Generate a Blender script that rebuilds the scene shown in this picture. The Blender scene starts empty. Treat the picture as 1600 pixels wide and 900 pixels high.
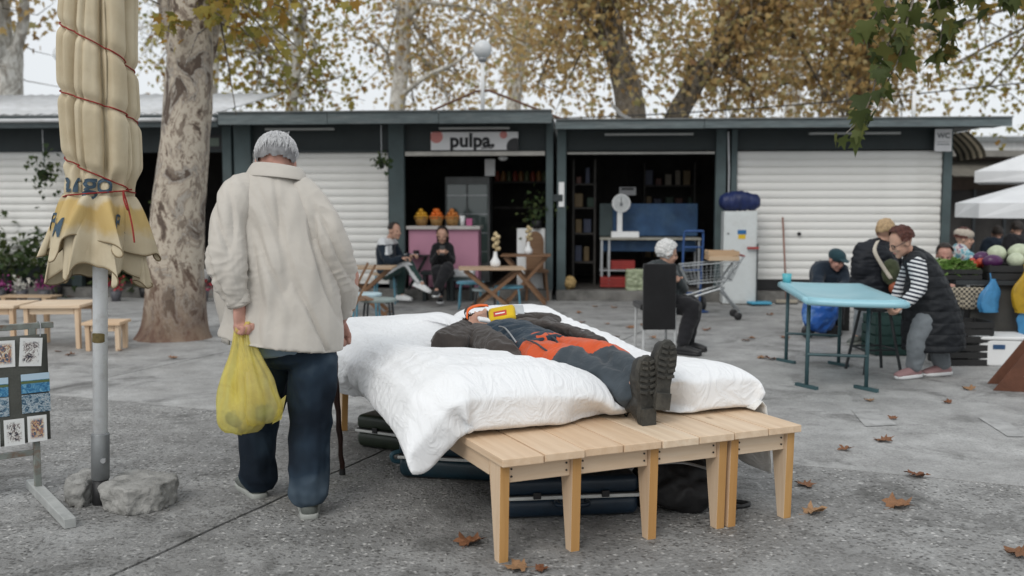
import bpy, bmesh, math, random
import numpy as np
from mathutils import Vector, Matrix, noise, Euler

S = bpy.context.scene
COL = S.collection
R = math.radians
random.seed(7); np.random.seed(7)

# ------------------------------------------------------------------ camera
FPX, CAMH, HORIZON = 1556.0, 1.40, 320.0
PITCH = math.atan((450 - HORIZON) / FPX)
cam_d = bpy.data.cameras.new('camera'); cam = bpy.data.objects.new('camera', cam_d); COL.objects.link(cam)
cam.location = (0, 0, CAMH); cam.rotation_euler = (R(90) - PITCH, 0, 0)
cam_d.sensor_width = 36; cam_d.lens = 36 * FPX / 1600; cam_d.clip_end = 2000; cam_d.clip_start = 0.05
cam_d.dof.use_dof = True; cam_d.dof.focus_distance = 4.75; cam_d.dof.aperture_fstop = 2.0; cam_d.dof.aperture_blades = 9
S.camera = cam

# ------------------------------------------------------------------ sky and sun (overcast)
W = bpy.data.worlds.new('World'); S.world = W; W.use_nodes = True
nt = W.node_tree; nt.nodes.clear()
o_ = nt.nodes.new('ShaderNodeOutputWorld'); bg = nt.nodes.new('ShaderNodeBackground')
sk = nt.nodes.new('ShaderNodeTexSky'); sk.sky_type = 'NISHITA'; sk.sun_disc = False
SUN_EL, SUN_AZ = 42, 205          # azimuth measured from +Y clockwise: behind the camera, a little to the left
sk.sun_elevation = R(SUN_EL); sk.sun_rotation = R(SUN_AZ); sk.dust_density = 3.0; sk.air_density = 1.2
hs = nt.nodes.new('ShaderNodeHueSaturation'); hs.inputs['Saturation'].default_value = 0.25
mx = nt.nodes.new('ShaderNodeMix'); mx.data_type = 'RGBA'; mx.inputs[0].default_value = 0.80
mx.inputs[7].default_value = (8.6, 9.0, 9.35, 1)     # even cloud layer
nt.links.new(sk.outputs[0], hs.inputs['Color']); nt.links.new(hs.outputs[0], mx.inputs[6])
nt.links.new(mx.outputs[2], bg.inputs[0]); bg.inputs[1].default_value = 0.108
nt.links.new(bg.outputs[0], o_.inputs[0])
sun_d = bpy.data.lights.new('sun', 'SUN'); sun_d.energy = 1.25; sun_d.angle = R(28); sun_d.color = (1, .965, .92)
sun = bpy.data.objects.new('sun', sun_d); COL.objects.link(sun)
sd = Vector((math.sin(R(SUN_AZ)) * math.cos(R(SUN_EL)), math.cos(R(SUN_AZ)) * math.cos(R(SUN_EL)), math.sin(R(SUN_EL))))
sun.rotation_euler = sd.to_track_quat('Z', 'Y').to_euler(); sun.location = sd * 30
S.view_settings.view_transform = 'Standard'; S.view_settings.look = 'None'
S.view_settings.exposure = 0.0; S.view_settings.gamma = 1.0

# ------------------------------------------------------------------ helpers
def V(*a): return Vector(a)
def lerp(a, b, t): return a + (b - a) * t
def sstep(a, b, x):
    t = max(0, min(1, (x - a) / (b - a))); return t * t * (3 - 2 * t)
def RZ(a): return Matrix.Rotation(a, 4, 'Z')
def RX(a): return Matrix.Rotation(a, 4, 'X')
def RY(a): return Matrix.Rotation(a, 4, 'Y')
def T(*a): return Matrix.Translation(Vector(a))

class MB:
    def __init__(s): s.v = []; s.f = []; s.m = []; s.mi = 0
    def add(s, vs, fs):
        o = len(s.v); s.v += [tuple(p) for p in vs]
        for f in fs: s.f.append(tuple(o + i for i in f)); s.m.append(s.mi)
        return s
    def box(s, c, d, M=None):
        x, y, z = (k / 2 for k in d); c = Vector(c)
        vs = [Vector((sx * x, sy * y, sz * z)) for sz in (-1, 1) for sy in (-1, 1) for sx in (-1, 1)]
        vs = [c + ((M.to_3x3() @ p) if M else p) for p in vs]
        return s.add(vs, [(0, 2, 3, 1), (4, 5, 7, 6), (0, 1, 5, 4), (2, 6, 7, 3), (0, 4, 6, 2), (1, 3, 7, 5)])
    def bar(s, a, b, w, h, up=(0, 0, 1)):
        a = Vector(a); b = Vector(b); d = (b - a); L = d.length; d.normalize()
        u = Vector(up)
        if abs(d.dot(u)) > .98: u = Vector((0, 1, 0))
        sx = d.cross(u).normalized(); uz = sx.cross(d)
        M = Matrix((sx, d, uz)).transposed()
        return s.box((a + b) / 2, (w, L, h), M)
    def tube(s, pts, r, n=8, cap=True):
        pts = [Vector(p) for p in pts]; k = len(pts)
        rs = r if isinstance(r, (list, tuple)) else [r] * k
        vs = []; nrm = None
        for i, p in enumerate(pts):
            t = (pts[min(i + 1, k - 1)] - pts[max(i - 1, 0)])
            if t.length < 1e-9: t = Vector((0, 0, 1))
            t.normalize()
            if nrm is None:
                nrm = t.orthogonal().normalized()
            else:
                nrm = (nrm - t * nrm.dot(t))
                nrm = nrm.normalized() if nrm.length > 1e-6 else t.orthogonal().normalized()
            b = t.cross(nrm)
            for j in range(n):
                a = 2 * math.pi * j / n
                vs.append(p + (nrm * math.cos(a) + b * math.sin(a)) * rs[i])
        fs = [(i * n + j, i * n + (j + 1) % n, (i + 1) * n + (j + 1) % n, (i + 1) * n + j) for i in range(k - 1) for j in range(n)]
        if cap: fs += [tuple(reversed(range(n))), tuple((k - 1) * n + j for j in range(n))]
        return s.add(vs, fs)
    def loft(s, rings, cap=True, closed=True):
        n = len(rings[0]); k = len(rings); vs = [p for r in rings for p in r]
        m = n if closed else n - 1
        fs = [(i * n + j, i * n + (j + 1) % n, (i + 1) * n + (j + 1) % n, (i + 1) * n + j) for i in range(k - 1) for j in range(m)]
        if cap: fs += [tuple(reversed(range(n))), tuple((k - 1) * n + j for j in range(n))]
        return s.add(vs, fs)
    def lathe(s, prof, n=16, c=(0, 0, 0), M=None, cap=True):
        rings = []
        for r, z in prof:
            ring = [Vector((r * math.cos(2 * math.pi * j / n), r * math.sin(2 * math.pi * j / n), z)) for j in range(n)]
            rings.append([Vector(c) + ((M.to_3x3() @ p) if M else p) for p in ring])
        return s.loft(rings, cap)
    def ell(s, c, r, n=14, M=None):
        if not isinstance(r, (list, tuple)): r = (r, r, r)
        rings = []; m = max(5, n // 2 + 1)
        for i in range(m + 1):
            ph = -math.pi / 2 + math.pi * i / m
            cr = max(math.cos(ph), .02)
            ring = [Vector((r[0] * cr * math.cos(2 * math.pi * j / n), r[1] * cr * math.sin(2 * math.pi * j / n), r[2] * math.sin(ph))) for j in range(n)]
            rings.append([Vector(c) + ((M.to_3x3() @ p) if M else p) for p in ring])
        return s.loft(rings, True)
    def prism(s, pts, a, b, axis='z'):
        n = len(pts)
        def q(p, h): return {'z': (p[0], p[1], h), 'y': (p[0], h, p[1]), 'x': (h, p[0], p[1])}[axis]
        vs = [q(p, a) for p in pts] + [q(p, b) for p in pts]
        fs = [(i, (i + 1) % n, n + (i + 1) % n, n + i) for i in range(n)] + [tuple(reversed(range(n))), tuple(range(n, 2 * n))]
        return s.add(vs, fs)
    def grid(s, fn, nu, nv, wrap=False):
        vs = [fn(i / nu if wrap else i / (nu - 1), j / (nv - 1)) for j in range(nv) for i in range(nu)]
        m = nu if wrap else nu - 1
        return s.add(vs, [(j * nu + i, j * nu + (i + 1) % nu, (j + 1) * nu + (i + 1) % nu, (j + 1) * nu + i) for j in range(nv - 1) for i in range(m)])
    def xf(s, M, start=0):
        for i in range(start, len(s.v)): s.v[i] = tuple(M @ Vector(s.v[i]))
        return s
    def mesh(s, name, mats, smooth=False, fix=True):
        me = bpy.data.meshes.new(name); me.from_pydata(s.v, [], s.f)
        if not isinstance(mats, (list, tuple)): mats = [mats]
        for m in mats: me.materials.append(m)
        if len(mats) > 1: me.polygons.foreach_set('material_index', s.m)
        if fix:
            bm = bmesh.new(); bm.from_mesh(me); bmesh.ops.recalc_face_normals(bm, faces=bm.faces); bm.to_mesh(me); bm.free()
        if smooth: me.polygons.foreach_set('use_smooth', [True] * len(me.polygons))
        me.update(); return me
    def build(s, name, mats, parent=None, smooth=False, bevel=0, fix=True, solid=0, sub=0, seg=2):
        return obj(name, s.mesh(name, mats, smooth, fix), parent, bevel, solid, sub, seg)

def obj(name, me, parent=None, bevel=0, solid=0, sub=0, seg=2):
    o = bpy.data.objects.new(name, me); COL.objects.link(o)
    if parent: o.parent = parent
    if solid:
        m = o.modifiers.new('solid', 'SOLIDIFY'); m.thickness = solid; m.offset = 0
    if bevel:
        m = o.modifiers.new('bevel', 'BEVEL'); m.width = bevel; m.segments = seg; m.limit_method = 'ANGLE'; m.angle_limit = R(40)
    if sub:
        m = o.modifiers.new('sub', 'SUBSURF'); m.levels = sub; m.render_levels = sub
    return o
def tag(o, label=None, cat=None, group=None, kind=None):
    if label: o['label'] = label
    if cat: o['category'] = cat
    if group: o['group'] = group
    if kind: o['kind'] = kind
    return o
def thing(name, label, cat, loc=(0, 0, 0), rz=0, group=None):
    o = bpy.data.objects.new(name, None); COL.objects.link(o); o.empty_display_size = .1
    o.location = loc; o.rotation_euler = (0, 0, rz)
    return tag(o, label, cat, group)
def copy_tree(o, parent=None):
    c = o.copy(); COL.objects.link(c); c.parent = parent
    for ch in list(o.children): copy_tree(ch, c)
    return c
def dup(o, loc, rz, label=None, scale=None):
    c = copy_tree(o); c.location = loc; c.rotation_euler = (0, 0, rz)
    if label: c['label'] = label
    if scale: c.scale = (scale,) * 3
    return c

def remesh(mb, name, mats, voxel, parent=None, smooth_it=4, disp=None, sub=0, fac=.5):
    """union of overlapping closed shells -> one continuous skin"""
    me = mb.mesh(name + '_src', [], False, True)
    o = bpy.data.objects.new(name + '_src', me); COL.objects.link(o)
    m = o.modifiers.new('r', 'REMESH'); m.mode = 'VOXEL'; m.voxel_size = voxel; m.use_smooth_shade = True
    if smooth_it:
        m = o.modifiers.new('s', 'SMOOTH'); m.factor = fac; m.iterations = smooth_it
    dg = bpy.context.evaluated_depsgraph_get(); dg.update()
    out = bpy.data.meshes.new_from_object(o.evaluated_get(dg)); out.name = name
    bpy.data.objects.remove(o); bpy.data.meshes.remove(me)
    out.materials.clear()
    for k in (mats if isinstance(mats, (list, tuple)) else [mats]): out.materials.append(k)
    if disp:
        n = len(out.vertices); nm = [v.normal.copy() for v in out.vertices]
        for v, q in zip(out.vertices, nm):
            v.co = v.co + q * disp(v.co, q)
        out.update()
    out.polygons.foreach_set('use_smooth', [True] * len(out.polygons))
    return obj(name, out, parent, sub=sub)

def text_mesh(txt, size, depth=.003, bold=0.0, spacing=1.0):
    c = bpy.data.curves.new('txt', 'FONT'); c.body = txt; c.size = size; c.extrude = depth; c.offset = bold
    c.align_x = 'CENTER'; c.align_y = 'CENTER'; c.space_character = spacing; c.resolution_u = 4
    o = bpy.data.objects.new('txt', c); COL.objects.link(o)
    dg = bpy.context.evaluated_depsgraph_get(); dg.update()
    me = bpy.data.meshes.new_from_object(o.evaluated_get(dg))
    bpy.data.objects.remove(o); bpy.data.curves.remove(c)
    return me

# ------------------------------------------------------------------ materials
def N(nt, t, **k):
    n = nt.nodes.new(t)
    for a, b in k.items():
        if a.startswith('i_'): n.inputs[int(a[2:])].default_value = b
        else: setattr(n, a, b)
    return n
def base(name):
    m = bpy.data.materials.new(name); m.use_nodes = True
    return m, m.node_tree, m.node_tree.nodes['Principled BSDF'], m.node_tree.links
def ramp(nt, stops, interp='LINEAR'):
    r = nt.nodes.new('ShaderNodeValToRGB'); cr = r.color_ramp; cr.interpolation = interp
    while len(cr.elements) < len(stops): cr.elements.new(.5)
    for e, (p, c) in zip(cr.elements, stops):
        e.position = p; e.color = (c, c, c, 1) if isinstance(c, (int, float)) else (*c[:3], 1)
    return r
def mixc(nt, L, fac, a, b, mode='MIX'):
    m = nt.nodes.new('ShaderNodeMix'); m.data_type = 'RGBA'; m.blend_type = mode
    for i, x in ((0, fac), (6, a), (7, b)):
        if hasattr(x, 'is_output'): L.new(x, m.inputs[i])
        elif isinstance(x, (tuple, list)): m.inputs[i].default_value = (*x[:3], 1)
        else: m.inputs[i].default_value = x
    return m.outputs[2]
def coords(nt, L, scale=(1, 1, 1), kind='Object', rot=(0, 0, 0)):
    tc = nt.nodes.new('ShaderNodeTexCoord'); mp = nt.nodes.new('ShaderNodeMapping')
    mp.inputs['Scale'].default_value = scale if isinstance(scale, (tuple, list)) else (scale,) * 3
    mp.inputs['Rotation'].default_value = rot
    L.new(tc.outputs[kind], mp.inputs[0]); return mp.outputs[0]
def tnoise(nt, L, vec, scale, detail=4, rough=.55, dist=0):
    n = nt.nodes.new('ShaderNodeTexNoise'); n.inputs['Scale'].default_value = scale; n.inputs['Detail'].default_value = detail
    n.inputs['Roughness'].default_value = rough; n.inputs['Distortion'].default_value = dist
    L.new(vec, n.inputs['Vector']); return n.outputs[0]
def bump(nt, L, b, h, strength, dist=.01):
    n = nt.nodes.new('ShaderNodeBump'); n.inputs['Strength'].default_value = strength; n.inputs['Distance'].default_value = dist
    L.new(h, n.inputs['Height']); L.new(n.outputs[0], b.inputs['Normal']); return n

def mat(name, col, rough=.6, var=.18, scale=6, bmp=.15, bscale=40, metal=0, dirt=None, dscale=3, damt=.5, spec=.4, stretch=(1, 1, 1), sheen=0):
    m, nt, b, L = base(name)
    vec = coords(nt, L, stretch)
    n1 = tnoise(nt, L, vec, scale, 5)
    dk = tuple(c * (1 - var) for c in col); lt = tuple(min(1, c * (1 + var)) for c in col)
    r1 = ramp(nt, [(.3, dk), (.7, lt)]); L.new(n1, r1.inputs[0]); c = r1.outputs[0]
    if dirt:
        n2 = tnoise(nt, L, vec, dscale, 6, .7); r2 = ramp(nt, [(.48, 0), (.68, damt)]); L.new(n2, r2.inputs[0])
        c = mixc(nt, L, r2.outputs[0], c, dirt)
    L.new(c, b.inputs['Base Color'])
    b.inputs['Roughness'].default_value = rough; b.inputs['Metallic'].default_value = metal
    b.inputs['Specular IOR Level'].default_value = spec
    if sheen: b.inputs['Sheen Weight'].default_value = sheen
    if bmp: bump(nt, L, b, tnoise(nt, L, vec, bscale, 4), bmp)
    return m

def m_cloth(name, col, weave=900, var=.1, wr=.35, wscale=7, rough=.85, dirt=None):
    m, nt, b, L = base(name)
    vec = coords(nt, L)
    n1 = tnoise(nt, L, vec, 4, 5)
    dk = tuple(c * (1 - var) for c in col); lt = tuple(min(1, c * (1 + var)) for c in col)
    r1 = ramp(nt, [(.3, dk), (.7, lt)]); L.new(n1, r1.inputs[0]); c = r1.outputs[0]
    if dirt:
        n2 = tnoise(nt, L, vec, 5, 6, .7); r2 = ramp(nt, [(.5, 0), (.75, .6)]); L.new(n2, r2.inputs[0]); c = mixc(nt, L, r2.outputs[0], c, dirt)
    L.new(c, b.inputs['Base Color']); b.inputs['Roughness'].default_value = rough
    b.inputs['Specular IOR Level'].default_value = .15; b.inputs['Sheen Weight'].default_value = .15
    big = tnoise(nt, L, vec, wscale, 3, .5, 1.2); fine = tnoise(nt, L, vec, weave / 3, 2)
    ad = nt.nodes.new('ShaderNodeMath'); ad.operation = 'MULTIPLY_ADD'; ad.inputs[1].default_value = .03
    L.new(fine, ad.inputs[0]); L.new(big, ad.inputs[2])
    bump(nt, L, b, ad.outputs[0], wr, .05)
    return m

def m_wood(name, a=(.62, .46, .31), b2=(.76, .63, .48), axis='y', rough=.55, knots=True):
    m, nt, b, L = base(name)
    st = {'y': (9, .55, 9), 'x': (.55, 9, 9), 'z': (9, 9, .55)}[axis]
    tc = nt.nodes.new('ShaderNodeTexCoord'); oi = nt.nodes.new('ShaderNodeObjectInfo')
    ad = nt.nodes.new('ShaderNodeVectorMath'); ad.operation = 'MULTIPLY_ADD'; ad.inputs[1].default_value = (7, 7, 7)
    cb = nt.nodes.new('ShaderNodeCombineXYZ'); L.new(oi.outputs['Random'], cb.inputs[0]); L.new(oi.outputs['Random'], cb.inputs[1]); L.new(oi.outputs['Random'], cb.inputs[2])
    L.new(cb.outputs[0], ad.inputs[0]); L.new(tc.outputs['Object'], ad.inputs[2])
    mp = nt.nodes.new('ShaderNodeMapping'); mp.inputs['Scale'].default_value = st; L.new(ad.outputs[0], mp.inputs[0])
    n1 = tnoise(nt, L, mp.outputs[0], 3.2, 8, .62, 1.5)
    r1 = ramp(nt, [(.25, a), (.5, lerpc(a, b2, .6)), (.72, b2)]); L.new(n1, r1.inputs[0]); c = r1.outputs[0]
    wv = nt.nodes.new('ShaderNodeTexWave'); wv.inputs['Scale'].default_value = .55; wv.inputs['Distortion'].default_value = 7; wv.inputs['Detail'].default_value = 3
    L.new(mp.outputs[0], wv.inputs[0]); r2 = ramp(nt, [(.1, .0), (.9, .24)]); L.new(wv.outputs[1], r2.inputs[0])
    c = mixc(nt, L, r2.outputs[0], c, tuple(k * .78 for k in a))
    if knots:
        vo = nt.nodes.new('ShaderNodeTexVoronoi'); vo.inputs['Scale'].default_value = 1.0
        mp2 = nt.nodes.new('ShaderNodeMapping'); mp2.inputs['Scale'].default_value = {'y': (7, 3, 5), 'x': (3, 7, 5), 'z': (7, 5, 3)}[axis]
        L.new(ad.outputs[0], mp2.inputs[0]); L.new(mp2.outputs[0], vo.inputs['Vector'])
        r3 = ramp(nt, [(.03, .8), (.11, 0)]); L.new(vo.outputs['Distance'], r3.inputs[0]); c = mixc(nt, L, r3.outputs[0], c, tuple(k * .42 for k in a))
    rr = mixc(nt, L, oi.outputs['Random'], c, mixc(nt, L, .45, c, (a[0] * .88, a[1] * .70, a[2] * .52)))
    L.new(rr, b.inputs['Base Color']); b.inputs['Roughness'].default_value = rough; b.inputs['Specular IOR Level'].default_value = .35
    bump(nt, L, b, n1, .10, .004)
    return m
def lerpc(a, b, t): return tuple(x + (y - x) * t for x, y in zip(a, b))
# ------------------------------------------------------------------ ground
def m_ground(name, light=0):
    m, nt, b, L = base(name)
    geo = nt.nodes.new('ShaderNodeNewGeometry'); P = geo.outputs['Position']
    big = tnoise(nt, L, P, .55, 6, .62); mid = tnoise(nt, L, P, 3.5, 6, .65); fine = tnoise(nt, L, P, 90, 3, .6)
    k = .0 + light
    r0 = ramp(nt, [(.32, (.13 + k, .128 + k, .123 + k)), (.5, (.25 + k, .248 + k, .242 + k)), (.68, (.40 + k, .40 + k, .392 + k))])
    mm = nt.nodes.new('ShaderNodeMath'); mm.operation = 'MULTIPLY_ADD'; mm.inputs[1].default_value = .55
    L.new(mid, mm.inputs[0])
    m2 = nt.nodes.new('ShaderNodeMath'); m2.operation = 'MULTIPLY'; m2.inputs[1].default_value = .46; L.new(big, m2.inputs[0]); L.new(m2.outputs[0], mm.inputs[2])
    L.new(mm.outputs[0], r0.inputs[0]); c = r0.outputs[0]
    # exposed aggregate: pale and dark stones of a centimetre or two
    vo = nt.nodes.new('ShaderNodeTexVoronoi'); vo.inputs['Scale'].default_value = 48; L.new(P, vo.inputs['Vector'])
    sep = nt.nodes.new('ShaderNodeSeparateColor'); L.new(vo.outputs['Color'], sep.inputs[0])
    rs = ramp(nt, [(.0, (.04, .038, .036)), (.42, (.13, .127, .12)), (.74, (.28, .275, .265)), (1, (.64, .63, .61))]); L.new(sep.outputs[0], rs.inputs[0])
    pv = nt.nodes.new('ShaderNodeMix'); pv.data_type = 'RGBA'; pv.inputs[0].default_value = .04
    nv = nt.nodes.new('ShaderNodeTexNoise'); nv.inputs['Scale'].default_value = 30; L.new(P, nv.inputs['Vector']); L.new(P, pv.inputs[6]); L.new(nv.outputs['Color'], pv.inputs[7]); L.new(pv.outputs[2], vo.inputs['Vector'])
    rd = ramp(nt, [(.22, 1), (.55, 0)]); L.new(vo.outputs['Distance'], rd.inputs[0])
    wear = tnoise(nt, L, P, 1.3, 6, .65); rw = ramp(nt, [(.36, .12 if light > 0 else .45), (.60, .35 if light > 0 else 1.0)]); L.new(wear, rw.inputs[0])
    fm = nt.nodes.new('ShaderNodeMath'); fm.operation = 'MULTIPLY'; L.new(rd.outputs[0], fm.inputs[0]); L.new(rw.outputs[0], fm.inputs[1])
    c = mixc(nt, L, fm.outputs[0], c, rs.outputs[0])
    # stains and grime
    st = tnoise(nt, L, P, 1.7, 7, .72, .6); r2 = ramp(nt, [(.52, 0), (.68, .72)]); L.new(st, r2.inputs[0])
    c = mixc(nt, L, r2.outputs[0], c, (.055, .054, .05))
    rf = ramp(nt, [(.3, .82), (.7, 1.16)]); L.new(fine, rf.inputs[0]); c = mixc(nt, L, 1.0, c, rf.outputs[0], 'MULTIPLY')
    oi = nt.nodes.new('ShaderNodeObjectInfo'); ro = ramp(nt, [(0, .88), (1, 1.12)]); L.new(oi.outputs['Random'], ro.inputs[0])
    c = mixc(nt, L, 1.0, c, ro.outputs[0], 'MULTIPLY')
    L.new(c, b.inputs['Base Color'])
    rr = ramp(nt, [(.4, .5), (.65, .85)]); L.new(st, rr.inputs[0]); L.new(rr.outputs[0], b.inputs['Roughness'])
    b.inputs['Specular IOR Level'].default_value = .35
    ha = nt.nodes.new('ShaderNodeMath'); ha.operation = 'MULTIPLY_ADD'; ha.inputs[1].default_value = .8
    L.new(fm.outputs[0], ha.inputs[0]); L.new(fine, ha.inputs[2])
    bump(nt, L, b, ha.outputs[0], .8, .008)
    return m
M_GROUND = m_ground('weathered_aggregate_concrete', -.008); M_GROUND2 = m_ground('smooth_worn_concrete', .065)
M_JOINT = mat('joint_dirt', (.035, .033, .03), .95, .3, 20)
gm = MB(); gm.grid(lambda u, v: V(lerp(-300, 300, u), lerp(-60, 700, v), -.014), 31, 39)
ground = tag(gm.build('ground', M_GROUND2), 'grey weathered concrete market square', None, kind='structure')
ga = V(.927, -.375, 0); gb = V(.375, .927, 0); go = V(1.47, 5.3, 0)
SA, SB = 3.28, 4.3
oa = -2.78 - go.dot(ga)
rnd = random.Random(3)
def jag(p, q, seed, n=26):
    out = []
    for i in range(n):
        t = i / n; x = p.lerp(q, t)
        w = V(noise.noise(x * 2.1 + V(seed, 0, 0)), noise.noise(x * 2.1 + V(0, seed, 3)), 0) * .014 + V(noise.noise(x * 17 + V(seed, 0, 0)), noise.noise(x * 17 + V(0, seed, 9)), 0) * .007
        out.append(x + w)
    return out
AL = [-19.2, -15.9, -12.6, -9.34, -6.06, -2.78, 4.9, 8.3, 11.6]
for i in range(len(AL) - 1):
    for j in range(-2, 4):
        g = .009
        SA = AL[i + 1] - AL[i]; c00 = go + ga * (AL[i] - go.dot(ga)) + gb * (j * SB); C = [c00, c00 + ga * SA, c00 + ga * SA + gb * SB, c00 + gb * SB]
        mid = (C[0] + C[2]) / 2
        if mid.y < -4 or mid.y > 19 or abs(mid.x) > 16: continue
        pts = []
        for k in range(4):
            pts += jag(C[k], C[(k + 1) % 4], 0)
        pts = [p + (mid - p).normalized() * g for p in pts]
        dz = rnd.uniform(-.003, .003)
        mb = MB(); n = len(pts)
        mb.add([(p.x, p.y, -.02) for p in pts] + [(p.x, p.y, dz) for p in pts],
               [(a, (a + 1) % n, n + (a + 1) % n, n + a) for a in range(n)] + [tuple(range(n, 2 * n))])
        far = j >= 1 or (j == 0)
        mb.build('concrete_slab', M_GROUND2 if far else M_GROUND, ground)
# faded painted dashes
M_PAINT = mat('worn_road_paint', (.36, .36, .355), .85, .2, 8, .2, 60, dirt=(.23, .23, .225), dscale=7, damt=1.0)
def onground(u, v, z=0.0):
    x = (u - 800) / FPX; y = -(v - 450) / FPX
    fy = math.cos(PITCH) + y * math.sin(PITCH); fz = -math.sin(PITCH) + y * math.cos(PITCH)
    t = (z - CAMH) / fz; return V(x * t, fy * t, z)
def atdepth(u, v, Y):
    x = (u - 800) / FPX; y = -(v - 450) / FPX
    fy = math.cos(PITCH) + y * math.sin(PITCH); fz = -math.sin(PITCH) + y * math.cos(PITCH)
    t = Y / fy; return V(x * t, Y, CAMH + fz * t)
for q in (((1330, 640), (1372, 640), (1402, 664), (1352, 666)), ((1528, 652), (1562, 652), (1612, 682), (1575, 682))):
    mb = MB(); mb.add([onground(u, v, .0048) for u, v in q], [(0, 1, 2, 3)]); mb.build('painted_dash', M_PAINT, ground)
# ------------------------------------------------------------------ bed of four slatted benches
BED_A = R(23.8); BED_O = V(-.04, 3.74, 0)
BE1 = V(math.cos(BED_A), math.sin(BED_A), 0); BE2 = V(-math.sin(BED_A), math.cos(BED_A), 0)
def bedw(x, y, z=0): return BED_O + BE1 * x + BE2 * y + V(0, 0, z)
M_PINE = m_wood('pale_pine_plank'); M_PINEX = m_wood('pale_pine_rail', axis='x', knots=False)
M_PINEZ = m_wood('pale_pine_leg', axis='z', knots=False)
M_PINEE = m_wood('yellow_pine_edge', (.44, .245, .085), (.55, .33, .13), axis='z', knots=False)
BW, BL, BH = .362, 2.65, .43
def bench(label, x0, nb, leg_x, dy, joint):
    """long bench: planks run lengthwise, tapered flat legs in rows under both ends"""
    t = thing('pine_bench', label, 'bench', bedw(x0, dy), BED_A)
    Wd = nb * BW; pw = BW / 2
    for k in range(nb * 2):
        off = joint[k // 2] + rnd.uniform(-.005, .005)
        MB().box((pw * (k + .5), BL / 2 + off, BH - .016 + rnd.uniform(-.0015, .0015)), (pw - .006, BL, .032)).build('plank', M_PINE, t, bevel=.003)
    for xx in leg_x:
        for yy, sg in ((.04, 1), (BL - .04, -1)):
            pts = [(yy, BH - .034), (yy + sg * .118, BH - .034), (yy + sg * .060, 0), (yy + sg * .014, 0)]
            mb = MB(); mb.prism(pts, xx, xx + .040, 'x')
            mb.m = [1 if i in (1, 3) else 0 for i in range(6)]
            mb.build('leg', [M_PINEZ, M_PINEE], t, bevel=.002)
    for a_, b_ in zip(leg_x[:-1], leg_x[1:]):
        for yy in (.075, BL - .075):
            MB().box(((a_ + b_ + .04) / 2, yy, BH - .075), (b_ - a_ - .042, .026, .078)).build('apron', M_PINEX, t, bevel=.002)
            for q in (a_ + .056, b_ - .018):
                for zz in (.06, .09):
                    MB().lathe([(.0042, 0), (.0042, .004)], 8, (q, yy - .0125, BH - zz), RX(R(90))).build('screw', M_JOINT, t)
    for xx in leg_x:
        MB().box((xx + .02, BL / 2, BH - .070), (.03, BL - .34, .068)).build('side_rail', M_PINE, t, bevel=.002)
    return t
bench('wide pale pine bench of six planks with suitcases pushed under it', 0, 3, [.012, BW - .035, BW * 2 - .035, BW * 3 - .052], 0, [0, .010, .004])
bench('narrow pale pine bench of two planks under the folded right duvet', 3 * BW + .002, 1, [.006, BW - .055], 0, [.006])

# ------------------------------------------------------------------ duvets: filled cloth settled on the benches
def m_duvet(name, col=(.80, .81, .82)):
    m, nt, b, L = base(name)
    vec = coords(nt, L)
    n1 = tnoise(nt, L, vec, 3, 4); r1 = ramp(nt, [(.3, tuple(c * .95 for c in col)), (.7, col)]); L.new(n1, r1.inputs[0])
    L.new(r1.outputs[0], b.inputs['Base Color']); b.inputs['Roughness'].default_value = .9; b.inputs['Specular IOR Level'].default_value = .1
    b.inputs['Sheen Weight'].default_value = .2; b.inputs['Subsurface Weight'].default_value = 0
    cr = tnoise(nt, L, coords(nt, L, (1.6, .7, 1), rot=(0, 0, .6)), 6, 3, .5, 1.6); c2 = tnoise(nt, L, coords(nt, L, (1, 2.2, 1), rot=(0, 0, -.4)), 13, 3, .5, 1.2)
    rr = ramp(nt, [(.35, 0), (.5, 1), (.65, 0)]); L.new(cr, rr.inputs[0])
    ad = nt.nodes.new('ShaderNodeMath'); ad.operation = 'MULTIPLY_ADD'; ad.inputs[1].default_value = .35
    L.new(c2, ad.inputs[0]); L.new(rr.outputs[0], ad.inputs[2])
    bump(nt, L, b, ad.outputs[0], .26, .018)
    return m
M_DUVET = m_duvet('white_cotton_duvet')

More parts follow.
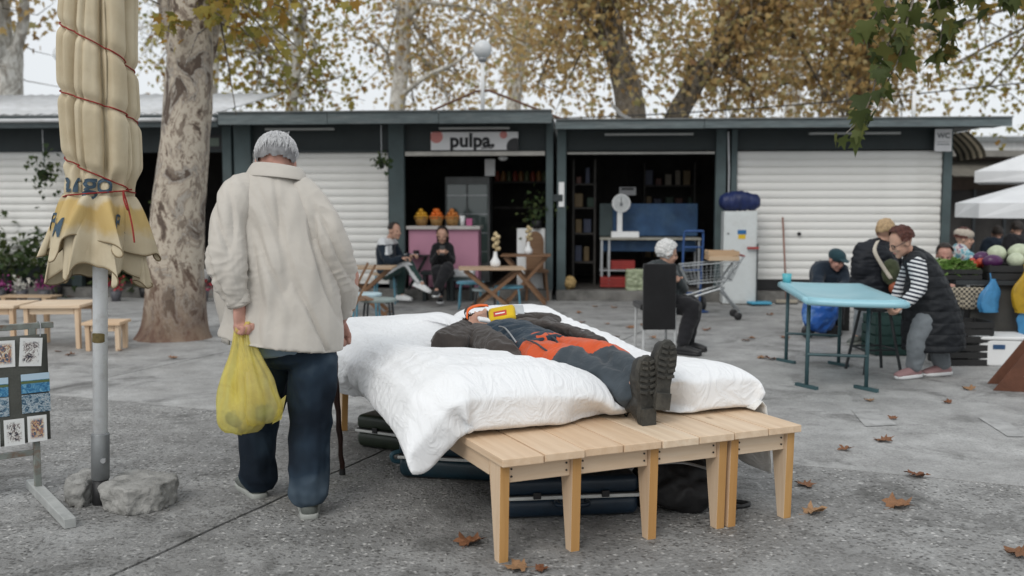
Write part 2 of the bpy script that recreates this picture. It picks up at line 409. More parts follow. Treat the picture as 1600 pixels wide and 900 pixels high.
def seg_d(P, a, b):
    ab = b - a; t = np.clip(((P - a) @ ab) / (ab @ ab), 0, 1); q = a + t[:, None] * ab
    return q, t
MAN_CAPS = [((.80, .36, .56), (.76, .80, .60), .075), ((.76, .80, .60), (.73, 1.14, .60), .12), ((.73, 1.14, .61), (.70, 1.62, .64), .17), ((.70, 1.66, .68), (.68, 2.0, .71), .12), ((.50, 1.7, .70), (.27, 1.45, .70), .075)]
def simulate(x0, x1, y0, y1, nx, ny, thick, edge_fn, excess, steps, its, seed, colliders, flat_fn=None):
    rs = np.random.RandomState(seed)
    X, Y = np.meshgrid(np.linspace(x0, x1, nx), np.linspace(y0, y1, ny), indexing='ij')
    u = np.linspace(0, 1, nx)[:, None]; v = np.linspace(0, 1, ny)[None, :]
    rim = np.clip(np.minimum(np.minimum(u, 1 - u) * (x1 - x0), np.minimum(v, 1 - v) * (y1 - y0)) / .22, 0, 1)
    prof = np.sqrt(1 - (1 - rim) ** 2)
    th = thick(X, Y) * prof
    zb = .45 + 0 * X
    def nz(sc, amp):
        out = np.zeros((nx, ny))
        for i in range(nx):
            for j in range(ny): out[i, j] = noise.noise(Vector((X[i, j] * sc, Y[i, j] * sc, seed)))
        return out * amp
    jit = nz(7, .012) + nz(17, .006)
    top = np.stack([X, Y, zb + th + jit * prof], -1); bot = np.stack([X, Y, zb + 0 * jit], -1)
    P = np.stack([top, bot]); PV = P.copy()
    dx = (x1 - x0) / (nx - 1) * excess; dy = (y1 - y0) / (ny - 1) * excess; dg = math.hypot(dx, dy)
    def con(Pa, Pb, rest, k):
        d = Pb - Pa; L = np.linalg.norm(d, axis=-1, keepdims=True) + 1e-9
        c = d * ((L - rest) / L * .5 * k); Pa += c; Pb -= c
    boundary = np.zeros((nx, ny), bool); boundary[0] = boundary[-1] = True; boundary[:, 0] = boundary[:, -1] = True
    for st in range(steps):
        vel = (P - PV) * .90; PV = P.copy(); P = P + vel; P[..., 2] -= .0007
        for it in range(its):
            for s in (0, 1):
                A = P[s]
                for o in (0, 1):
                    con(A[o:-1:2], A[o + 1::2], dx, 1) if (nx - o) % 2 == 0 else con(A[o:-1:2], A[o + 1::2], dx, 1)
                    con(A[:, o:-1:2], A[:, o + 1::2], dy, 1)
                    con(A[o:-1:2, :-1], A[o + 1::2, 1:], dg, .5); con(A[o:-1:2, 1:], A[o + 1::2, :-1], dg, .5)
                # bending
                con(A[:-2], A[2:], dx * 2, .06); con(A[:, :-2], A[:, 2:], dy * 2, .06)
            # filling keeps the layers apart
            d = P[0] - P[1]; gap = np.linalg.norm(d, axis=-1, keepdims=True) + 1e-6
            c = d * ((th[..., None] - gap) / gap) * .5 * np.where(gap < th[..., None], .55, .10)
            c[boundary] = 0; P[0] += c; P[1] -= c
            if it % 2 == 0:          # quilting: the layers cannot slide over each other
                T0, B0 = P[0], P[1]
                for k_ in (3,):
                    rx = np.sqrt(th[:-k_] * th[k_:] + (dx * k_) ** 2)[..., None]; ry = np.sqrt(th[:, :-k_] * th[:, k_:] + (dy * k_) ** 2)[..., None]
                    con(T0[:-k_], B0[k_:], rx, .06); con(B0[:-k_], T0[k_:], rx, .06)
                    con(T0[:, :-k_], B0[:, k_:], ry, .06); con(B0[:, :-k_], T0[:, k_:], ry, .06)
            m = (P[0] + P[1]) / 2; P[0][boundary] = m[boundary]; P[1][boundary] = m[boundary]
            # colliders
            for s in (0, 1):
                A = P[s].reshape(-1, 3)
                on = (A[:, 0] > -.012) & (A[:, 0] < 1.46) & (A[:, 1] > -.01) & (A[:, 1] < BL)
                lowz = A[:, 2] < .440
                inner = on & lowz
                side_l = inner & (A[:, 0] < .05) & (A[:, 2] < .40); side_r = inner & (A[:, 0] > 1.40) & (A[:, 2] < .40)
                up = inner & ~side_l & ~side_r
                A[up, 2] = .440; PVs = PV[s].reshape(-1, 3)
                PVs[up] += (A[up] - PVs[up]) * .92
                A[side_l, 0] = -.013; A[side_r, 0] = 1.461
                np.maximum(A[:, 2], .02, out=A[:, 2])
                for a, b, r in colliders:
                    a = np.array(a); b = np.array(b); A2 = A.copy(); A2[:, 2] = 0
                    a2 = a.copy(); b2 = b.copy(); a2[2] = b2[2] = 0
                    q, t = seg_d(A2, a2, b2); L = np.linalg.norm(A2 - q, axis=1); hit = L < r
                    cap = a[2] + (b[2] - a[2]) * t - np.sqrt(np.maximum(r * r - L * L, 0)) - (.012 if s else .0)
                    hit &= A[:, 2] > cap
                    if hit.any():
                        A[hit, 2] = np.maximum(cap[hit], .441 + (0 if s else .006))
                        PVs[hit] += (A[hit] - PVs[hit]) * .35
                P[s] = A.reshape(nx, ny, 3)
    return P
def crumple(A):
    out = A.copy()
    for i, p in enumerate(A):
        q = Vector(p); w = noise.noise(q * 1.7 + V(5, 2, 1))
        n1 = noise.noise(V(q.x * 5 + q.y * 2.5, q.y * 9 - q.x * 3 + 2 * w, q.z * 5)); n2 = noise.noise(V(q.x * 16 + q.y * 6, q.y * 15 - q.x * 9 + 4 * w, q.z * 14 + 3))
        k = .35 + max(0, w) * 1.2 + sstep(.55, .35, q.z) * .8
        out[i, 2] += k * (.014 * (.35 - abs(n1)) + .009 * (.3 - abs(n2)))
    return out
def duvet_object(P, name, label):
    _, nx, ny, _ = P.shape; mb = MB()
    for s in (0, 1):
        A = P[s].reshape(-1, 3)
        fs = [(i * ny + j, (i + 1) * ny + j, (i + 1) * ny + j + 1, i * ny + j + 1) for i in range(nx - 1) for j in range(ny - 1)]
        if s: fs = [tuple(reversed(f)) for f in fs]
        mb.add(A, fs)
    # the rim of both layers is one seam
    n = nx * ny; rim = {}
    for i in range(nx):
        for j in range(ny):
            if i in (0, nx - 1) or j in (0, ny - 1): rim[n + i * ny + j] = i * ny + j
    mb.v = [tuple(q) for q in crumple(np.array(mb.v))]
    mb.f = [tuple(rim.get(k, k) for k in f) for f in mb.f]
    me = mb.mesh(name, M_DUVET, True, False)
    bm = bmesh.new(); bm.from_mesh(me); bmesh.ops.delete(bm, geom=[v for v in bm.verts if not v.link_faces], context='VERTS'); bm.to_mesh(me); bm.free()
    me.polygons.foreach_set('use_smooth', [True] * len(me.polygons))
    o = obj(name, me, None, sub=1); o.location = BED_O; o.rotation_euler = (0, 0, BED_A)
    return tag(o, label, 'duvet')
def sm(a, b, x):
    t = np.clip((x - a) / (b - a), 0, 1); return t * t * (3 - 2 * t)
def thL(X, Y): return .235 + .05 * sm(1.2, 2.4, Y) + .03 * np.sin(3.1 * X + 1.3) * np.sin(2.3 * Y) - .05 * sm(.6, .3, Y)
def thR(X, Y): return .20 + .12 * sm(1.0, 2.2, Y) + .02 * np.sin(4 * Y)
DUV_L = simulate(-.40, .80, .33, 2.72, 58, 112, thL, None, 1.075, 90, 7, 3, MAN_CAPS)
DUV_R = simulate(.76, 1.53, .34, 2.72, 44, 112, thR, None, 1.075, 80, 7, 11, MAN_CAPS)
duvet_object(DUV_L, 'duvet', 'puffy white duvet drooping over the suitcases, beside the sleeping man')
duvet_object(DUV_R, 'duvet', 'white duvet with a folded hem at the bed edge facing the blue table')
# ------------------------------------------------------------------ row of kiosks
KA = R(-4.2); KO = V(0, 14.75, 0)
def kw(x, y=0, z=0):
    return KO + V(math.cos(KA) * x - math.sin(KA) * y, math.sin(KA) * x + math.cos(KA) * y, z)
def ku(u):            # position along the facade seen at picture column u
    k = (u - 800) / FPX; return (k * KO.y) / (math.cos(KA) - k * math.sin(KA))
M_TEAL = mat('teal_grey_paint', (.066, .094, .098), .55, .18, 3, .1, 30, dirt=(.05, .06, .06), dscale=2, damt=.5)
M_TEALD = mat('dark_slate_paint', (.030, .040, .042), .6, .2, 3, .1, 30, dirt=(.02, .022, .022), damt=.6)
M_FASC = mat('weathered_fascia', (.10, .125, .13), .5, .25, 4, .1, 20, dirt=(.22, .23, .23), dscale=2.5, damt=.35, stretch=(1, 4, 6))
M_SLAT = mat('white_enamel_slat', (.70, .695, .67), .45, .06, 2, .05, 20, dirt=(.42, .40, .36), dscale=1.3, damt=.35, stretch=(.5, 2, 2))
M_DARKIN = mat('dark_interior', (.035, .032, .03), .8, .3, 4)  # near-black walls: the shade inside the kiosks is put into the colour
M_DARKFL = mat('worn_shaded_floor', (.06, .055, .05), .7, .3, 6)  # floor and shelf boards darkened as well, indoor shade included in the tone
M_STEP = mat('concrete_plinth', (.16, .155, .145), .9, .3, 5, .4, 50, dirt=(.05, .05, .045), dscale=3, damt=.7)
M_ROOFW = mat('pale_roof_sheet', (.55, .56, .57), .5, .12, 2, .1, 20, dirt=(.3, .29, .27), damt=.4)
M_ROOFG = mat('grey_roof_felt', (.17, .18, .18), .85, .25, 5, .4, 50)
M_WHITE = mat('white_paint', (.75, .76, .76), .5, .06, 3, .05)
M_TUBE = mat('fluorescent_cover', (.35, .36, .35), .4, .1)
M_BLACK = mat('black_plastic', (.018, .018, .019), .5, .2, 5, .05)
M_STEEL = mat('galvanised_steel', (.42, .43, .44), .4, .15, 8, .05, 60, metal=.8)

slat_mesh = None
def shutter(t, xa, xb, z0, z1):
    w = xb - xa; pitch = .112; n = int(round((z1 - z0) / pitch)); pitch = (z1 - z0) / n
    s = MB().box(((xa + xb) / 2, .03, z0 + .02), (w, .05, .04)).build('shutter', M_SLAT, t)
    prof = [(.0, 0), (-.010, .012), (-.018, pitch * .32), (-.020, pitch * .55), (-.014, pitch * .80), (-.002, pitch * .91), (.006, pitch), (.02, pitch), (.02, 0)]
    mb = MB(); rings = [[V(x, y, z) for y, z in prof] for x in (-w / 2, w / 2)]; mb.loft(rings)
    me = mb.mesh('slat', M_SLAT)
    for k in range(n):
        o = obj('slat', me, s); o.location = ((xa + xb) / 2 + rnd.uniform(-.004, .004), .03 + rnd.uniform(-.003, .003), z0 + .04 + k * pitch); o.rotation_euler = (0, rnd.uniform(-.0006, .0006), 0)
    return s

def kiosk(label, xa, xb, posts, top, depth=3.2, eave=.55, fasc_h=.17, right_eave=0):
    t = thing('market_kiosk', label, 'kiosk', kw(0, 0, 0), KA)
    B = lambda name, c, d, m, **k: MB().box(c, d).build(name, m, t, **k)
    # roof slab with front fascia, wall strip under it, back and side walls
    cx = (xa + xb) / 2; w = xb - xa
    xr = xb + right_eave
    B('roof', ((xa + xr) / 2, depth / 2 - eave / 2 + .02, top + .03), (xr - xa - .01, depth + eave, .06), M_ROOFG)
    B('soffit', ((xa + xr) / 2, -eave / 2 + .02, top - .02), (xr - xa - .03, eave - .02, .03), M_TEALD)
    n = max(2, int(round((xr - xa) / 1.9)))
    for i in range(n):
        a = xa + (xr - xa) * i / n; b = xa + (xr - xa) * (i + 1) / n
        MB().box(((a + b) / 2, -eave + rnd.uniform(-.004, .004), top + rnd.uniform(-.006, .006)), (b - a - .006, .03, fasc_h)).build('fascia_board', M_FASC, t, bevel=.004)
        MB().box(((a + b) / 2, -eave - .012, top + fasc_h / 2 + .008), (b - a - .004, .075, .016)).build('roof_edge', M_ROOFG, t)
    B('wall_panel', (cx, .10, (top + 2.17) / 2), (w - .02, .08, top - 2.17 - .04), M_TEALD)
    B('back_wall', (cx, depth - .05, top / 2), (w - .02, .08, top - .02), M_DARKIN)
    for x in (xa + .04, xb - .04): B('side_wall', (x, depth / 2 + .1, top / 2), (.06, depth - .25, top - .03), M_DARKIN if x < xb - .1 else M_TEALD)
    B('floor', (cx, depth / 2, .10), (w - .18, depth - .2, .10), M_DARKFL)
    B('plinth', (cx, -.02, .075), (w - .02, .36, .15), M_STEP, bevel=.01)
    for (pa, pb) in posts:
        MB().box(((pa + pb) / 2, .02, top / 2 + .06), (pb - pa, .12, top - .16)).build('post', M_TEAL, t, bevel=.006)
    return t

X = ku
# flower kiosk (left)
k1 = kiosk('grey kiosk with flowers inside and white roller shutter behind the folded umbrella', X(-190), X(366), [(X(-190) + .02, X(-176)), (X(112), X(128)), (X(352), X(366))], 2.60, eave=.55)
shutter(k1, X(-174), X(110), .46, 2.16)
MB().box(((X(-174) + X(110)) / 2, .05, .31), (X(110) - X(-174), .06, .28)).build('base_wall', M_TEALD, k1)
# pitched pale sheet roof on top of it
mb = MB(); x0, x1 = X(-190), X(366)
nC = 60
mb.grid(lambda u, v: V(lerp(x0 - .1, x1 - .05, u), lerp(-.5, 2.6, v), 2.72 + .62 * v + .012 * math.sin(u * nC * math.pi)), nC * 2 + 1, 3)
mb.build('roof_sheet', M_ROOFW, k1, smooth=True, solid=.02)
MB().box(((x0 + x1) / 2, -.62, 2.62), (x1 - x0, .16, .05)).build('gutter', M_ROOFW, k1, bevel=.02)
mb = MB(); rings = [[V(x, -.60 - .52 * math.cos(a) * s, 2.53 + .07 * math.sin(a) * s) for a in [k * math.pi / 8 for k in range(9)]] for x, s in ((X(275), .6), (X(300), 1), (X(345), 1), (X(359), .55))]

# juice bar kiosk (middle)
k2 = kiosk('grey kiosk with a juice bar open behind a pink counter', X(368), X(864), [(X(370), X(396)), (X(609), X(633)), (X(853), X(864))], 2.63, eave=.6)
shutter(k2, X(398), X(607), .22, 2.17)
MB().box(((X(635) + X(851)) / 2, .0, 2.15), (X(851) - X(635), .10, .06)).build('shutter_box', mat('cream_box', (.48, .46, .42), .6), k2)
MB().box(((X(398) + X(607)) / 2, .0, 2.19), (X(607) - X(398), .10, .035)).build('shutter_box', M_TEALD, k2)
MB().box((X(745), -.28, 2.50), (1.02, .07, .028)).build('tube_lamp', M_TUBE, k2)
MB().box((X(480), -.28, 2.50), (1.02, .07, .028)).build('tube_lamp', M_TUBE, k2)
# store kiosk (right)
k3 = kiosk('long grey kiosk with a greengrocer store and a wide white roller shutter', X(869), X(1484), [(X(870), X(884)), (X(1116), X(1132)), (X(1140), X(1149)), (X(1469), X(1482))], 2.52, eave=.6, fasc_h=.12, right_eave=.55)
shutter(k3, X(1150), X(1468), .32, 2.13)
MB().box(((X(1150) + X(1468)) / 2, .05, .235), (X(1468) - X(1150), .06, .16)).build('base_wall', M_BLACK, k3)
MB().box(((X(886) + X(1114)) / 2, .0, 2.15), (X(1114) - X(886), .08, .03)).build('shutter_box', mat('cream_box2', (.42, .41, .38), .6), k3)
MB().box((X(1322), -.28, 2.40), (1.25, .07, .028)).build('tube_lamp', M_TUBE, k3)
MB().box((X(1010), -.28, 2.40), (1.25, .07, .028)).build('tube_lamp', M_TUBE, k3)
MB().lathe([(.001, 0), (.028, .0), (.028, .02), (.001, .02)], 12, (X(1248), -.0, .98), RX(R(90))).build('lock', M_BLACK, k3)
MB().tube([(X(1136), -.05, .2), (X(1136), -.06, 1.9), (X(1134), -.05, 2.45)], .014, 8).build('cable', M_STEEL, k3)
# striped awning rolled on the right end wall
M_STRIPE = mat('stripe_cream', (.55, .47, .34), .8); M_STRIPE2 = mat('stripe_brown', (.10, .085, .06), .8)
aw = thing('rolled_awning', 'small brown and cream striped awning on the kiosk end wall', 'awning', kw(X(1484), 0, 0), KA)
for i in range(9):
    a = -.35 + i * .12
    mb = MB(); mb.grid(lambda u, v: V(.06 + .26 * math.sin(v * 1.5), a + .12 * u, 2.42 - .34 * v - .03 * math.sin(u * math.pi) * (v > .9)), 5, 6)
    mb.build('stripe', M_STRIPE if i % 2 else M_STRIPE2, aw, solid=.006)

# signs
def flat_text(name, txt, size, m, parent, loc, bold=0, spacing=1.0, depth=.003):
    me = text_mesh(txt, size, depth, bold, spacing); me.materials.clear(); me.materials.append(m); me.name = name
    o = obj(name, me, parent); o.location = loc; o.rotation_euler = (R(90), 0, 0); return o
M_SIGN = mat('sign_white', (.74, .74, .75), .45, .04, 2, .02); M_INK = mat('sign_ink', (.012, .012, .014), .5, .1)
M_CORAL = mat('sign_coral', (.62, .24, .22), .5, .05); M_SMOKE = mat('sign_charcoal', (.03, .03, .032), .5, .05)
sg = thing('shop_sign', 'white sign reading pulpa with coral and black dots above the juice bar', 'sign', kw(X(742), -.02, 0), KA)
MB().box((0, 0, 2.335), (1.29, .03, .265)).build('board', M_SIGN, sg, bevel=.004)
flat_text('lettering', 'pulpa.', .275, M_INK, sg, (-.03, -.019, 2.335), .010, 1.02)
flat_text('small_lettering', 'juice bar', .05, M_INK, sg, (.19, -.019, 2.235), .001)
def disc(name, cx, cz, r, m, clipx=(-.645, .645), clipz=(2.2025, 2.4675), y=-.0175):
    pts = [(max(clipx[0], min(clipx[1], cx + r * math.cos(a))), max(clipz[0], min(clipz[1], cz + r * math.sin(a)))) for a in [k * math.pi / 18 for k in range(36)]]
    mb = MB(); mb.prism(pts, y, y + .0015, 'y'); mb.build(name, m, sg)
disc('dot', -.56, 2.40, .095, M_CORAL); disc('dot', .43, 2.42, .055, M_CORAL); disc('dot', .60, 2.25, .125, M_SMOKE)
wc = thing('toilet_sign', 'white square sign reading WC at the kiosk corner', 'sign', kw(X(1464), -.10, 0), KA)
MB().box((0, 0, 2.31), (.235, .02, .315)).build('board', M_SIGN, wc, bevel=.004)
M_GREYINK = mat('sign_grey', (.16, .17, .18), .5, .05)
flat_text('lettering', 'WC', .10, M_GREYINK, wc, (0, -.014, 2.37), .002)
MB().box((0, -.0115, 2.25), (.17, .003, .012)).build('line', M_GREYINK, wc); MB().box((0, -.0115, 2.285), (.17, .003, .006)).build('line', M_GREYINK, wc)

# ---- roof things
M_RUSTP = mat('rusty_pipe', (.14, .075, .05), .8, .3, 12)
fr = thing('roof_frame', 'rusty gable-shaped pipe frame on the juice bar roof', 'frame', kw(X(745), .9, 2.69), KA)
for a, b in (((-1.22, 0, 0), (-.1, 0, .47)), ((-.1, 0, .47), (.1, 0, .48)), ((.1, 0, .48), (1.22, 0, .04)), ((-1.22, 0, 0), (-1.22, 0, -.02)), ((1.22, 0, .04), (1.22, 0, -.02))):
    MB().tube([a, b], .019, 8).build('pipe', M_RUSTP, fr)
def globe_lamp(label, x, y, zb, zl, r=.145):
    t = thing('globe_lamp', label, 'lamp', kw(x, y, zb), KA)
    MB().tube([(0, 0, -.0), (0, 0, zl - zb - r)], .032, 10).build('pole', M_WHITE, t, smooth=True)
    MB().lathe([(.12, 0), (.12, .05), (.05, .10)], 12).build('base', M_STEEL, t)
    MB().lathe([(.05, 0), (.075, .05), (.06, .09)], 12, (0, 0, zl - zb - r - .05)).build('collar', M_STEEL, t, smooth=True)
    m, nt_, b, L = base('opal_globe'); b.inputs['Base Color'].default_value = (.62, .64, .65, 1); b.inputs['Roughness'].default_value = .25
    MB().ell((0, 0, zl - zb), r, 20).build('globe', m, t, smooth=True)
    return t
globe_lamp('white globe lamp on a pole above the juice bar sign', X(745), .9, 2.69, 3.80)
globe_lamp('white globe lamp on the roof near the pale bare tree trunk', X(90) - 1.0, 2.2, 3.15, 4.0)
vp = thing('vent_pipe', 'white vent pipe on the long kiosk roof near the toilet sign', 'pipe', kw(X(1463), 1.2, 2.57), KA)
MB().tube([(0, 0, 0), (0, 0, .56)], .03, 10).build('pipe', M_WHITE, vp, smooth=True); MB().lathe([(.07, 0), (.035, .03)], 10).build('flange', M_STEEL, vp)
hose = MB().tube([kw(X(1110) + .25 * i / 4 * 1.2, .2 + .05 * math.sin(i), 2.60 + .05 * math.sin(i * 1.4) ** 2) for i in range(9)], .035, 8).build('roof_hose', M_ROOFW, None, smooth=True)
tag(hose, 'pale hose lying on the long kiosk roof', 'hose')
pl_ = MB().tube([kw(X(1005), .5, 2.575), kw(X(975), 1.6, 2.85), kw(X(962), 2.6, 3.1)], .03, 8).build('roof_strut', M_STEEL, None); tag(pl_, 'grey metal strut leaning up behind the long kiosk roof', 'strut')
cable = MB().tube([kw(-9 + 18 * i / 24, 3.5, 3.35 - .5 * math.sin(math.pi * i / 24) + .2 * i / 24) for i in range(25)], .012, 5).build('overhead_cable', M_BLACK, None); tag(cable, 'thin dark cable strung above the kiosk roofs', 'cable')
# ------------------------------------------------------------------ figures
def cr(pts, n=4):
    """smooth polyline through points"""
    pts = [Vector(p) for p in pts]; out = []
    for i in range(len(pts) - 1):
        p0 = pts[max(i - 1, 0)]; p1 = pts[i]; p2 = pts[i + 1]; p3 = pts[min(i + 2, len(pts) - 1)]
        for k in range(n):
            t = k / n
            out.append(.5 * ((2 * p1) + (p2 - p0) * t + (2 * p0 - 5 * p1 + 4 * p2 - p3) * t * t + (3 * p1 - p0 - 3 * p2 + p3) * t ** 3))
    out.append(pts[-1]); return out
def crv(vals, n=4):
    return [p.x for p in cr([V(v, 0, 0) for v in vals], n)]
def etube(mb, pts, rads, side, n=18, sm_=3, cap=.55):
    """elliptical tube; rads = (half width along side, half depth)"""
    P = cr(pts, sm_); A = crv([r[0] for r in rads], sm_); B = crv([r[1] for r in rads], sm_)
    side = Vector(side).normalized(); rings = []; k = len(P)
    for i, p in enumerate(P):
        t = (P[min(i + 1, k - 1)] - P[max(i - 1, 0)]).normalized()
        s = (side - t * side.dot(t)).normalized(); d = t.cross(s)
        def ring(pp, f): return [pp + s * (A[i] * f * math.cos(2 * math.pi * j / n)) + d * (B[i] * f * math.sin(2 * math.pi * j / n)) for j in range(n)]
        m = min(A[i], B[i])
        if i == 0 and cap:
            rings.append(ring(p - t * m * cap, .35)); rings.append(ring(p - t * m * cap * .7, .75))
        rings.append(ring(p, 1))
        if i == k - 1 and cap:
            rings.append(ring(p + t * m * cap * .7, .75)); rings.append(ring(p + t * m * cap, .35))
    mb.loft(rings)
def limb(mb, pts, rads, n=14, sm_=3):
    etube(mb, pts, [(r, r) for r in rads], Vector(pts[-1] - pts[0]).orthogonal(), n, sm_)
def hand(mb, wrist, d, nrm, thumb, curl=.5, s=1.0, spread=.0):
    """palm, four unequal fingers bending towards nrm, thumb leaving the palm's side"""
    d = Vector(d).normalized(); nrm = Vector(nrm); nrm = (nrm - d * nrm.dot(d)).normalized(); sd = d.cross(nrm).normalized()
    if sd.dot(Vector(thumb)) < 0: sd = -sd
    w = Vector(wrist)
    etube(mb, [w - d * .01, w + d * .03 * s, w + d * .085 * s], [(.026 * s, .018 * s), (.036 * s, .016 * s), (.040 * s, .013 * s)], sd, 12, 2)
    for i, L in enumerate((.070, .080, .075, .058)):
        off = sd * ((1.5 - i) * .021 * s); p = w + d * .082 * s + off; pts = [p - d * .02 * s]; a = 0; pts.append(p)
        for k, f in enumerate((.42, .33, .25)):
            a += curl * (1.0 if k else .7) * 1.25
            dr = d * math.cos(a) + nrm * math.sin(a) + sd * spread * (1.5 - i)
            p = p + dr * L * f * s * 1.15; pts.append(p)
        limb(mb, pts, [.0095 * s, .0095 * s, .009 * s, .0085 * s, .0075 * s], 8, 2)
    p = w + d * .025 * s + sd * .030 * s
    p1 = p + (d * .6 + sd * .65 + nrm * .35).normalized() * .04 * s; p2 = p1 + (d * .8 + sd * .1 + nrm * (.3 + curl * .5)).normalized() * .032 * s
    p3 = p2 + (d * .7 - sd * .25 + nrm * (.3 + curl * .6)).normalized() * .024 * s
    limb(mb, [p - sd * .015, p, p1, p2, p3], [.012 * s, .013 * s, .011 * s, .010 * s, .008 * s], 8, 2)
def head(mb, c, fwd, up=(0, 0, 1), s=1.0):
    """skull, jaw, brow, nose, ears around the head centre"""
    f = Vector(fwd).normalized(); u = Vector(up); u = (u - f * u.dot(f)).normalized(); r = f.cross(u); c = Vector(c)
    M = Matrix((r, f, u)).transposed().to_4x4()
    mb.ell(c + u * .025 * s - f * .012 * s, (.074 * s, .092 * s, .088 * s), 18, M)
    mb.ell(c - u * .045 * s + f * .022 * s, (.055 * s, .066 * s, .066 * s), 16, M)
    mb.ell(c - u * .092 * s + f * .058 * s, (.028 * s, .026 * s, .024 * s), 12, M)
    mb.ell(c + u * .012 * s + f * .075 * s, (.042 * s, .014 * s, .010 * s), 10, M)
    mb.ell(c - u * .018 * s + f * .094 * s, (.011 * s, .016 * s, .026 * s), 10, M)
    for k in (-1, 1):
        mb.ell(c - u * .010 * s + r * k * .078 * s - f * .010 * s, (.010 * s, .020 * s, .032 * s), 10, M)
        mb.ell(c - u * .030 * s + r * k * .040 * s + f * .062 * s, (.020 * s, .018 * s, .018 * s), 10, M)
    return c, f, u, r, M
M_SKIN = mat('skin', (.50, .30, .22), .55, .12, 14, .05, 90, dirt=(.45, .20, .15), dscale=9, damt=.35, spec=.3)
M_SKIN2 = mat('skin_ruddy', (.47, .26, .205), .55, .14, 18, .08, 120, dirt=(.40, .16, .13), dscale=11, damt=.5, spec=.3)
M_EYE = mat('eye_dark', (.02, .015, .012), .2, .1); M_LIP = mat('lip', (.36, .13, .11), .5, .1)
def eyes(t, h, s=1.0):
    c, f, u, r, M = h
    for k in (-1, 1):
        MB().ell(c + u * .001 * s + r * k * .031 * s + f * .076 * s, (.011 * s, .006 * s, .006 * s), 10, M).build('eye', M_EYE, t, smooth=True)
    MB().ell(c - u * .058 * s + f * .083 * s, (.022 * s, .007 * s, .006 * s), 10, M).build('mouth', M_LIP, t, smooth=True)
def hair(t, h, m, s=1.0, back=0.0, low=-.02, puff=.012, rough=.008, scale=26, front=.35, voxel=.008, strands=0, capm=None):
    """cap of hair round the skull, kept off the face"""
    c, f, u, r, M = h; mb = MB()
    mb.ell(c + u * .030 * s - f * .016 * s, ((.078 + puff) * s, (.095 + puff) * s, (.092 + puff) * s), 24, M)
    if back: etube(mb, [c - f * .05 * s + u * .02 * s, c - f * .075 * s - u * .10 * s, c - f * .07 * s - u * (.10 + back) * s], [(.085 * s, .05 * s), (.09 * s, .045 * s), (.06 * s, .03 * s)], r)
    def cut(co, q):
        return rough * (noise.noise(co * scale) + .6 * noise.noise(co * scale * 2.3))
    o = remesh(mb, 'hair', capm or m, voxel * s, t, 2, cut)
    bm = bmesh.new(); bm.from_mesh(o.data)
    dead = []
    for v in bm.verts:
        d = v.co - c; ff = d.dot(f) / s; uu = d.dot(u) / s
        lim = low + .012 * noise.noise(v.co * 45) + (.075 if ff > .03 else 0) + max(0, ff - .0) * front * 1.2
        if uu < lim and not (back and ff < -.03): dead.append(v)
    bmesh.ops.delete(bm, geom=dead, context='VERTS'); bm.to_mesh(o.data); bm.free()
    return o
def shoe(t, ankle, toe, m, sole, w=.045, ln=None, up=None, name='shoe', h=.07):
    """upper and separate sole lying from heel to toe"""
    a = Vector(ankle); b = Vector(toe); d = (b - a); 
    if up is None: up = V(0, 0, 1); d.z = 0
    d.normalize(); up = Vector(up); up = (up - d * up.dot(d)).normalized(); sd = d.cross(up); L = ln or .27
    h0 = a - d * .06 - up * 0
    base_ = a - up * h
    mb = MB()
    etube(mb, [base_ - d * .055 + up * .036, base_ + d * .03 + up * .042, base_ + d * .12 + up * .034, base_ + d * (L - .085) + up * .026], [(w * .72, .034), (w * .8, .042), (w, .034), (w * .75, .022)], sd, 14, 3)
    etube(mb, [base_ + up * .03, base_ + up * .075, a + up * .02], [(w * .75, .055), (w * .72, .05), (w * .72, .048)], sd, 14, 2)
    o = remesh(mb, name, m, .007, t, 3)
    mb = MB(); pts = []
    out = [(-.075, .55), (-.06, .78), (0, .85), (.06, .92), (.12, 1.08), (L - .12, .95), (L - .085, .6), (L - .07, .15)]
    prof = [(x, w * k) for x, k in out] + [(x, -w * k) for x, k in reversed(out)]
    rings = [[base_ + d * x * f_ + sd * y * f_ + up * z for x, y in prof] for z, f_ in ((-.004, .97), (.006, 1.0), (.018, 1.01), (.024, .97))]
    mb.loft(rings); sl = mb.build('sole', sole, o, smooth=True)
    return o
def fold(amp, sx, sy, sz, seed=0, ridge=True):
    def f(co, q):
        p = V(co.x * sx + seed, co.y * sy, co.z * sz)
        n = noise.noise(p) + .5 * noise.noise(p * 2.1 + V(3, 1, 7))
        if ridge: n = .55 - abs(n) * 1.6
        return amp * n
    return f
def setmat(o, fn):
    for p in o.data.polygons: p.material_index = fn(p.center, p.normal)

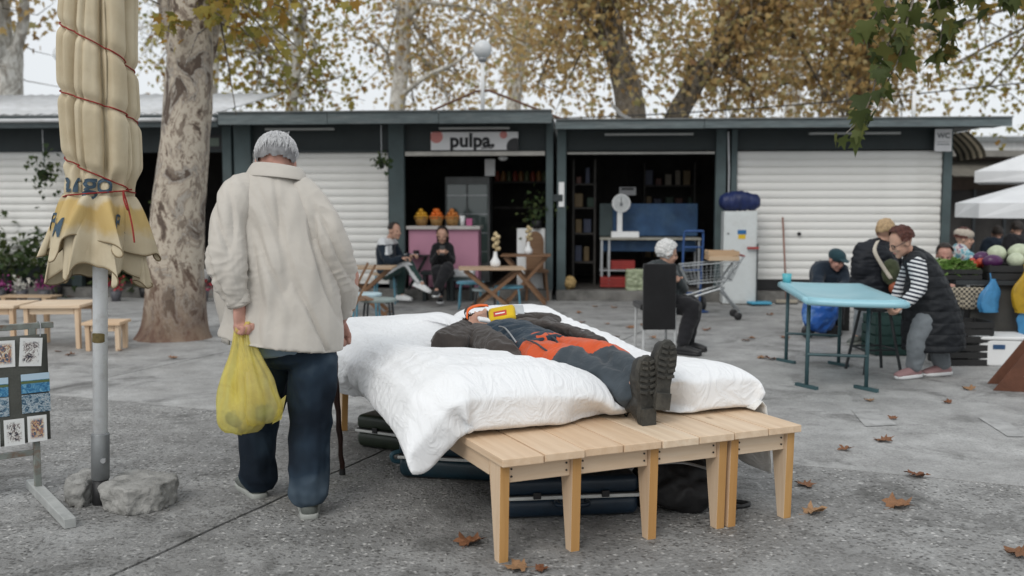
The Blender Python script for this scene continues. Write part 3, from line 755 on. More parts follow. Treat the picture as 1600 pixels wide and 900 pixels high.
class Fig:
    """joints in world space; mesh parts hang on an empty under the figure"""
    def __init__(s, label, base, group=None, name='person'):
        s.t = thing(name, label, 'person', base, 0, group); s.b = Vector(base)
    def L(s, p): return Vector(p) - s.b
def build_body(F, J, skin=M_SKIN, voxel=.011, hs=1.0, fwd=(0, 1, 0), up=(0, 0, 1), hands=True, curl=(.5, .5), hd=None, hsz=1.0):
    j = {k: F.L(v) for k, v in J.items()}; mb = MB(); side = (j['shr'] - j['shl']).normalized()
    etube(mb, [j['pelvis'] - V(0, 0, 0), lerp(j['pelvis'], j['chest'], .5), j['chest'], lerp(j['chest'], j['neck'], .75)], [(.13, .09), (.115, .085), (.13, .095), (.07, .06)], side)
    limb(mb, [lerp(j['chest'], j['neck'], .6), j['neck'], lerp(j['neck'], j['head'], .6)], [.06, .052, .05])
    h = head(mb, j['head'], fwd, up, hs)
    for k in 'lr':
        limb(mb, [j['sh' + k], j['el' + k], j['wr' + k]], [.05, .04, .026]); limb(mb, [lerp(j['chest'], j['neck'], .5), j['sh' + k]], [.05, .05])
        limb(mb, [j['hip' + k], j['kn' + k], j['an' + k]], [.065, .045, .034]); limb(mb, [j['pelvis'], j['hip' + k]], [.07, .07])
        ft = j['an' + k] + (j['toe' + k] - j['an' + k]).normalized() * .06; limb(mb, [j['an' + k], ft], [.032, .024])
        if hands:
            d = hd[k] if hd else None
            dirv = Vector(d[0]) if d else (j['wr' + k] - j['el' + k]); nr = Vector(d[1]) if d else side.cross(dirv); th = Vector(d[2]) if d else Vector(fwd)
            hand(mb, j['wr' + k], dirv, nr, th, curl['lr'.index(k)], hsz)
    o = remesh(mb, 'body', skin, voxel, F.t, 2, fac=.4)
    return o, h, j
def build_top(F, j, m, name='jacket', r=.03, hem=.1, voxel=.012, sleeves=True, folds=None, sr=(.075, .065, .05), tw=(.19, .14), hemw=None, cuff=.92, sm_=3):
    mb = MB(); side = (j['shr'] - j['shl']).normalized(); ax = (j['pelvis'] - j['chest']).normalized(); hw = hemw or (tw[0] * 1.02, tw[1] * 1.05)
    etube(mb, [j['pelvis'] + ax * hem, lerp(j['pelvis'], j['chest'], .4), j['chest'], lerp(j['chest'], j['neck'], .55), lerp(j['chest'], j['neck'], .92)],
          [hw, tw, (tw[0] * 1.05, tw[1]), (tw[0] * .85, tw[1] * .8), (.075, .07)], side, cap=.2)
    for k in 'lr':
        limb(mb, [lerp(j['chest'], j['neck'], .55), j['sh' + k]], [tw[1] * .6, sr[0] * 1.05])
        if sleeves: limb(mb, [j['sh' + k], j['el' + k], lerp(j['el' + k], j['wr' + k], cuff)], sr)
        else: limb(mb, [j['sh' + k], lerp(j['sh' + k], j['el' + k], .12)], [sr[0] * 1.05, sr[0]])
    return remesh(mb, name, m, voxel, F.t, sm_, folds or fold(.012, 9, 9, 5, 1))
def build_pants(F, j, m, name='trousers', rr=(.105, .085, .07), voxel=.012, folds=None, end=.97, waist=(.16, .12), top=.12):
    mb = MB(); side = (j['hipr'] - j['hipl']).normalized(); ax = (j['chest'] - j['pelvis']).normalized()
    etube(mb, [j['pelvis'] - ax * .04, j['pelvis'] + ax * top], [waist, waist], side, cap=.3)
    for k in 'lr':
        limb(mb, [lerp(j['pelvis'], j['hip' + k], .7), j['hip' + k], lerp(j['hip' + k], j['kn' + k], .5), j['kn' + k], lerp(j['kn' + k], j['an' + k], .5), lerp(j['kn' + k], j['an' + k], end)], [rr[0] * 1.02, rr[0], (rr[0] + rr[1]) / 2 + .004, rr[1], (rr[1] + rr[2]) / 2, rr[2]])
    return remesh(mb, name, m, voxel, F.t, 3, folds or fold(.011, 7, 7, 9, 4))
def AD(u, v, Y): return atdepth(u, v, Y)

# ---------------- old man with the yellow bag
M_COAT = m_cloth('beige_cotton_coat', (.485, .455, .41), 900, .06, .16, 5, dirt=(.43, .395, .35))
M_JEAN = m_cloth('dark_blue_denim', (.016, .026, .042), 1400, .35, .3, 9)
def m_jeans():
    m, nt_, b, L = base('faded_denim'); vec = coords(nt_, L)
    n1 = tnoise(nt_, L, vec, 3.2, 3, .5); r1 = ramp(nt_, [(.42, (.006, .011, .019)), (.56, (.016, .029, .046)), (.70, (.08, .11, .14))]); L.new(n1, r1.inputs[0])
    L.new(r1.outputs[0], b.inputs['Base Color']); b.inputs['Roughness'].default_value = .85; b.inputs['Specular IOR Level'].default_value = .2
    bump(nt_, L, b, tnoise(nt_, L, vec, 260, 2), .2, .003); return m
M_JEANS = m_jeans()
M_GREYHAIR = mat('grey_hair', (.62, .62, .625), .55, .4, 90, .3, 200, stretch=(3, 3, .3))
M_SHOEG = mat('grey_green_shoe', (.10, .11, .10), .7, .2, 20, .3, 120); M_SOLEG = mat('grey_sole', (.30, .31, .29), .7, .15)
J = dict(pelvis=AD(460, 548, 4.52), chest=AD(446, 352, 4.53), neck=AD(433, 268, 4.60), head=AD(431, 256, 4.665),
         shl=AD(378, 306, 4.55), shr=AD(492, 318, 4.60), ell=AD(357, 408, 4.42), elr=AD(548, 432, 4.66), wrl=AD(374, 480, 4.345), wrr=AD(531, 505, 4.98),
         hipl=AD(425, 562, 4.58), hipr=AD(490, 562, 4.50), knl=AD(404, 660, 4.74), knr=AD(484, 676, 4.48), anl=AD(404, 752, 4.70), anr=AD(482, 776, 4.40),
         toel=onground(350, 735), toer=onground(470, 770))
OM = Fig('old man in a beige coat walking with a cane and a yellow bag', (J['anl'].lerp(J['anr'], .5).x, J['anl'].lerp(J['anr'], .5).y, 0))
fw = V(-.16, .86, -.34)
o, h, j = build_body(OM, J, M_SKIN2, .006, 1.09, fw, (0, .34, .9), curl=(1.35, 1.2), hsz=1.2, hd={'l': ((.10, .02, -1), (1, -.5, 0), (.45, 1, 0)), 'r': ((0, .5, -.6), (0, .4, -1), (-1, 0, 0))})
# hair of combed locks
hr = hair(OM.t, h, M_GREYHAIR, 1.09, low=-.012, puff=.008, rough=.004, scale=30, voxel=.005, front=.9, capm=mat('under_hair', (.20, .20, .205), .7, .3, 40))
mb = MB(); rr = random.Random(5); c, f, u, r_, M_ = h
for i in range(2300):
    th = rr.uniform(-math.pi, math.pi); ph = rr.uniform(.05, 1.22)
    if math.cos(th) > .3 and ph > .9: continue
    d0 = V(math.sin(ph) * math.sin(th), math.sin(ph) * math.cos(th), math.cos(ph))
    pos = lambda ph_, th_, e: c + u * .033 + (-f) * .017 + M_.to_3x3() @ V((.089 + e) * 1.05 * math.sin(ph_) * math.sin(th_), (.106 + e) * 1.05 * math.sin(ph_) * math.cos(th_), (.103 + e) * 1.03 * math.cos(ph_))
    ln = rr.uniform(.30, .62); k = rr.gauss(0, .10) + .12 * noise.noise(V(math.cos(th) * 3, math.sin(th) * 3, ph * 2)); e1 = rr.uniform(-.004, .006)
    mb.tube([pos(ph, th, e1 - .003), pos(ph + ln * .5, th + k * .5, e1 + .004), pos(min(ph + ln, 1.66 + rr.uniform(-.16, .10)), th + k, e1 - .001)], [.0018, .0016, .0004], 3)
for i in range(26):
    a = rr.uniform(-.9, .9); p0 = pos(abs(a) * .5, a * 2, .0); mb.tube([p0, p0 + u * .015 + r_ * rr.uniform(-.01, .02), p0 + u * rr.uniform(.02, .032) + r_ * rr.uniform(-.01, .035)], [.0018, .0012, .0004], 3)
mb.build('hair_strands', M_GREYHAIR, OM.t)
# trousers
def jf(co, q):
    z = co.z; n = noise.noise(V(co.x * 7 + z * 3, co.y * 7, z * 3.2 + co.x * 4)) + .4 * noise.noise(V(co.x * 13 - z * 6, co.y * 13, z * 9 + co.x * 8))
    low = 1 + 1.8 * max(0, .30 - z) / .30 + .8 * math.exp(-((z - .5) / .12) ** 2)
    return .012 * low * (.5 - abs(n) * 1.5)
tr = build_pants(OM, j, M_JEANS, 'jeans', (.108, .094, .083), .008, jf, .98, (.165, .125), .06)
# coat: torso loft whose rings follow the stooped back
cb = OM.L
mb = MB(); side = (j['shr'] - j['shl']).normalized()
rings = [((440, 535, 4.52), .272, .225), ((443, 505, 4.52), .262, .21), ((443, 440, 4.52), .238, .185), ((438, 380, 4.53), .215, .165), ((432, 335, 4.55), .205, .150), ((427, 302, 4.565), .180, .130), ((430, 281, 4.58), .125, .105), ((433, 271, 4.60), .078, .070)]
etube(mb, [cb(AD(*p)) for p, a, b in rings], [(a, b) for p, a, b in rings], side, 28, 4, cap=.03)
sl = [((398, 297, 4.55), .084), ((374, 307, 4.50), .090), ((360, 362, 4.41), .089), ((358, 410, 4.35), .086), ((365, 448, 4.335), .074), ((372, 470, 4.335), .058)]
sr = [((466, 298, 4.57), .082), ((490, 326, 4.54), .086), ((512, 378, 4.53), .086), ((529, 425, 4.60), .079), ((535, 452, 4.72), .070), ((533, 485, 4.90), .056)]

seamL = [cb(AD(*p)) for p in ((404, 268, 4.56), (399, 300, 4.45), (402, 335, 4.38), (396, 385, 4.35), (389, 440, 4.35))]
seamR = [cb(AD(*p)) for p in ((474, 276, 4.6), (492, 320, 4.46), (508, 375, 4.43), (524, 430, 4.5), (530, 455, 4.5))]
def polyd(p, line):
    best = 9
    for a, b in zip(line[:-1], line[1:]):
        ab = b - a; t = max(0, min(1, (p - a).dot(ab) / ab.length_squared)); dd = p - (a + ab * t)
        best = min(best, math.hypot(dd.x, dd.z))
    return best
eL = cb(AD(355, 430, 4.40)); kL = cb(AD(371, 474, 4.345))
def coatf(co, q):
    z = co.z
    # long hanging folds of the back, tighter crumples at elbow and cuff
    n = noise.noise(V(co.x * 9 + co.z * 1.1, 1.7, co.z * 1.3)) + .55 * noise.noise(V(co.x * 19 - co.z * 2.2, 4.1, co.z * 2.4))
    d = .026 * n * sstep(1.62, 1.25, z) - .020 * max(0, .22 - abs(noise.noise(V(co.x * 11 + co.z * 3.2, 8.3, co.z * 1.8)))) / .22 * sstep(1.6, 1.3, z)
    m_ = noise.noise(V(co.x * 5 + co.z * 4, co.y * 5, co.z * 5)); d += .008 * m_
    e = math.exp(-((co - eL).length / .13) ** 2) + math.exp(-((co - cb(AD(543, 430, 4.63))).length / .12) ** 2)
    w = noise.noise(V(co.x * 14 + co.z * 12, co.y * 8, co.z * 26 - co.x * 10)); d += e * .024 * (.45 - abs(w) * 1.6)
    sh = math.exp(-((co - cb(AD(385, 310, 4.5))).length / .12) ** 2) + math.exp(-((co - cb(AD(500, 318, 4.5))).length / .12) ** 2)
    w2 = noise.noise(V(co.x * 22 + co.z * 14, co.y * 6, co.z * 9 + 5)); d += sh * .014 * (.4 - abs(w2) * 1.5)
    if q.y < .5:
        for s_, k in ((seamL, .0), (seamR, .0)):
            dd = polyd(co, s_); d -= k * math.exp(-(dd / .010) ** 2); pass
    return d * (1 - sstep(.35, .8, abs(q.z)) * (z < 1.0))
coat = remesh(mb, 'coat', M_COAT, .0068, OM.t, 3, coatf)
for ss in (sl, sr):
    mb = MB(); limb(mb, [cb(AD(*p)) for p, q in ss], [q for p, q in ss], 22, 4); remesh(mb, 'sleeve', M_COAT, .0062, coat, 2, coatf)
# hem stitching, cuff band, collar and the open front flap as pieces of the coat
cu = cb(AD(372, 470, 4.345)); cd_ = (cu - cb(AD(362, 438, 4.36))).normalized()
mb = MB(); etube(mb, [cu - cd_ * .035, cu - cd_ * .01, cu + cd_ * .022], [(.058, .058), (.055, .052), (.052, .049)], (1, 0, 0), 20, 3, cap=.1)
remesh(mb, 'cuff', M_COAT, .006, coat, 2, fold(.004, 22, 22, 40, 2))
mb = MB(); nk = cb(AD(434, 269, 4.595))
rings = []
for k, (rr_, zz, yy) in enumerate(((.118, -.036, -.012), (.108, -.010, -.006), (.092, .026, .006), (.084, .029, .008), (.080, .005, .006))):
    rings.append([nk + V(rr_ * 1.22 * math.cos(a), yy + rr_ * .98 * math.sin(a) - .01, zz - .012 * math.cos(a) - .05 * max(0, -math.sin(a)) * 0 + .03 * (math.sin(a) * -.35)) for a in [2 * math.pi * i / 36 for i in range(36)]])
mb.loft(rings, cap=False); mb.build('collar', M_COAT, coat, smooth=True, solid=.006, sub=1)
mb = MB()
def flap(u_, v_):
    z = lerp(1.30, .745, v_); p = cb(AD(lerp(352, 329 - 3 * math.sin(v_ * 3), u_), 320, 4.62)); 
    return V(p.x + .012 * math.sin(v_ * 9) * u_, p.y + .10 * u_ + .02 * math.sin(v_ * 7), z)
mb.grid(flap, 8, 24); mb.build('front_flap', M_COAT, coat, smooth=True, solid=.008)
mb = MB(); mb.tube([cb(AD(331, 353, 4.70)), cb(AD(331, 362, 4.70))], .010, 8); mb.build('button', mat('brown_button', (.25, .17, .08), .4), coat)
M_BLUESHIRT = m_cloth('blue_shirt', (.16, .22, .28), 1200, .1, .2)
mb = MB(); etube(mb, [cb(AD(450, 549, 4.54)), cb(AD(448, 530, 4.54))], [(.225, .165), (.225, .165)], side, 24, 2, cap=.05)
remesh(mb, 'shirt_hem', M_BLUESHIRT, .009, OM.t, 2, fold(.006, 12, 12, 5, 3))
shoe(OM.t, j['anl'] + V(-.02, .02, -.02), j['toel'], M_SHOEG, M_SOLEG, .052, .30, h=j['anl'].z - .02)
shoe(OM.t, j['anr'] + V(0, .01, -.02), j['toer'] + V(0, .2, 0), M_SHOEG, M_SOLEG, .052, .30, h=j['anr'].z - .02)
# cane
ct = onground(535, 742); ch = AD(521, 548, 5.03); M_CANE = mat('dark_brown_cane', (.035, .014, .010), .35, .4, 14, .2, 40, stretch=(1, 1, .4))
cane = thing('walking_cane', 'dark brown walking cane held by the old man', 'cane', (ct.x, ct.y, 0))
dd = (ch - ct)
mb = MB(); mb.tube([dd * (k / 14) + V(.003 * math.sin(k * 2.1), 0, 0) + V(0, 0, .012) for k in range(15)], [.0125 + .0018 * math.sin(k * 1.7) + k * .0003 for k in range(15)], 10); mb.build('shaft', M_CANE, cane, smooth=True)
mb = MB(); mb.tube([dd + V(0, .0, .0), dd + V(0, .01, .03), dd + V(0, -.03, .055), dd + V(0, -.08, .05), dd + V(0, -.10, .02)], .013, 10); mb.build('handle', M_CANE, cane, smooth=True)
MB().lathe([(.013, 0), (.017, .0), (.015, .035)], 10).build('rubber_tip', M_BLACK, cane)

# yellow carrier bag
def m_plastic(name, col, alpha=.35, rough=.35):
    m, nt_, b, L = base(name); vec = coords(nt_, L)
    n1 = tnoise(nt_, L, vec, 12, 4, .6, .6)
    r1 = ramp(nt_, [(.3, tuple(c * .8 for c in col)), (.7, tuple(min(1, c * 1.12) for c in col))]); L.new(n1, r1.inputs[0]); L.new(r1.outputs[0], b.inputs['Base Color'])
    b.inputs['Roughness'].default_value = rough; bump(nt_, L, b, tnoise(nt_, L, coords(nt_, L, (30, 30, 5)), 1, 4, .6, 1), .5, .01)
    tl = nt_.nodes.new('ShaderNodeBsdfTranslucent'); L.new(r1.outputs[0], tl.inputs[0])
    tp = nt_.nodes.new('ShaderNodeBsdfTransparent'); tp.inputs[0].default_value = (*[min(1, c * 1.15) for c in col], 1)
    m1 = nt_.nodes.new('ShaderNodeMixShader'); m1.inputs[0].default_value = .35; L.new(b.outputs[0], m1.inputs[1]); L.new(tl.outputs[0], m1.inputs[2])
    m2 = nt_.nodes.new('ShaderNodeMixShader'); m2.inputs[0].default_value = alpha; L.new(m1.outputs[0], m2.inputs[1]); L.new(tp.outputs[0], m2.inputs[2])
    L.new(m2.outputs[0], nt_.nodes['Material Output'].inputs[0]); return m
M_YBAG = m_plastic('thin_yellow_plastic', (.95, .83, .38), .58)
hp = AD(379, 508, 4.33)
bag = thing('carrier_bag', 'thin yellow plastic carrier bag hanging from the hand of the old man', 'bag', (hp.x, hp.y, 0))
zt = hp.z
def bagsurf(seed, cx0, cx1, w1, zb, tip, ztop=0.0, ph=0):
    def fn(a_, t_):
        a = a_ * 2 * math.pi; z = lerp(zt - .015 + ztop, zb, t_)
        g = .018 + (w1 - .018) * (sstep(0, .85, t_) ** .8)
        if t_ > .82: g *= math.sqrt(max(0, 1 - ((t_ - .82) / .18) ** 2)) * .85 + .15 * (t_ < .99)
        fl = 1 + (.22 * math.sin(a * 5 + ph + 2 * t_) + .16 * math.sin(a * 11 + ph * 2 - 3 * t_)) * (1 - t_ * .5)
        fl += .22 * noise.noise(V(math.cos(a) * 2, math.sin(a) * 2, t_ * 4 + seed))
        x = lerp(cx0, cx1, sstep(0, .8, t_)) + g * fl * math.cos(a); y = g * .72 * fl * math.sin(a)
        return V(x, y, z + .012 * noise.noise(V(a, t_ * 3, seed)) * t_)
    return fn
for k, args in enumerate(((1, -.015, -.015, .105, zt - .485, 0), (2, .015, .055, .105, zt - .445, 0, -.01, 2.0))):
    mb = MB(); mb.grid(bagsurf(*args), 44, 34, True)
    mb.build('pouch', M_YBAG, bag, smooth=True)
for sx in (-1, 1):
    mb = MB(); mb.grid(lambda u_, v_: V(sx * .012 + .03 * math.sin(u_ * math.pi) * sx * .4 + .018 * (v_ - .5), .03 * math.cos(u_ * math.pi), zt - .03 + .045 * math.sin(u_ * math.pi)), 12, 4)
    mb.build('handle_loop', M_YBAG, bag, smooth=True, solid=.002)
mb = MB(); mb.add([V(.16, .0, zt - .33), V(.185, 0, zt - .31), V(.16, .01, zt - .42), V(.12, 0, zt - .44)], [(0, 1, 2, 3)]); mb.build('corner_tip', M_YBAG, bag, solid=.001)
M_VEG = mat('dark_leafy_green', (.05, .07, .02), .6, .4, 20, .5); M_ROOT = mat('muddy_root', (.28, .24, .16), .7, .4, 20, .5)
for k, (dx, dz, rx, m) in enumerate(((-.035, .415, .05, M_VEG), (.015, .435, .042, M_ROOT), (.075, .385, .055, M_VEG))):
    mb = MB(); mb.ell((0, 0, 0), (rx, rx * .8, rx * .75), 16)
    mb.v = [tuple(Vector(p) * (1 + .22 * noise.noise(Vector(p) * 30 + V(k, 0, 0)))) for p in mb.v]
    o = mb.build('vegetable', m, None, smooth=True); o.location = (hp.x + dx, hp.y, zt - dz)
    tag(o, ['dark green vegetable inside the yellow carrier bag, on the outer side', 'muddy pale root inside the yellow carrier bag', 'dark green vegetable inside the yellow carrier bag, beside the jeans'][k], 'vegetable')
# ---------------- man asleep on the bed
M_NAVY = m_cloth('navy_sweater', (.022, .038, .055), 700, .2, .4, 12)
M_BROWNJ = m_cloth('dark_brown_jacket', (.052, .044, .040), 900, .25, .4, 10)
M_ORANGE = m_cloth('orange_work_cloth', (.56, .090, .028), 900, .12, .35, 10, dirt=(.42, .06, .02))
M_SLATE = m_cloth('slate_work_cloth', (.045, .056, .066), 900, .25, .35, 10)
M_BOOT = mat('black_boot_leather', (.028, .028, .026), .55, .35, 14, .3, 60, dirt=(.09, .085, .07), dscale=8, damt=.5)
M_BSOLE = mat('worn_rubber_sole', (.040, .039, .034), .75, .3, 18, .4, 60, dirt=(.12, .11, .09), dscale=10, damt=.5)
bw = bedw
LJ = dict(pelvis=bw(.74, 1.14, .615), chest=bw(.71, 1.54, .650), neck=bw(.70, 1.74, .67), head=bw(.695, 1.89, .70),
          shl=bw(.54, 1.61, .655), shr=bw(.88, 1.61, .655), ell=bw(.28, 1.43, .675), elr=bw(1.08, 1.78, .69), wrl=bw(.57, 1.80, .70), wrr=bw(.81, 1.96, .70),
          hipl=bw(.655, 1.07, .615), hipr=bw(.825, 1.07, .615), knl=bw(.715, .73, .625), knr=bw(.86, .73, .645), anl=bw(.81, .40, .545), anr=bw(.88, .365, .605),
          toel=bw(.81, .36, .70), toer=bw(.90, .34, .76))
SM = Fig('man asleep on the white duvets in orange and slate work trousers', bw(.74, 1.14, .53))
upv = BE2.copy(); fwv = V(0, 0, 1) + BE2 * -.15
o, h, j = build_body(SM, LJ, M_SKIN, .008, 1.0, fwv, upv, curl=(.5, .5))
hair(SM.t, h, mat('frizzy_brown_hair', (.07, .04, .025), .8, .4, 60, .8, 120), 1.0, low=.02, puff=.03, rough=.022, scale=55, front=.6)
build_top(SM, j, M_NAVY, 'sweater', voxel=.010, hem=.04, sleeves=False, tw=(.185, .125), sr=(.065, .058, .045), folds=lambda co, q: .010 * math.sin(co.dot(BE2) * 60 + 4 * noise.noise(co * 5)) * .5 + .006 * noise.noise(co * 14), cuff=.6)
pt = build_pants(SM, j, [M_SLATE, M_ORANGE], 'work_trousers', (.108, .092, .070), .009, lambda co, q: .020 * (.4 - abs(noise.noise(V(co.dot(BE1) * 11 + co.dot(BE2) * 3, co.dot(BE2) * 5, co.z * 9)) + .45 * noise.noise(V(co.dot(BE1) * 18 - co.dot(BE2) * 9, co.dot(BE2) * 11, co.z * 16))) * 1.5), 1.0, (.178, .125), .07)
def ptm(c, n):
    x = c.dot(BE1); y = c.dot(BE2)          # bed axes, from the hips
    if y < -.36 - x * .95 * (x > 0) - x * .2 * (x < 0): return 0
    if x < -.10 and c.z < .085: return 0
    if -.16 < y < -.10 + .0 and abs(x) < .02: return 0
    return 1
setmat(pt, ptm)
SJ = lambda x, y, z: SM.L(bw(x + .01, y - .06, z - .072))
for nm, pts in (('pocket_seam', [(.58, 1.16, .80), (.60, 1.06, .79), (.60, .97, .775), (.62, .93, .755)]), ('fly_seam', [(.73, 1.20, .815), (.735, 1.1, .79), (.74, 1.02, .74)])):
    MB().tube(cr([SJ(*p) for p in pts], 4), .005, 6).build(nm, M_SLATE, pt, smooth=True)
# open jacket: sleeves and two loose front panels
mb = MB()
for k in 'lr':
    limb(mb, [j['sh' + k], j['el' + k], lerp(j['el' + k], j['wr' + k], .85)], [.082, .074, .058])
etube(mb, [SJ(.56, 1.72, .74), SJ(.515, 1.48, .735), SJ(.50, 1.26, .72), SJ(.52, 1.12, .69)], [(.085, .075), (.085, .085), (.082, .075), (.06, .045)], BE1)
etube(mb, [SJ(.84, 1.72, .78), SJ(.90, 1.50, .80), SJ(.97, 1.28, .785), SJ(1.0, 1.10, .765)], [(.07, .05), (.085, .032), (.085, .03), (.06, .02)], (BE1 + V(0, 0, -.35)))
etube(mb, [SJ(.70, 1.86, .70), SJ(.70, 1.6, .66), SJ(.72, 1.3, .63)], [(.16, .06), (.2, .07), (.19, .05)], BE1)
jk = remesh(mb, 'jacket', M_BROWNJ, .0085, SM.t, 2, lambda co, q: .016 * (.5 - abs(noise.noise(V(co.dot(BE1) * 11 + co.z * 4, co.dot(BE2) * 9, co.z * 12))) * 1.7) + .006 * noise.noise(co * 30))
mb = MB(); mb.tube(cr([SJ(.585, 1.48, .825), SJ(.575, 1.38, .828), SJ(.565, 1.28, .805), SJ(.56, 1.2, .775)], 4), .0045, 6); mb.build('zip', M_STEEL, jk)
MB().lathe([(.001, 0), (.011, 0), (.011, .005), (.001, .005)], 12, SJ(.94, 1.20, .815)).build('snap', M_STEEL, jk)
def boot(t, ank, toe_d, leg_d, side, s=1.0):
    """ankle boot, sole turned to the viewer, lugs and heel block on it"""
    d = toe_d.normalized(); up = (leg_d - d * leg_d.dot(d)).normalized(); sd = d.cross(up); b_ = ank - up * .085
    mb = MB()
    etube(mb, [b_ - d * .07 + up * .045, b_ + d * .02 + up * .05, b_ + d * .11 + up * .045, b_ + d * .175 + up * .036], [(.040, .045), (.043, .052), (.051, .045), (.040, .032)], sd, 16, 3)
    etube(mb, [b_ - d * .02 + up * .04, b_ - d * .015 + up * .11, b_ - d * .015 + up * .19], [(.052, .064), (.054, .062), (.056, .062)], sd, 16, 3)
    o = remesh(mb, 'boot', M_BOOT, .006, t, 2, fold(.004, 18, 18, 18, 3))
    out = [(-.110, .55), (-.095, .82), (-.05, .86), (0, .74), (.04, .80), (.10, 1.10), (.15, 1.05), (.19, .72), (.207, .25)]
    prof = [(x, .046 * k) for x, k in out] + [(x, -.046 * k) for x, k in reversed(out)]
    mb = MB(); mb.loft([[b_ + d * x * f + sd * y * f + up * z for x, y in prof] for z, f in ((-.012, .98), (.0, 1.0), (.012, 1.0), (.02, .96))]); so = mb.build('sole', M_BSOLE, o, smooth=False, bevel=.002)
    fr_ = Matrix((sd, d, up)).transposed()
    mb = MB()
    mb.box(b_ - d * .065 - up * .020, (.070, .075, .018), fr_)
    for k, yy in enumerate((.045, .072, .099, .126, .153, .178)):
        w_ = .046 * (1.0 if yy < .15 else .72)
        mb.box(b_ + d * yy + sd * w_ * .52 - up * .017, (w_ * .78, .014, .012), fr_ @ Matrix.Rotation(.25, 3, 'Z')); mb.box(b_ + d * yy - sd * w_ * .52 - up * .017, (w_ * .78, .014, .012), fr_ @ Matrix.Rotation(-.25, 3, 'Z'))
    tag(mb.build('tread', M_BSOLE, so, bevel=.002), kind='stuff')
    for k in range(3):
        mb = MB(); q = b_ + up * (.085 + .02 * k) + d * (.045 - .012 * k); mb.tube([q - sd * .03 - up * .01, q + d * .012, q + sd * .03 - up * .01], .0035, 6); mb.build('lace', M_BLACK, o)
    mb = MB(); q = b_ + up * .17 - d * .075; mb.tube(cr([q + up * .01, q - d * .02 + up * .02, q - d * .028 + up * .0, q - up * .02], 3), .004, 6); mb.build('pull_loop', M_BLACK, o)
    return o
boot(SM.t, SM.L(bw(.825, .385, .535)), V(0, 0, 1) + BE1 * -.02 - BE2 * .02, BE2 + V(0, 0, .02), BE1)
boot(SM.t, SM.L(bw(.90, .355, .605)), V(0, 0, 1) + BE1 * .10 - BE2 * .04, BE2 + V(0, 0, .05) + BE1 * .12, BE1)
# things on his chest
M_YPOUCH = m_cloth('yellow_pouch_cloth', (.62, .42, .02), 900, .12, .2, 14); M_RED = mat('red_print', (.45, .05, .03), .6); M_ORSTRAP = m_cloth('orange_strap', (.75, .13, .02), 900, .1, .1)
pc = thing('yellow_pouch', 'yellow zipped pouch with a red label lying on the face of the sleeping man', 'pouch', bw(.75, 1.74, .775), BED_A + R(-18))
PM = RX(R(38)) @ RY(R(-14))
mb = MB(); mb.box((0, 0, 0), (.155, .115, .05)); mb.xf(PM); mb.build('pocket', M_YPOUCH, pc, bevel=.022, smooth=True, seg=4)
mb = MB(); mb.box((-.008, -.01, .0262), (.075, .040, .002)); mb.xf(PM); mb.build('label', M_RED, pc)
mb = MB(); mb.box((-.008, -.01, .0276), (.055, .008, .0008)); mb.xf(PM); mb.build('label_text', M_WHITE, pc)
mb = MB(); mb.tube([(-.082, -.05, 0), (-.082, .05, .004)], .005, 6); mb.xf(PM); mb.build('zip', M_BLACK, pc)
st = thing('orange_strap', 'orange strap looped beside the yellow pouch', 'strap', bw(.615, 1.74, .77), BED_A)
for k, pts in enumerate(([(-.10, -.05, .0), (-.07, .0, .045), (0, .03, .062), (.06, .03, .06)], [(-.10, -.05, 0), (-.085, .02, .03), (-.03, .07, .05), (.05, .06, .055)])):
    mb = MB(); P_ = cr(pts, 5)
    mb.grid(lambda u_, v_: P_[min(int(u_ * (len(P_) - 1) + .5), len(P_) - 1)] + V(0, .022 * (v_ - .5), .010 * (v_ - .5)), len(P_), 3); mb.build('webbing', M_ORSTRAP if k == 0 else M_BROWNJ, st, smooth=True, solid=.004)
tb = MB().box((0, 0, 0), (.085, .004, .055), RX(R(-25)) @ RZ(R(10))).build('white_card', mat('pale_card', (.55, .58, .6), .4), None, bevel=.002)
tb.location = bw(.86, 1.77, .80); tb.rotation_euler = (0, 0, BED_A); tag(tb, 'small pale grey card standing on the chest beside the yellow pouch', 'card')
wh = MB().box((0, 0, 0), (.07, .05, .02)).build('white_pouch', M_WHITE, None, bevel=.008); wh.location = bw(.63, 1.72, .755); wh.rotation_euler = (.3, .2, BED_A); tag(wh, 'small white packet under the orange strap', 'packet')
# loose sheet hanging at the right edge
def sheet(u_, v_):
    y = lerp(.30, 1.45, u_); zt_ = .50; z = lerp(zt_, lerp(.13, .26, u_), v_)
    x = 1.472 + .012 + .018 * math.sin(u_ * 19 + 2 * v_) * v_ + .02 * v_ + .01 * noise.noise(V(u_ * 9, v_ * 4, 2))
    if v_ < .12: x -= .07 * (1 - v_ / .12); z = .500 - .055 * (1 - v_ / .12) + .004 * math.sin(u_ * 8)
    return V(x, y, z)
mb = MB(); mb.grid(sheet, 70, 26); sh = mb.build('bed_sheet', m_duvet('cream_sheet', (.76, .755, .73)), None, smooth=True, solid=.004)
sh.location = BED_O; sh.rotation_euler = (0, 0, BED_A); tag(sh, 'cream bed sheet hanging down at the right side of the bed', 'sheet')

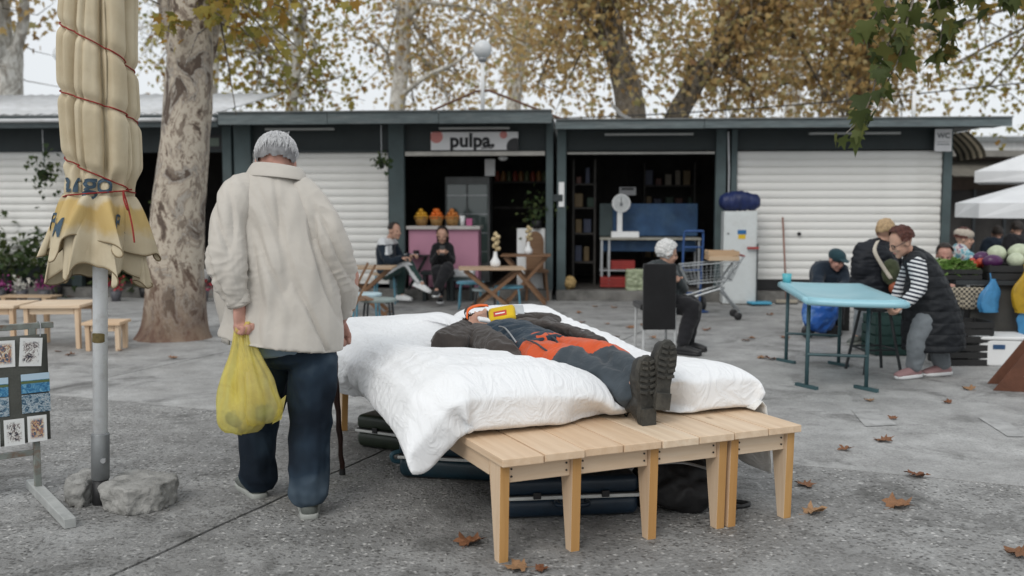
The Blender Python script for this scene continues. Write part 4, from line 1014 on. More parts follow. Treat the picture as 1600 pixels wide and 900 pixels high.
# ---------------- suitcases
def suitcase(label, corner, ang, w, d, hgt, col, band, handle=True):
    """lying case, hinged half lines, pale piping band, clasps and handle on its long side; origin at near corner"""
    m = mat('case_' + label.split()[0], col, .38, .18, 5, .12, 140, dirt=tuple(c * .5 for c in col), dscale=4, damt=.5)
    t = thing('suitcase', label, 'suitcase', (corner.x, corner.y, 0), ang)
    MB().box((w / 2, d / 2, hgt * .26 + .004), (w, d, hgt * .50)).build('lower_shell', m, t, bevel=.035, smooth=True, seg=5)
    MB().box((w / 2, d / 2, hgt * .78 + .004), (w, d, hgt * .44)).build('lid', m, t, bevel=.03, smooth=True, seg=5)
    MB().box((w / 2, d / 2, hgt * .535), (w + .006, d + .006, .016)).build('piping', band, t, bevel=.005)
    MB().box((w / 2, d / 2, hgt * .575), (w - .008, d - .008, .012)).build('seam', M_BLACK, t)
    for q in (.25, .75): MB().box((w * q, -.004, hgt * .60), (.035, .01, .03)).build('clasp', M_BLACK, t, bevel=.003)
    if handle:
        mb = MB(); mb.tube(cr([(w / 2 - .07, -.005, hgt * .45), (w / 2 - .06, -.045, hgt * .42), (w / 2 + .06, -.045, hgt * .42), (w / 2 + .07, -.005, hgt * .45)], 4), .011, 8); mb.build('handle', m, t, smooth=True)
    return t
M_PIPE = mat('pale_piping', (.55, .56, .54), .5, .15)
suitcase('green suitcase with a pale band lying under the back of the bed', onground(556, 699), R(-29), .56, .40, .19, (.016, .024, .014), M_PIPE, False)
suitcase('teal blue suitcase with a pale band and side handle under the duvet', onground(622, 748), R(-11), .52, .38, .21, (.012, .034, .048), M_PIPE, False)
cs = onground(785, 815)
suitcase('large dark blue suitcase with a pale band behind the front bench leg', cs, R(7), .62, .46, .185, (.010, .022, .038), M_PIPE, True)
hp_ = onground(610, 722); mb = MB(); mb.tube(cr([(0, 0, .06), (-.06, -.02, .07), (-.07, -.03, .11), (.0, .0, .12)], 4), .012, 8)
ob_ = mb.build('case_handle', mat('pale_blue_handle', (.05, .12, .16), .45), None, smooth=True); ob_.location = (hp_.x + .03, hp_.y - .03, 0)
for t_ in bpy.data.objects:
    if t_.get('label', '').startswith('teal blue suitcase'):
        ob_.parent = t_; ob_.location = (0.004, .12, 0); ob_.rotation_euler = (0, 0, R(20)); ob_.name = 'handle'
mb = MB(); mb.ell((0, 0, .12), (.22, .16, .13), 20); mb.ell((.02, -.12, .09), (.15, .08, .09), 16); mb.ell((-.16, .0, .08), (.07, .13, .08), 14)
rk = remesh(mb, 'rucksack', mat('black_nylon', (.012, .012, .013), .6, .3, 9, .4, 30), .012, None, 2, fold(.02, 9, 9, 9, 2)); p_ = onground(1065, 800); rk.location = (p_.x, p_.y + .12, 0.0); tag(rk, 'black rucksack lying on the ground under the bed', 'rucksack')
mb = MB(); mb.tube(cr([(.16, -.05, .03), (.26, -.08, .012), (.33, -.03, .012), (.24, .02, .015), (.15, 0, .05)], 4), .011, 6); mb.build('strap', M_BLACK, rk)
mb = MB(); mb.tube(cr([(-.12, -.10, .22), (0, -.14, .235), (.12, -.12, .2)], 5), .007, 6); mb.build('zip', M_STEEL, rk)

# ---------------- folded market umbrella
def m_umb():
    m, nt_, b, L = base('cream_canvas'); vec = coords(nt_, L)
    n1 = tnoise(nt_, L, vec, 5, 5); r1 = ramp(nt_, [(.3, (.55, .46, .31)), (.7, (.70, .62, .46))]); L.new(n1, r1.inputs[0])
    sp = nt_.nodes.new('ShaderNodeSeparateXYZ'); L.new(vec, sp.inputs[0]); n2 = tnoise(nt_, L, vec, 9, 3)
    ad = nt_.nodes.new('ShaderNodeMath'); ad.operation = 'MULTIPLY_ADD'; ad.inputs[1].default_value = .16; L.new(n2, ad.inputs[0]); L.new(sp.outputs[2], ad.inputs[2])
    r2 = ramp(nt_, [(.0, 0), (.28, 0), (.40, .75), (.55, .8), (.62, 0)]); mr = nt_.nodes.new('ShaderNodeMapRange'); mr.inputs[1].default_value = 1.2; mr.inputs[2].default_value = 1.7
    L.new(ad.outputs[0], mr.inputs[0]); L.new(mr.outputs[0], r2.inputs[0])
    c = mixc(nt_, L, r2.outputs[0], r1.outputs[0], (.58, .40, .12))
    n3 = tnoise(nt_, L, vec, 3, 6, .7); r3 = ramp(nt_, [(.52, 0), (.75, .5)]); L.new(n3, r3.inputs[0]); c = mixc(nt_, L, r3.outputs[0], c, (.44, .36, .23))
    L.new(c, b.inputs['Base Color']); b.inputs['Roughness'].default_value = .8; b.inputs['Specular IOR Level'].default_value = .2
    a1 = tnoise(nt_, L, vec, 420, 2); a2 = tnoise(nt_, L, coords(nt_, L, (14, 14, 3)), 1, 3, .5, 1); ad2 = nt_.nodes.new('ShaderNodeMath'); ad2.operation = 'MULTIPLY_ADD'; ad2.inputs[1].default_value = .08
    L.new(a1, ad2.inputs[0]); L.new(a2, ad2.inputs[2]); bump(nt_, L, b, ad2.outputs[0], .35, .02)
    tl = nt_.nodes.new('ShaderNodeBsdfTranslucent'); L.new(c, tl.inputs[0]); ms = nt_.nodes.new('ShaderNodeMixShader'); ms.inputs[0].default_value = .18
    L.new(b.outputs[0], ms.inputs[1]); L.new(tl.outputs[0], ms.inputs[2]); L.new(ms.outputs[0], nt_.nodes['Material Output'].inputs[0])
    return m
M_UMB = m_umb(); M_ROPE = mat('red_cord', (.26, .018, .014), .7, .25, 60, .4, 200)
ub = onground(157, 788); um = thing('market_umbrella', 'folded cream market umbrella tied with red cord on a white pole', 'umbrella', (ub.x, ub.y, 0)); um.rotation_euler = (0, R(1.9), 0)
ropek = [(180, 2.62), (360, 2.42), (540, 2.235), (720, 2.02), (900, 1.925), (1080, 1.795), (1260, 1.64), (1440, 1.462), (1620, 1.425), (1800, 1.475)]
def rope_z(a):
    for (a0, z0), (a1, z1) in zip(ropek[:-1], ropek[1:]):
        if a0 <= a <= a1:
            t = (a - a0) / (a1 - a0); return lerp(z0, z1, t)
def umb_r(th, z):
    a = th % (2 * math.pi); dz = 3.2 - z
    w = .35 * noise.noise(V(math.cos(a) * 1.2, math.sin(a) * 1.2, z * 1.3)); w2 = noise.noise(V(math.cos(a) * 2.3 + 4, math.sin(a) * 2.3, z * .9))
    crease = (1 - abs(math.sin(3.5 * a + .6 + 1.6 * w))) ** 3.0; crease2 = (1 - abs(math.sin(5.5 * a + 2.1 + 2.2 * w2))) ** 4
    r = .166 - .066 * crease - .030 * crease2 + .018 * w2 + .012 * math.sin(z * 5 + a) + .014 * w
    top_ = sstep(2.2, 3.4, z); r *= 1 - .50 * top_
    deg = math.degrees(a)
    for k in range(6):
        q = rope_z(deg + 360 * k)
        if q: r -= .020 * math.exp(-((z - q) / .024) ** 2) * (1 if k < 5 else .0)
    r = lerp(r, .135 + .018 * math.sin(11 * a + 2 * w2) + .008 * w2, sstep(1.58, 1.46, z))
    return r
mb = MB(); NA, NZ = 190, 150
mb.grid(lambda u_, v_: V(umb_r(u_ * 2 * math.pi, lerp(1.42, 3.35, v_)) * math.cos(u_ * 2 * math.pi), umb_r(u_ * 2 * math.pi, lerp(1.42, 3.35, v_)) * math.sin(u_ * 2 * math.pi), lerp(1.42, 3.35, v_)), NA, NZ, True)
can = mb.build('canopy', M_UMB, um, smooth=True)
def skirt(seed, L0, R1, k, amp, warp):
    def fn(u_, v_):
        a = u_ * 2 * math.pi; n1 = noise.noise(V(math.cos(a) * 1.5, math.sin(a) * 1.5, seed)); n2 = noise.noise(V(math.cos(a) * 3.1, math.sin(a) * 3.1, seed + 5))
        ln = L0 * (1 + .22 * n1 + .14 * n2 + .10 * math.sin(2 * a + seed))
        ph = k * a + seed + 2.2 * n1; rp = math.sin(ph); rp2 = math.sin(ph * 2 + 1)
        aa = a + warp * v_ ** 1.3 * math.sin(ph + 1.2) + .05 * n2 * v_
        r = .132 + .018 * math.sin(11 * a) * (1 - v_) + (R1 - .132) * v_ ** .72 + amp * v_ ** 1.1 * (rp * (.75 + .5 * n2) + .25 * rp2)
        z = 1.445 - ln * (v_ ** 1.05) - .03 * v_ * rp + .02 * math.sin(v_ * math.pi)
        return V(r * math.cos(aa), r * math.sin(aa), z)
    return fn
sk1 = skirt(2.0, .37, .195, 7, .060, .20); sk2 = skirt(7.4, .25, .215, 6, .075, .22)
M_HEM = mat('hem_binding', (.20, .15, .085), .8)
for fn, nm in ((sk1, 'skirt'), (sk2, 'valance')):
    mb = MB(); mb.grid(fn, 260, 34, True); o = mb.build(nm, M_UMB, um, smooth=True, solid=.0025)
    mb = MB(); P_ = [fn(i / 260, 1.0) for i in range(261)]; mb.tube(P_, .0032, 5, cap=False); mb.build('hem_stitch', M_HEM, o, smooth=True)
# lettering printed round the valance
M_BLUEINK = mat('faded_blue_print', (.05, .085, .12), .8, .3, 30)
def wrap_text(txt, size, u0, v0, fn, sc=1.35, bold=.001, vs=.26):
    me = text_mesh(txt, size, 0, bold); me.materials.clear(); me.materials.append(M_BLUEINK)
    bm = bmesh.new(); bm.from_mesh(me); bmesh.ops.subdivide_edges(bm, edges=[e for e in bm.edges if e.calc_length() > .012], cuts=2)
    e = .002
    for v in bm.verts:
        uu = u0 + v.co.x / sc; vv = max(0.02, min(.98, v0 - v.co.y / vs))
        p = fn(uu, vv); n = (fn(uu + e, vv) - fn(uu - e, vv)).cross(fn(uu, vv + e) - fn(uu, vv - e)); n.normalize()
        if n.dot(V(p.x, p.y, 0)) < 0: n = -n
        v.co = p + n * .006
    bm.to_mesh(me); bm.free(); o = obj('lettering', me, um); o.data.name = 'lettering'; return o
wrap_text('REM', .10, .615, .60, sk2); wrap_text('R', .10, .90, .62, sk2)
canf = lambda u_, v_: V(umb_r(u_ * 2 * math.pi, 1.62 - v_ * .20) * math.cos(u_ * 2 * math.pi), umb_r(u_ * 2 * math.pi, 1.62 - v_ * .20) * math.sin(u_ * 2 * math.pi), 1.62 - v_ * .20)
wrap_text('ango', .13, .74, .62, canf, .95, .002, .20)
# cord
mb = MB(); P_ = []
for q in range(0, 1621, 6):
    a = 180 + q; z = rope_z(a); P_.append(V((max(umb_r(R(a), z), umb_r(R(a + 5), z), umb_r(R(a - 5), z)) + .004) * math.cos(R(a)), (max(umb_r(R(a), z), umb_r(R(a + 5), z), umb_r(R(a - 5), z)) + .004) * math.sin(R(a)), z))
mb.tube(P_, .0032, 6); mb.build('cord', M_ROPE, um, smooth=True)
mb = MB(); mb.tube(cr([V(.135, -.075, 1.468), V(.165, -.10, 1.40), V(.195, -.125, 1.31), V(.21, -.14, 1.24)], 5), .004, 6); mb.tube(cr([V(.135, -.075, 1.468), V(.155, -.12, 1.43), V(.175, -.13, 1.385), V(.165, -.10, 1.40)], 5), .004, 6); mb.build('cord_tail', M_ROPE, um, smooth=True)
M_POLEW = mat('white_pole_paint', (.86, .88, .89), .45, .06, 5, .05, 40, dirt=(.45, .42, .38), dscale=14, damt=.35)
MB().tube([(0, 0, .30), (0, 0, 3.45)], .033, 24).build('pole', M_POLEW, um, smooth=True)
MB().lathe([(.036, .12), (.041, .125), (.041, .335), (.038, .34)], 24).build('socket', mat('dull_grey_socket', (.22, .23, .235), .5, .15, 8, .1, 60, metal=.5), um, smooth=True)
MB().lathe([(.03, 0), (.036, .005), (.036, .12)], 20).build('socket_base', M_BLACK, um, smooth=True)
MB().lathe([(.012, 0), (.012, .012)], 10, (.03, -.035, .22), RX(R(90))).build('bolt', M_STEEL, um)
mb = MB(); mb.grid(lambda u_, v_: V(.0345 * math.sin((u_ - .5) * 1.9), -.0345 * math.cos((u_ - .5) * 1.9), .79 + .045 * (v_ - .5) * (1 - .25 * (2 * u_ - 1) ** 4)), 12, 5); mb.build('label_plate', mat('brass_label', (.12, .09, .03), .45, .3, 60), um, solid=.002)
mb = MB(); mb.lathe([(.34, -.01), (.36, .0)], 16, (0, 0, .0)); 
# broken concrete weights round the socket
M_CONC = mat('rough_concrete', (.30, .295, .28), .95, .3, 9, .9, 55, dirt=(.10, .10, .09), dscale=14, damt=.7)
def chunk(label, pts, z1, loc, seed):
    mb = MB(); n = len(pts); c = sum((V(*p, 0) for p in pts), V(0, 0, 0)) / n
    mb.prism(pts, 0, z1)
    o = remesh(mb, 'concrete_weight', M_CONC, .012, None, 2, lambda co, q: .016 * noise.noise(co * 14 + V(seed, 0, 0)) + .012 * noise.noise(co * 34 + V(seed, 1, 0)) * (1.4 if q.z < .5 else .5))
    o.location = loc; tag(o, label, 'weight'); return o
chunk('broken concrete slab weighing down the umbrella, beside the old man', [(.045, -.10), (.20, -.20), (.32, -.12), (.36, .03), (.26, .16), (.06, .16)], .125, (ub.x, ub.y, .0), 2)
chunk('broken concrete slab weighing down the umbrella, beside the postcard stand', [(-.05, -.07), (-.13, -.06), (-.21, .12), (-.14, .20), (-.045, .15)], .12, (ub.x, ub.y, .0), 8)
# ---------------- postcard stand
pb = onground(60, 774); PSA = math.atan2(.6, .8); M_STANDM = mat('rusty_grey_tube', (.20, .22, .20), .6, .25, 12, .3, 60, dirt=(.16, .07, .03), dscale=16, damt=.85)
ps = thing('postcard_stand', 'grey board of postcards on a rusty metal stand', 'stand', (pb.x, pb.y, 0), PSA)
for x in (0, -1.0):
    MB().box((x, 0, .42), (.030, .030, .80)).build('post', M_STANDM, ps, bevel=.003); MB().box((x, -.24, .0255), (.05, .78, .045)).build('foot', mat('pale_grey_foot', (.36, .37, .36), .6, .2, 10, .2), ps, bevel=.004)
MB().box((-.48, 0, .825), (1.15, .030, .028)).build('top_bar', M_STANDM, ps, bevel=.003); MB().box((-.5, 0, .215), (.97, .028, .026)).build('lower_bar', M_STANDM, ps, bevel=.003)
M_BOARD = mat('grey_felt_board', (.085, .088, .078), .9, .2, 6, .3, 90)
mb = MB(); mb.grid(lambda u_, v_: V(lerp(-1.0, .06, u_), -.028 + .006 * math.sin(u_ * 7), lerp(.785, .275, v_) - .03 * (1 - u_) * v_), 20, 12); mb.build('board', M_BOARD, ps, smooth=True, solid=.006)
MB().tube(cr([(.03, -.03, .775), (.035, -.02, .83), (.03, .0, .845), (.028, .015, .82)], 4), .003, 6).build('hook', M_STEEL, ps)
def m_card(name, kind, seed):
    m, nt_, b, L = base(name); tc = nt_.nodes.new('ShaderNodeTexCoord'); mp = nt_.nodes.new('ShaderNodeMapping'); L.new(tc.outputs['Generated'], mp.inputs[0]); mp.inputs['Location'].default_value = (seed * 3.1, 0, seed)
    vec = mp.outputs[0]; n = tnoise(nt_, L, vec, 6 if kind != 'sea' else 5, 5, .7, 1.5)
    if kind == 'ink': r = ramp(nt_, [(.40, (.02, .025, .045)), (.47, (.25, .2, .18)), (.52, (.72, .72, .70))])
    elif kind == 'colour': r = ramp(nt_, [(.36, (.02, .03, .05)), (.43, (.05, .16, .25)), (.50, (.40, .12, .06)), (.56, (.55, .45, .25)), (.64, (.7, .7, .68))])
    elif kind == 'fish': r = ramp(nt_, [(.38, (.02, .05, .09)), (.48, (.10, .2, .28)), (.55, (.55, .6, .62)), (.62, (.06, .12, .18))])
    else: r = ramp(nt_, [(.35, (.02, .10, .22)), (.5, (.04, .2, .38)), (.65, (.2, .42, .55))])
    L.new(n, r.inputs[0]); c = r.outputs[0]
    sp = nt_.nodes.new('ShaderNodeSeparateXYZ'); L.new(tc.outputs['Generated'], sp.inputs[0])
    if kind in ('ink', 'colour'):
        def edge(o_, lo, hi):
            rr_ = ramp(nt_, [(0, 0), (lo, 0), (lo + .12, 1), (hi - .12, 1), (hi, 0), (1, 0)]); L.new(o_, rr_.inputs[0]); return rr_.outputs[0]
        mm = nt_.nodes.new('ShaderNodeMath'); mm.operation = 'MULTIPLY'; L.new(edge(sp.outputs[0], .10, .9), mm.inputs[0]); L.new(edge(sp.outputs[2], .08, .92), mm.inputs[1])
        c = mixc(nt_, L, mm.outputs[0], (.74, .75, .74), c)
    if kind == 'sea':
        r5 = ramp(nt_, [(.48, 0), (.52, 1), (.62, 1), (.66, 0)]); L.new(sp.outputs[2], r5.inputs[0]); c = mixc(nt_, L, r5.outputs[0], c, (.10, .14, .05)); r6 = ramp(nt_, [(.66, 0), (.68, 1)]); L.new(sp.outputs[2], r6.inputs[0]); c = mixc(nt_, L, r6.outputs[0], c, (.45, .6, .72))
    L.new(c, b.inputs['Base Color']); b.inputs['Roughness'].default_value = .35; return m
k = 0
for (x, z, w, hh, kind, rot) in ((-.015, .705, .098, .135, 'ink', .08), (-.128, .705, .09, .125, 'colour', .02), (-.25, .70, .09, .13, 'ink', -.03), (-.38, .70, .09, .13, 'colour', .02),
                                 (.0, .555, .125, .092, 'sea', 0), (.0, .458, .125, .088, 'fish', 0), (-.18, .55, .125, .09, 'sea', .02), (-.18, .455, .125, .09, 'fish', 0),
                                 (.0, .335, .085, .125, 'colour', 0), (-.10, .33, .088, .125, 'ink', 0), (-.205, .325, .088, .125, 'colour', .02), (-.31, .32, .088, .125, 'ink', -.02), (-.55, .6, .125, .09, 'sea', 0), (-.55, .4, .09, .125, 'ink', 0)):
    o = MB().box((0, 0, 0), (w, .0015, hh)).build('postcard', m_card('card_print', kind, k), ps); o.location = (x, -.036, z); o.rotation_euler = (0, rot, 0); k += 1
# ------------------------------------------------------------------ trees
def m_bark(name, pale=(.50, .46, .38), mid=(.26, .22, .16), dark=(.075, .055, .04), darkbase=True):
    m, nt_, b, L = base(name); vec = coords(nt_, L, (1, 1, .6))
    n1 = tnoise(nt_, L, vec, 3.4, 6, .66, .7); r1 = ramp(nt_, [(.40, dark), (.43, mid), (.455, pale), (.515, lerpc(pale, mid, .25)), (.535, mid), (.56, lerpc(pale, (.33, .31, .28), .7)), (.605, dark)], 'LINEAR'); L.new(n1, r1.inputs[0])
    c = r1.outputs[0]
    n2 = tnoise(nt_, L, vec, 11, 5, .7, .5); r2 = ramp(nt_, [(.54, 0), (.58, .85)]); L.new(n2, r2.inputs[0]); c = mixc(nt_, L, r2.outputs[0], c, lerpc(mid, dark, .5))
    if darkbase:
        sp = nt_.nodes.new('ShaderNodeSeparateXYZ'); tc = nt_.nodes.new('ShaderNodeTexCoord'); L.new(tc.outputs['Object'], sp.inputs[0])
        ad = nt_.nodes.new('ShaderNodeMath'); ad.operation = 'MULTIPLY_ADD'; ad.inputs[1].default_value = 1.6; L.new(n1, ad.inputs[0]); L.new(sp.outputs[2], ad.inputs[2])
        r3 = ramp(nt_, [(.30, .9), (.52, .0)]); mr = nt_.nodes.new('ShaderNodeMapRange'); mr.inputs[2].default_value = 3; L.new(ad.outputs[0], mr.inputs[0]); L.new(mr.outputs[0], r3.inputs[0])
        n4 = tnoise(nt_, L, vec, 8, 4); r4 = ramp(nt_, [(.4, (.10, .045, .028)), (.6, (.19, .13, .09))]); L.new(n4, r4.inputs[0]); c = mixc(nt_, L, r3.outputs[0], c, r4.outputs[0])
    L.new(c, b.inputs['Base Color']); b.inputs['Roughness'].default_value = .85
    bump(nt_, L, b, n2, .6, .02); return m
def m_leaf(name, stops, trans=.55):
    m, nt_, b, L = base(name); g = nt_.nodes.new('ShaderNodeNewGeometry')
    r = ramp(nt_, stops); L.new(g.outputs['Random Per Island'], r.inputs[0]); L.new(r.outputs[0], b.inputs['Base Color'])
    b.inputs['Roughness'].default_value = .6; b.inputs['Specular IOR Level'].default_value = .25
    tl = nt_.nodes.new('ShaderNodeBsdfTranslucent'); L.new(r.outputs[0], tl.inputs[0]); ms = nt_.nodes.new('ShaderNodeMixShader'); ms.inputs[0].default_value = trans
    L.new(b.outputs[0], ms.inputs[1]); L.new(tl.outputs[0], ms.inputs[2]); L.new(ms.outputs[0], nt_.nodes['Material Output'].inputs[0]); return m
M_BARK = m_bark('mottled_plane_bark', (.46, .405, .33), (.25, .20, .155), (.085, .060, .045)); M_BARKP = m_bark('pale_plane_bark', (.70, .69, .65), (.54, .52, .47), (.34, .31, .27), False); M_BARKD = m_bark('dark_plane_bark', (.20, .17, .13), (.11, .09, .07), (.045, .038, .03), False)
GOLD = [(0, (.48, .33, .14)), (.25, (.58, .42, .18)), (.5, (.42, .27, .12)), (.72, (.60, .49, .26)), (.88, (.38, .36, .16)), (1, (.28, .16, .08))]
GREENY = [(0, (.27, .26, .07)), (.3, (.44, .34, .08)), (.6, (.20, .21, .06)), (.85, (.40, .24, .05)), (1, (.26, .14, .04))]
DKGREEN = [(0, (.045, .062, .018)), (.5, (.085, .105, .028)), (.8, (.13, .13, .035)), (1, (.20, .13, .03))]
M_LGOLD = m_leaf('golden_leaves', GOLD); M_LGREENY = m_leaf('yellow_green_leaves', GREENY); M_LDK = m_leaf('dark_green_leaves', DKGREEN, .3)
LEAF_OUT = [(0, 0), (.30, -.08), (.50, .10), (.33, .22), (.52, .52), (.22, .48), (.0, 1.0), (-.22, .48), (-.52, .52), (-.33, .22), (-.50, .10), (-.30, -.08)]
def leaf_mesh(name, P, S, mat_, rs, droop=.5):
    """P (n,3) positions, S (n,) sizes -> lobed leaves, one island each"""
    n = len(P); tpl = np.array([(x, y - .3, -.10 * abs(x) - .12 * (y - .4) ** 2) for x, y in LEAF_OUT] + [(0, .05, .03)]); k = len(LEAF_OUT)
    a = rs.uniform(0, 2 * np.pi, n); tilt = rs.normal(1.1 * droop + .5, .55, n); roll = rs.uniform(-1, 1, n)
    ca, sa = np.cos(a), np.sin(a); ct, st = np.cos(tilt), np.sin(tilt); c2, s2 = np.cos(roll), np.sin(roll)
    x, y, z = (tpl[:, i][None, :] * S[:, None] for i in range(3))
    x1 = x * c2[:, None] + z * s2[:, None]; z1 = -x * s2[:, None] + z * c2[:, None]
    y2 = y * ct[:, None] + z1 * st[:, None]; z2 = -y * st[:, None] + z1 * ct[:, None]
    X_ = x1 * ca[:, None] - y2 * sa[:, None] + P[:, 0:1]; Y_ = x1 * sa[:, None] + y2 * ca[:, None] + P[:, 1:2]; Z_ = z2 + P[:, 2:3]
    co = np.stack([X_, Y_, Z_], -1).reshape(-1, 3); m = k + 1
    tri = np.array([(i, (i + 1) % k, k) for i in range(k)]); F = (tri[None] + (np.arange(n) * m)[:, None, None]).reshape(-1, 3)
    me = bpy.data.meshes.new(name); me.vertices.add(len(co)); me.vertices.foreach_set('co', co.ravel().astype(np.float32))
    me.loops.add(F.size); me.loops.foreach_set('vertex_index', F.ravel().astype(np.int32)); me.polygons.add(len(F))
    me.polygons.foreach_set('loop_start', np.arange(0, F.size, 3, dtype=np.int32)); me.polygons.foreach_set('loop_total', np.full(len(F), 3, np.int32))
    me.materials.append(mat_); me.update(calc_edges=True); return me
def grow(rs, base_, top_r, trunk, limbs, crown_c, crown_r, twigs):
    """limb polylines from the trunk to the crown, then twigs; returns tubes and twig tips"""
    tubes = []; tips = []
    for k in range(limbs):
        t = rs.uniform(.55, 1.0); p0 = trunk[min(int(t * (len(trunk) - 1)), len(trunk) - 1)]
        d = Vector(rs.normal(0, 1, 3)); d.normalize(); q = crown_c + V(d.x * crown_r.x, d.y * crown_r.y, d.z * crown_r.z) * rs.uniform(.55, .95)
        mid = p0.lerp(q, .5) + V(*rs.normal(0, .25, 3)) + V(0, 0, .3)
        L_ = cr([p0, p0.lerp(mid, .5) + V(*rs.normal(0, .12, 3)), mid, q], 5); tubes.append((L_, [lerp(top_r * .55, .018, i / (len(L_) - 1)) for i in range(len(L_))]))
        for w in range(twigs):
            s_ = L_[rs.randint(len(L_) // 3, len(L_))]; e = s_ + V(*rs.normal(0, .55, 3)) + V(0, 0, -.15); m_ = s_.lerp(e, .5) + V(*rs.normal(0, .1, 3))
            tubes.append(([s_, m_, e], [.016, .010, .005])); tips += [s_.lerp(e, f) for f in (.3, .55, .8, 1.0)]
    return tubes, tips
def tree(label, bx, by, trunk_px, rad, crown_c, crown_r, limbs, twigs, nleaf, lsize, mat_b, mat_l, seed, group=None, cluster=.30, zmin=2.9, fill=.25):
    rs = np.random.RandomState(seed)
    t = thing('plane_tree', label, 'tree', (bx, by, 0), 0, group)
    trunk = cr([V(*p) for p in trunk_px], 6); n = len(trunk)
    rr_ = crv(rad, 6); rr_ = [rr_[min(int(i * (len(rr_) - 1) / (n - 1) + .5), len(rr_) - 1)] for i in range(n)]
    mb = MB(); rings = []
    for i, p in enumerate(trunk):
        rings.append([p + V(math.cos(a), math.sin(a), 0) * rr_[i] * (1 + .10 * noise.noise(V(math.cos(a) * 1.3, math.sin(a) * 1.3, p.z * 1.2 + seed)) + .05 * noise.noise(V(math.cos(a) * 3, math.sin(a) * 3, p.z * 4 + seed))) for a in [2 * math.pi * k / 28 for k in range(28)]])
    mb.loft(rings); tk = mb.build('trunk', mat_b, t, smooth=True)
    tubes, tips = grow(rs, None, rr_[-1], trunk, limbs, Vector(crown_c), Vector(crown_r), twigs)
    for L_, q in tubes[:400]:
        pass
    big = [x for x in tubes if x[1][0] > .02]; small = [x for x in tubes if x[1][0] <= .02]
    for L_, q in big:
        MB().tube(L_, q, 9).build('limb', mat_b, tk, smooth=True)
    if small:
        mb = MB()
        for L_, q in small: mb.tube(L_, q, 4, cap=False)
        tag(mb.build('twigs', M_BARKD, t), kind='stuff')
    if nleaf:
        T_ = np.array([tuple(p) for p in tips]); k = int(nleaf * (1 - fill))
        P = T_[rs.randint(0, len(T_), k)] + rs.normal(0, cluster, (k, 3))
        q = rs.normal(0, 1, (nleaf - k, 3)); q /= np.linalg.norm(q, axis=1)[:, None]; q *= rs.uniform(.2, 1, (nleaf - k, 1)) ** .45
        P = np.vstack([P, np.array(crown_c) + q * np.array(crown_r)]); P = P[P[:, 2] > zmin]
        S_ = rs.uniform(.6, 1.25, len(P)) * lsize
        tag(obj('crown', leaf_mesh('crown', P, S_, mat_l, rs), t), kind='stuff')
    return t
def px(u, Y): return (u - 800) / FPX * Y
# mottled tree beside the old man
hb = onground(272, 528)
t0 = tree('mottled plane tree trunk standing between the umbrella and the old man', hb.x, hb.y, [(-.02, 0, -.05), (0, 0, .12), (.03, 0, .7), (.10, .02, 1.5), (.19, .04, 2.4), (.26, .05, 3.3), (.34, .05, 4.3), (.36, .1, 5.2)], [.44, .335, .30, .275, .250, .225, .215, .18],
     (.8, .6, 6.3), (2.6, 2.2, 1.5), 9, 14, 1500, .12, M_BARK, M_LGREENY, 4, zmin=3.75, cluster=.35)
# leafy sprigs growing low on its trunk
rs = np.random.RandomState(9); P = []
mb = MB()
for (x, z, dx, dz) in ((-.05, 3.45, -.55, .05), (.0, 3.55, -.8, .35), (.40, 3.3, .35, -.10), (.42, 3.45, .9, -.1), (.45, 3.6, 1.1, -.75), (.3, 3.5, .55, -.35), (.2, 3.2, -.02, -.12), (.5, 3.7, 1.4, -.3), (.45, 3.8, .8, -.9)):
    a = V(x, 0, z); e = V(x + dx, rs.uniform(-.5, .1), z + dz); mm_ = a.lerp(e, .5) + V(0, -.1, .08); L_ = cr([a, mm_, e], 4); mb.tube(L_, [.008] * len(L_), 4)
    for q in L_[2:]:
        for k in range(4): P.append(q + V(*rs.normal(0, .07, 3)))
tag(mb.build('low_twigs', M_BARKD, t0), kind='stuff')
tag(obj('low_leaves', leaf_mesh('low_leaves', np.array([tuple(p) for p in P]), rs.uniform(.07, .14, len(P)), M_LGREENY, rs), t0), kind='stuff')
scar = MB()
tree('white barked forked plane tree behind the kiosk with flowers', px(18, 19.5), 19.5, [(-.05, 0, 0), (0, 0, 2), (.02, 0, 3.6), (.10, 0, 4.4)], [.34, .31, .30, .26], (-.6, 0, 7.0), (3.4, 2.5, 2.6), 10, 9, 1500, .16, M_BARKP, M_LGOLD, 11, 'trees behind the kiosks', zmin=4.3)
BG = 'trees behind the kiosks'
tree('yellow green plane tree with thin crown behind the juice bar shutter', px(445, 21), 21, [(0, 0, 0), (.1, 0, 2.5), (.3, 0, 4.2), (.5, 0, 5.5)], [.16, .13, .11, .08], (-.2, 0, 5.2), (2.3, 2, 2.6), 11, 16, 2300, .125, M_BARKP, M_LGREENY, 12, BG)
tree('slender pale plane tree with sparse ochre leaves behind the globe lamp', px(615, 25), 25, [(0, 0, 0), (.05, 0, 3), (.25, 0, 5), (.35, 0, 7.5)], [.24, .21, .19, .14], (.6, 0, 6.5), (3.6, 2.2, 3.4), 14, 12, 3000, .12, M_BARKP, M_LGOLD, 13, BG, fill=.35)
tree('dark trunked golden plane tree behind the gap between the kiosks', px(990, 19.5), 19.5, [(0, 0, 0), (-.05, 0, 2.4), (-.15, 0, 3.6), (-.7, 0, 5.4), (-.9, 0, 7)], [.36, .30, .28, .20, .15], (-.4, .3, 5.3), (2.3, 2.0, 2.7), 14, 18, 5200, .12, M_BARKD, M_LGOLD, 14, BG)
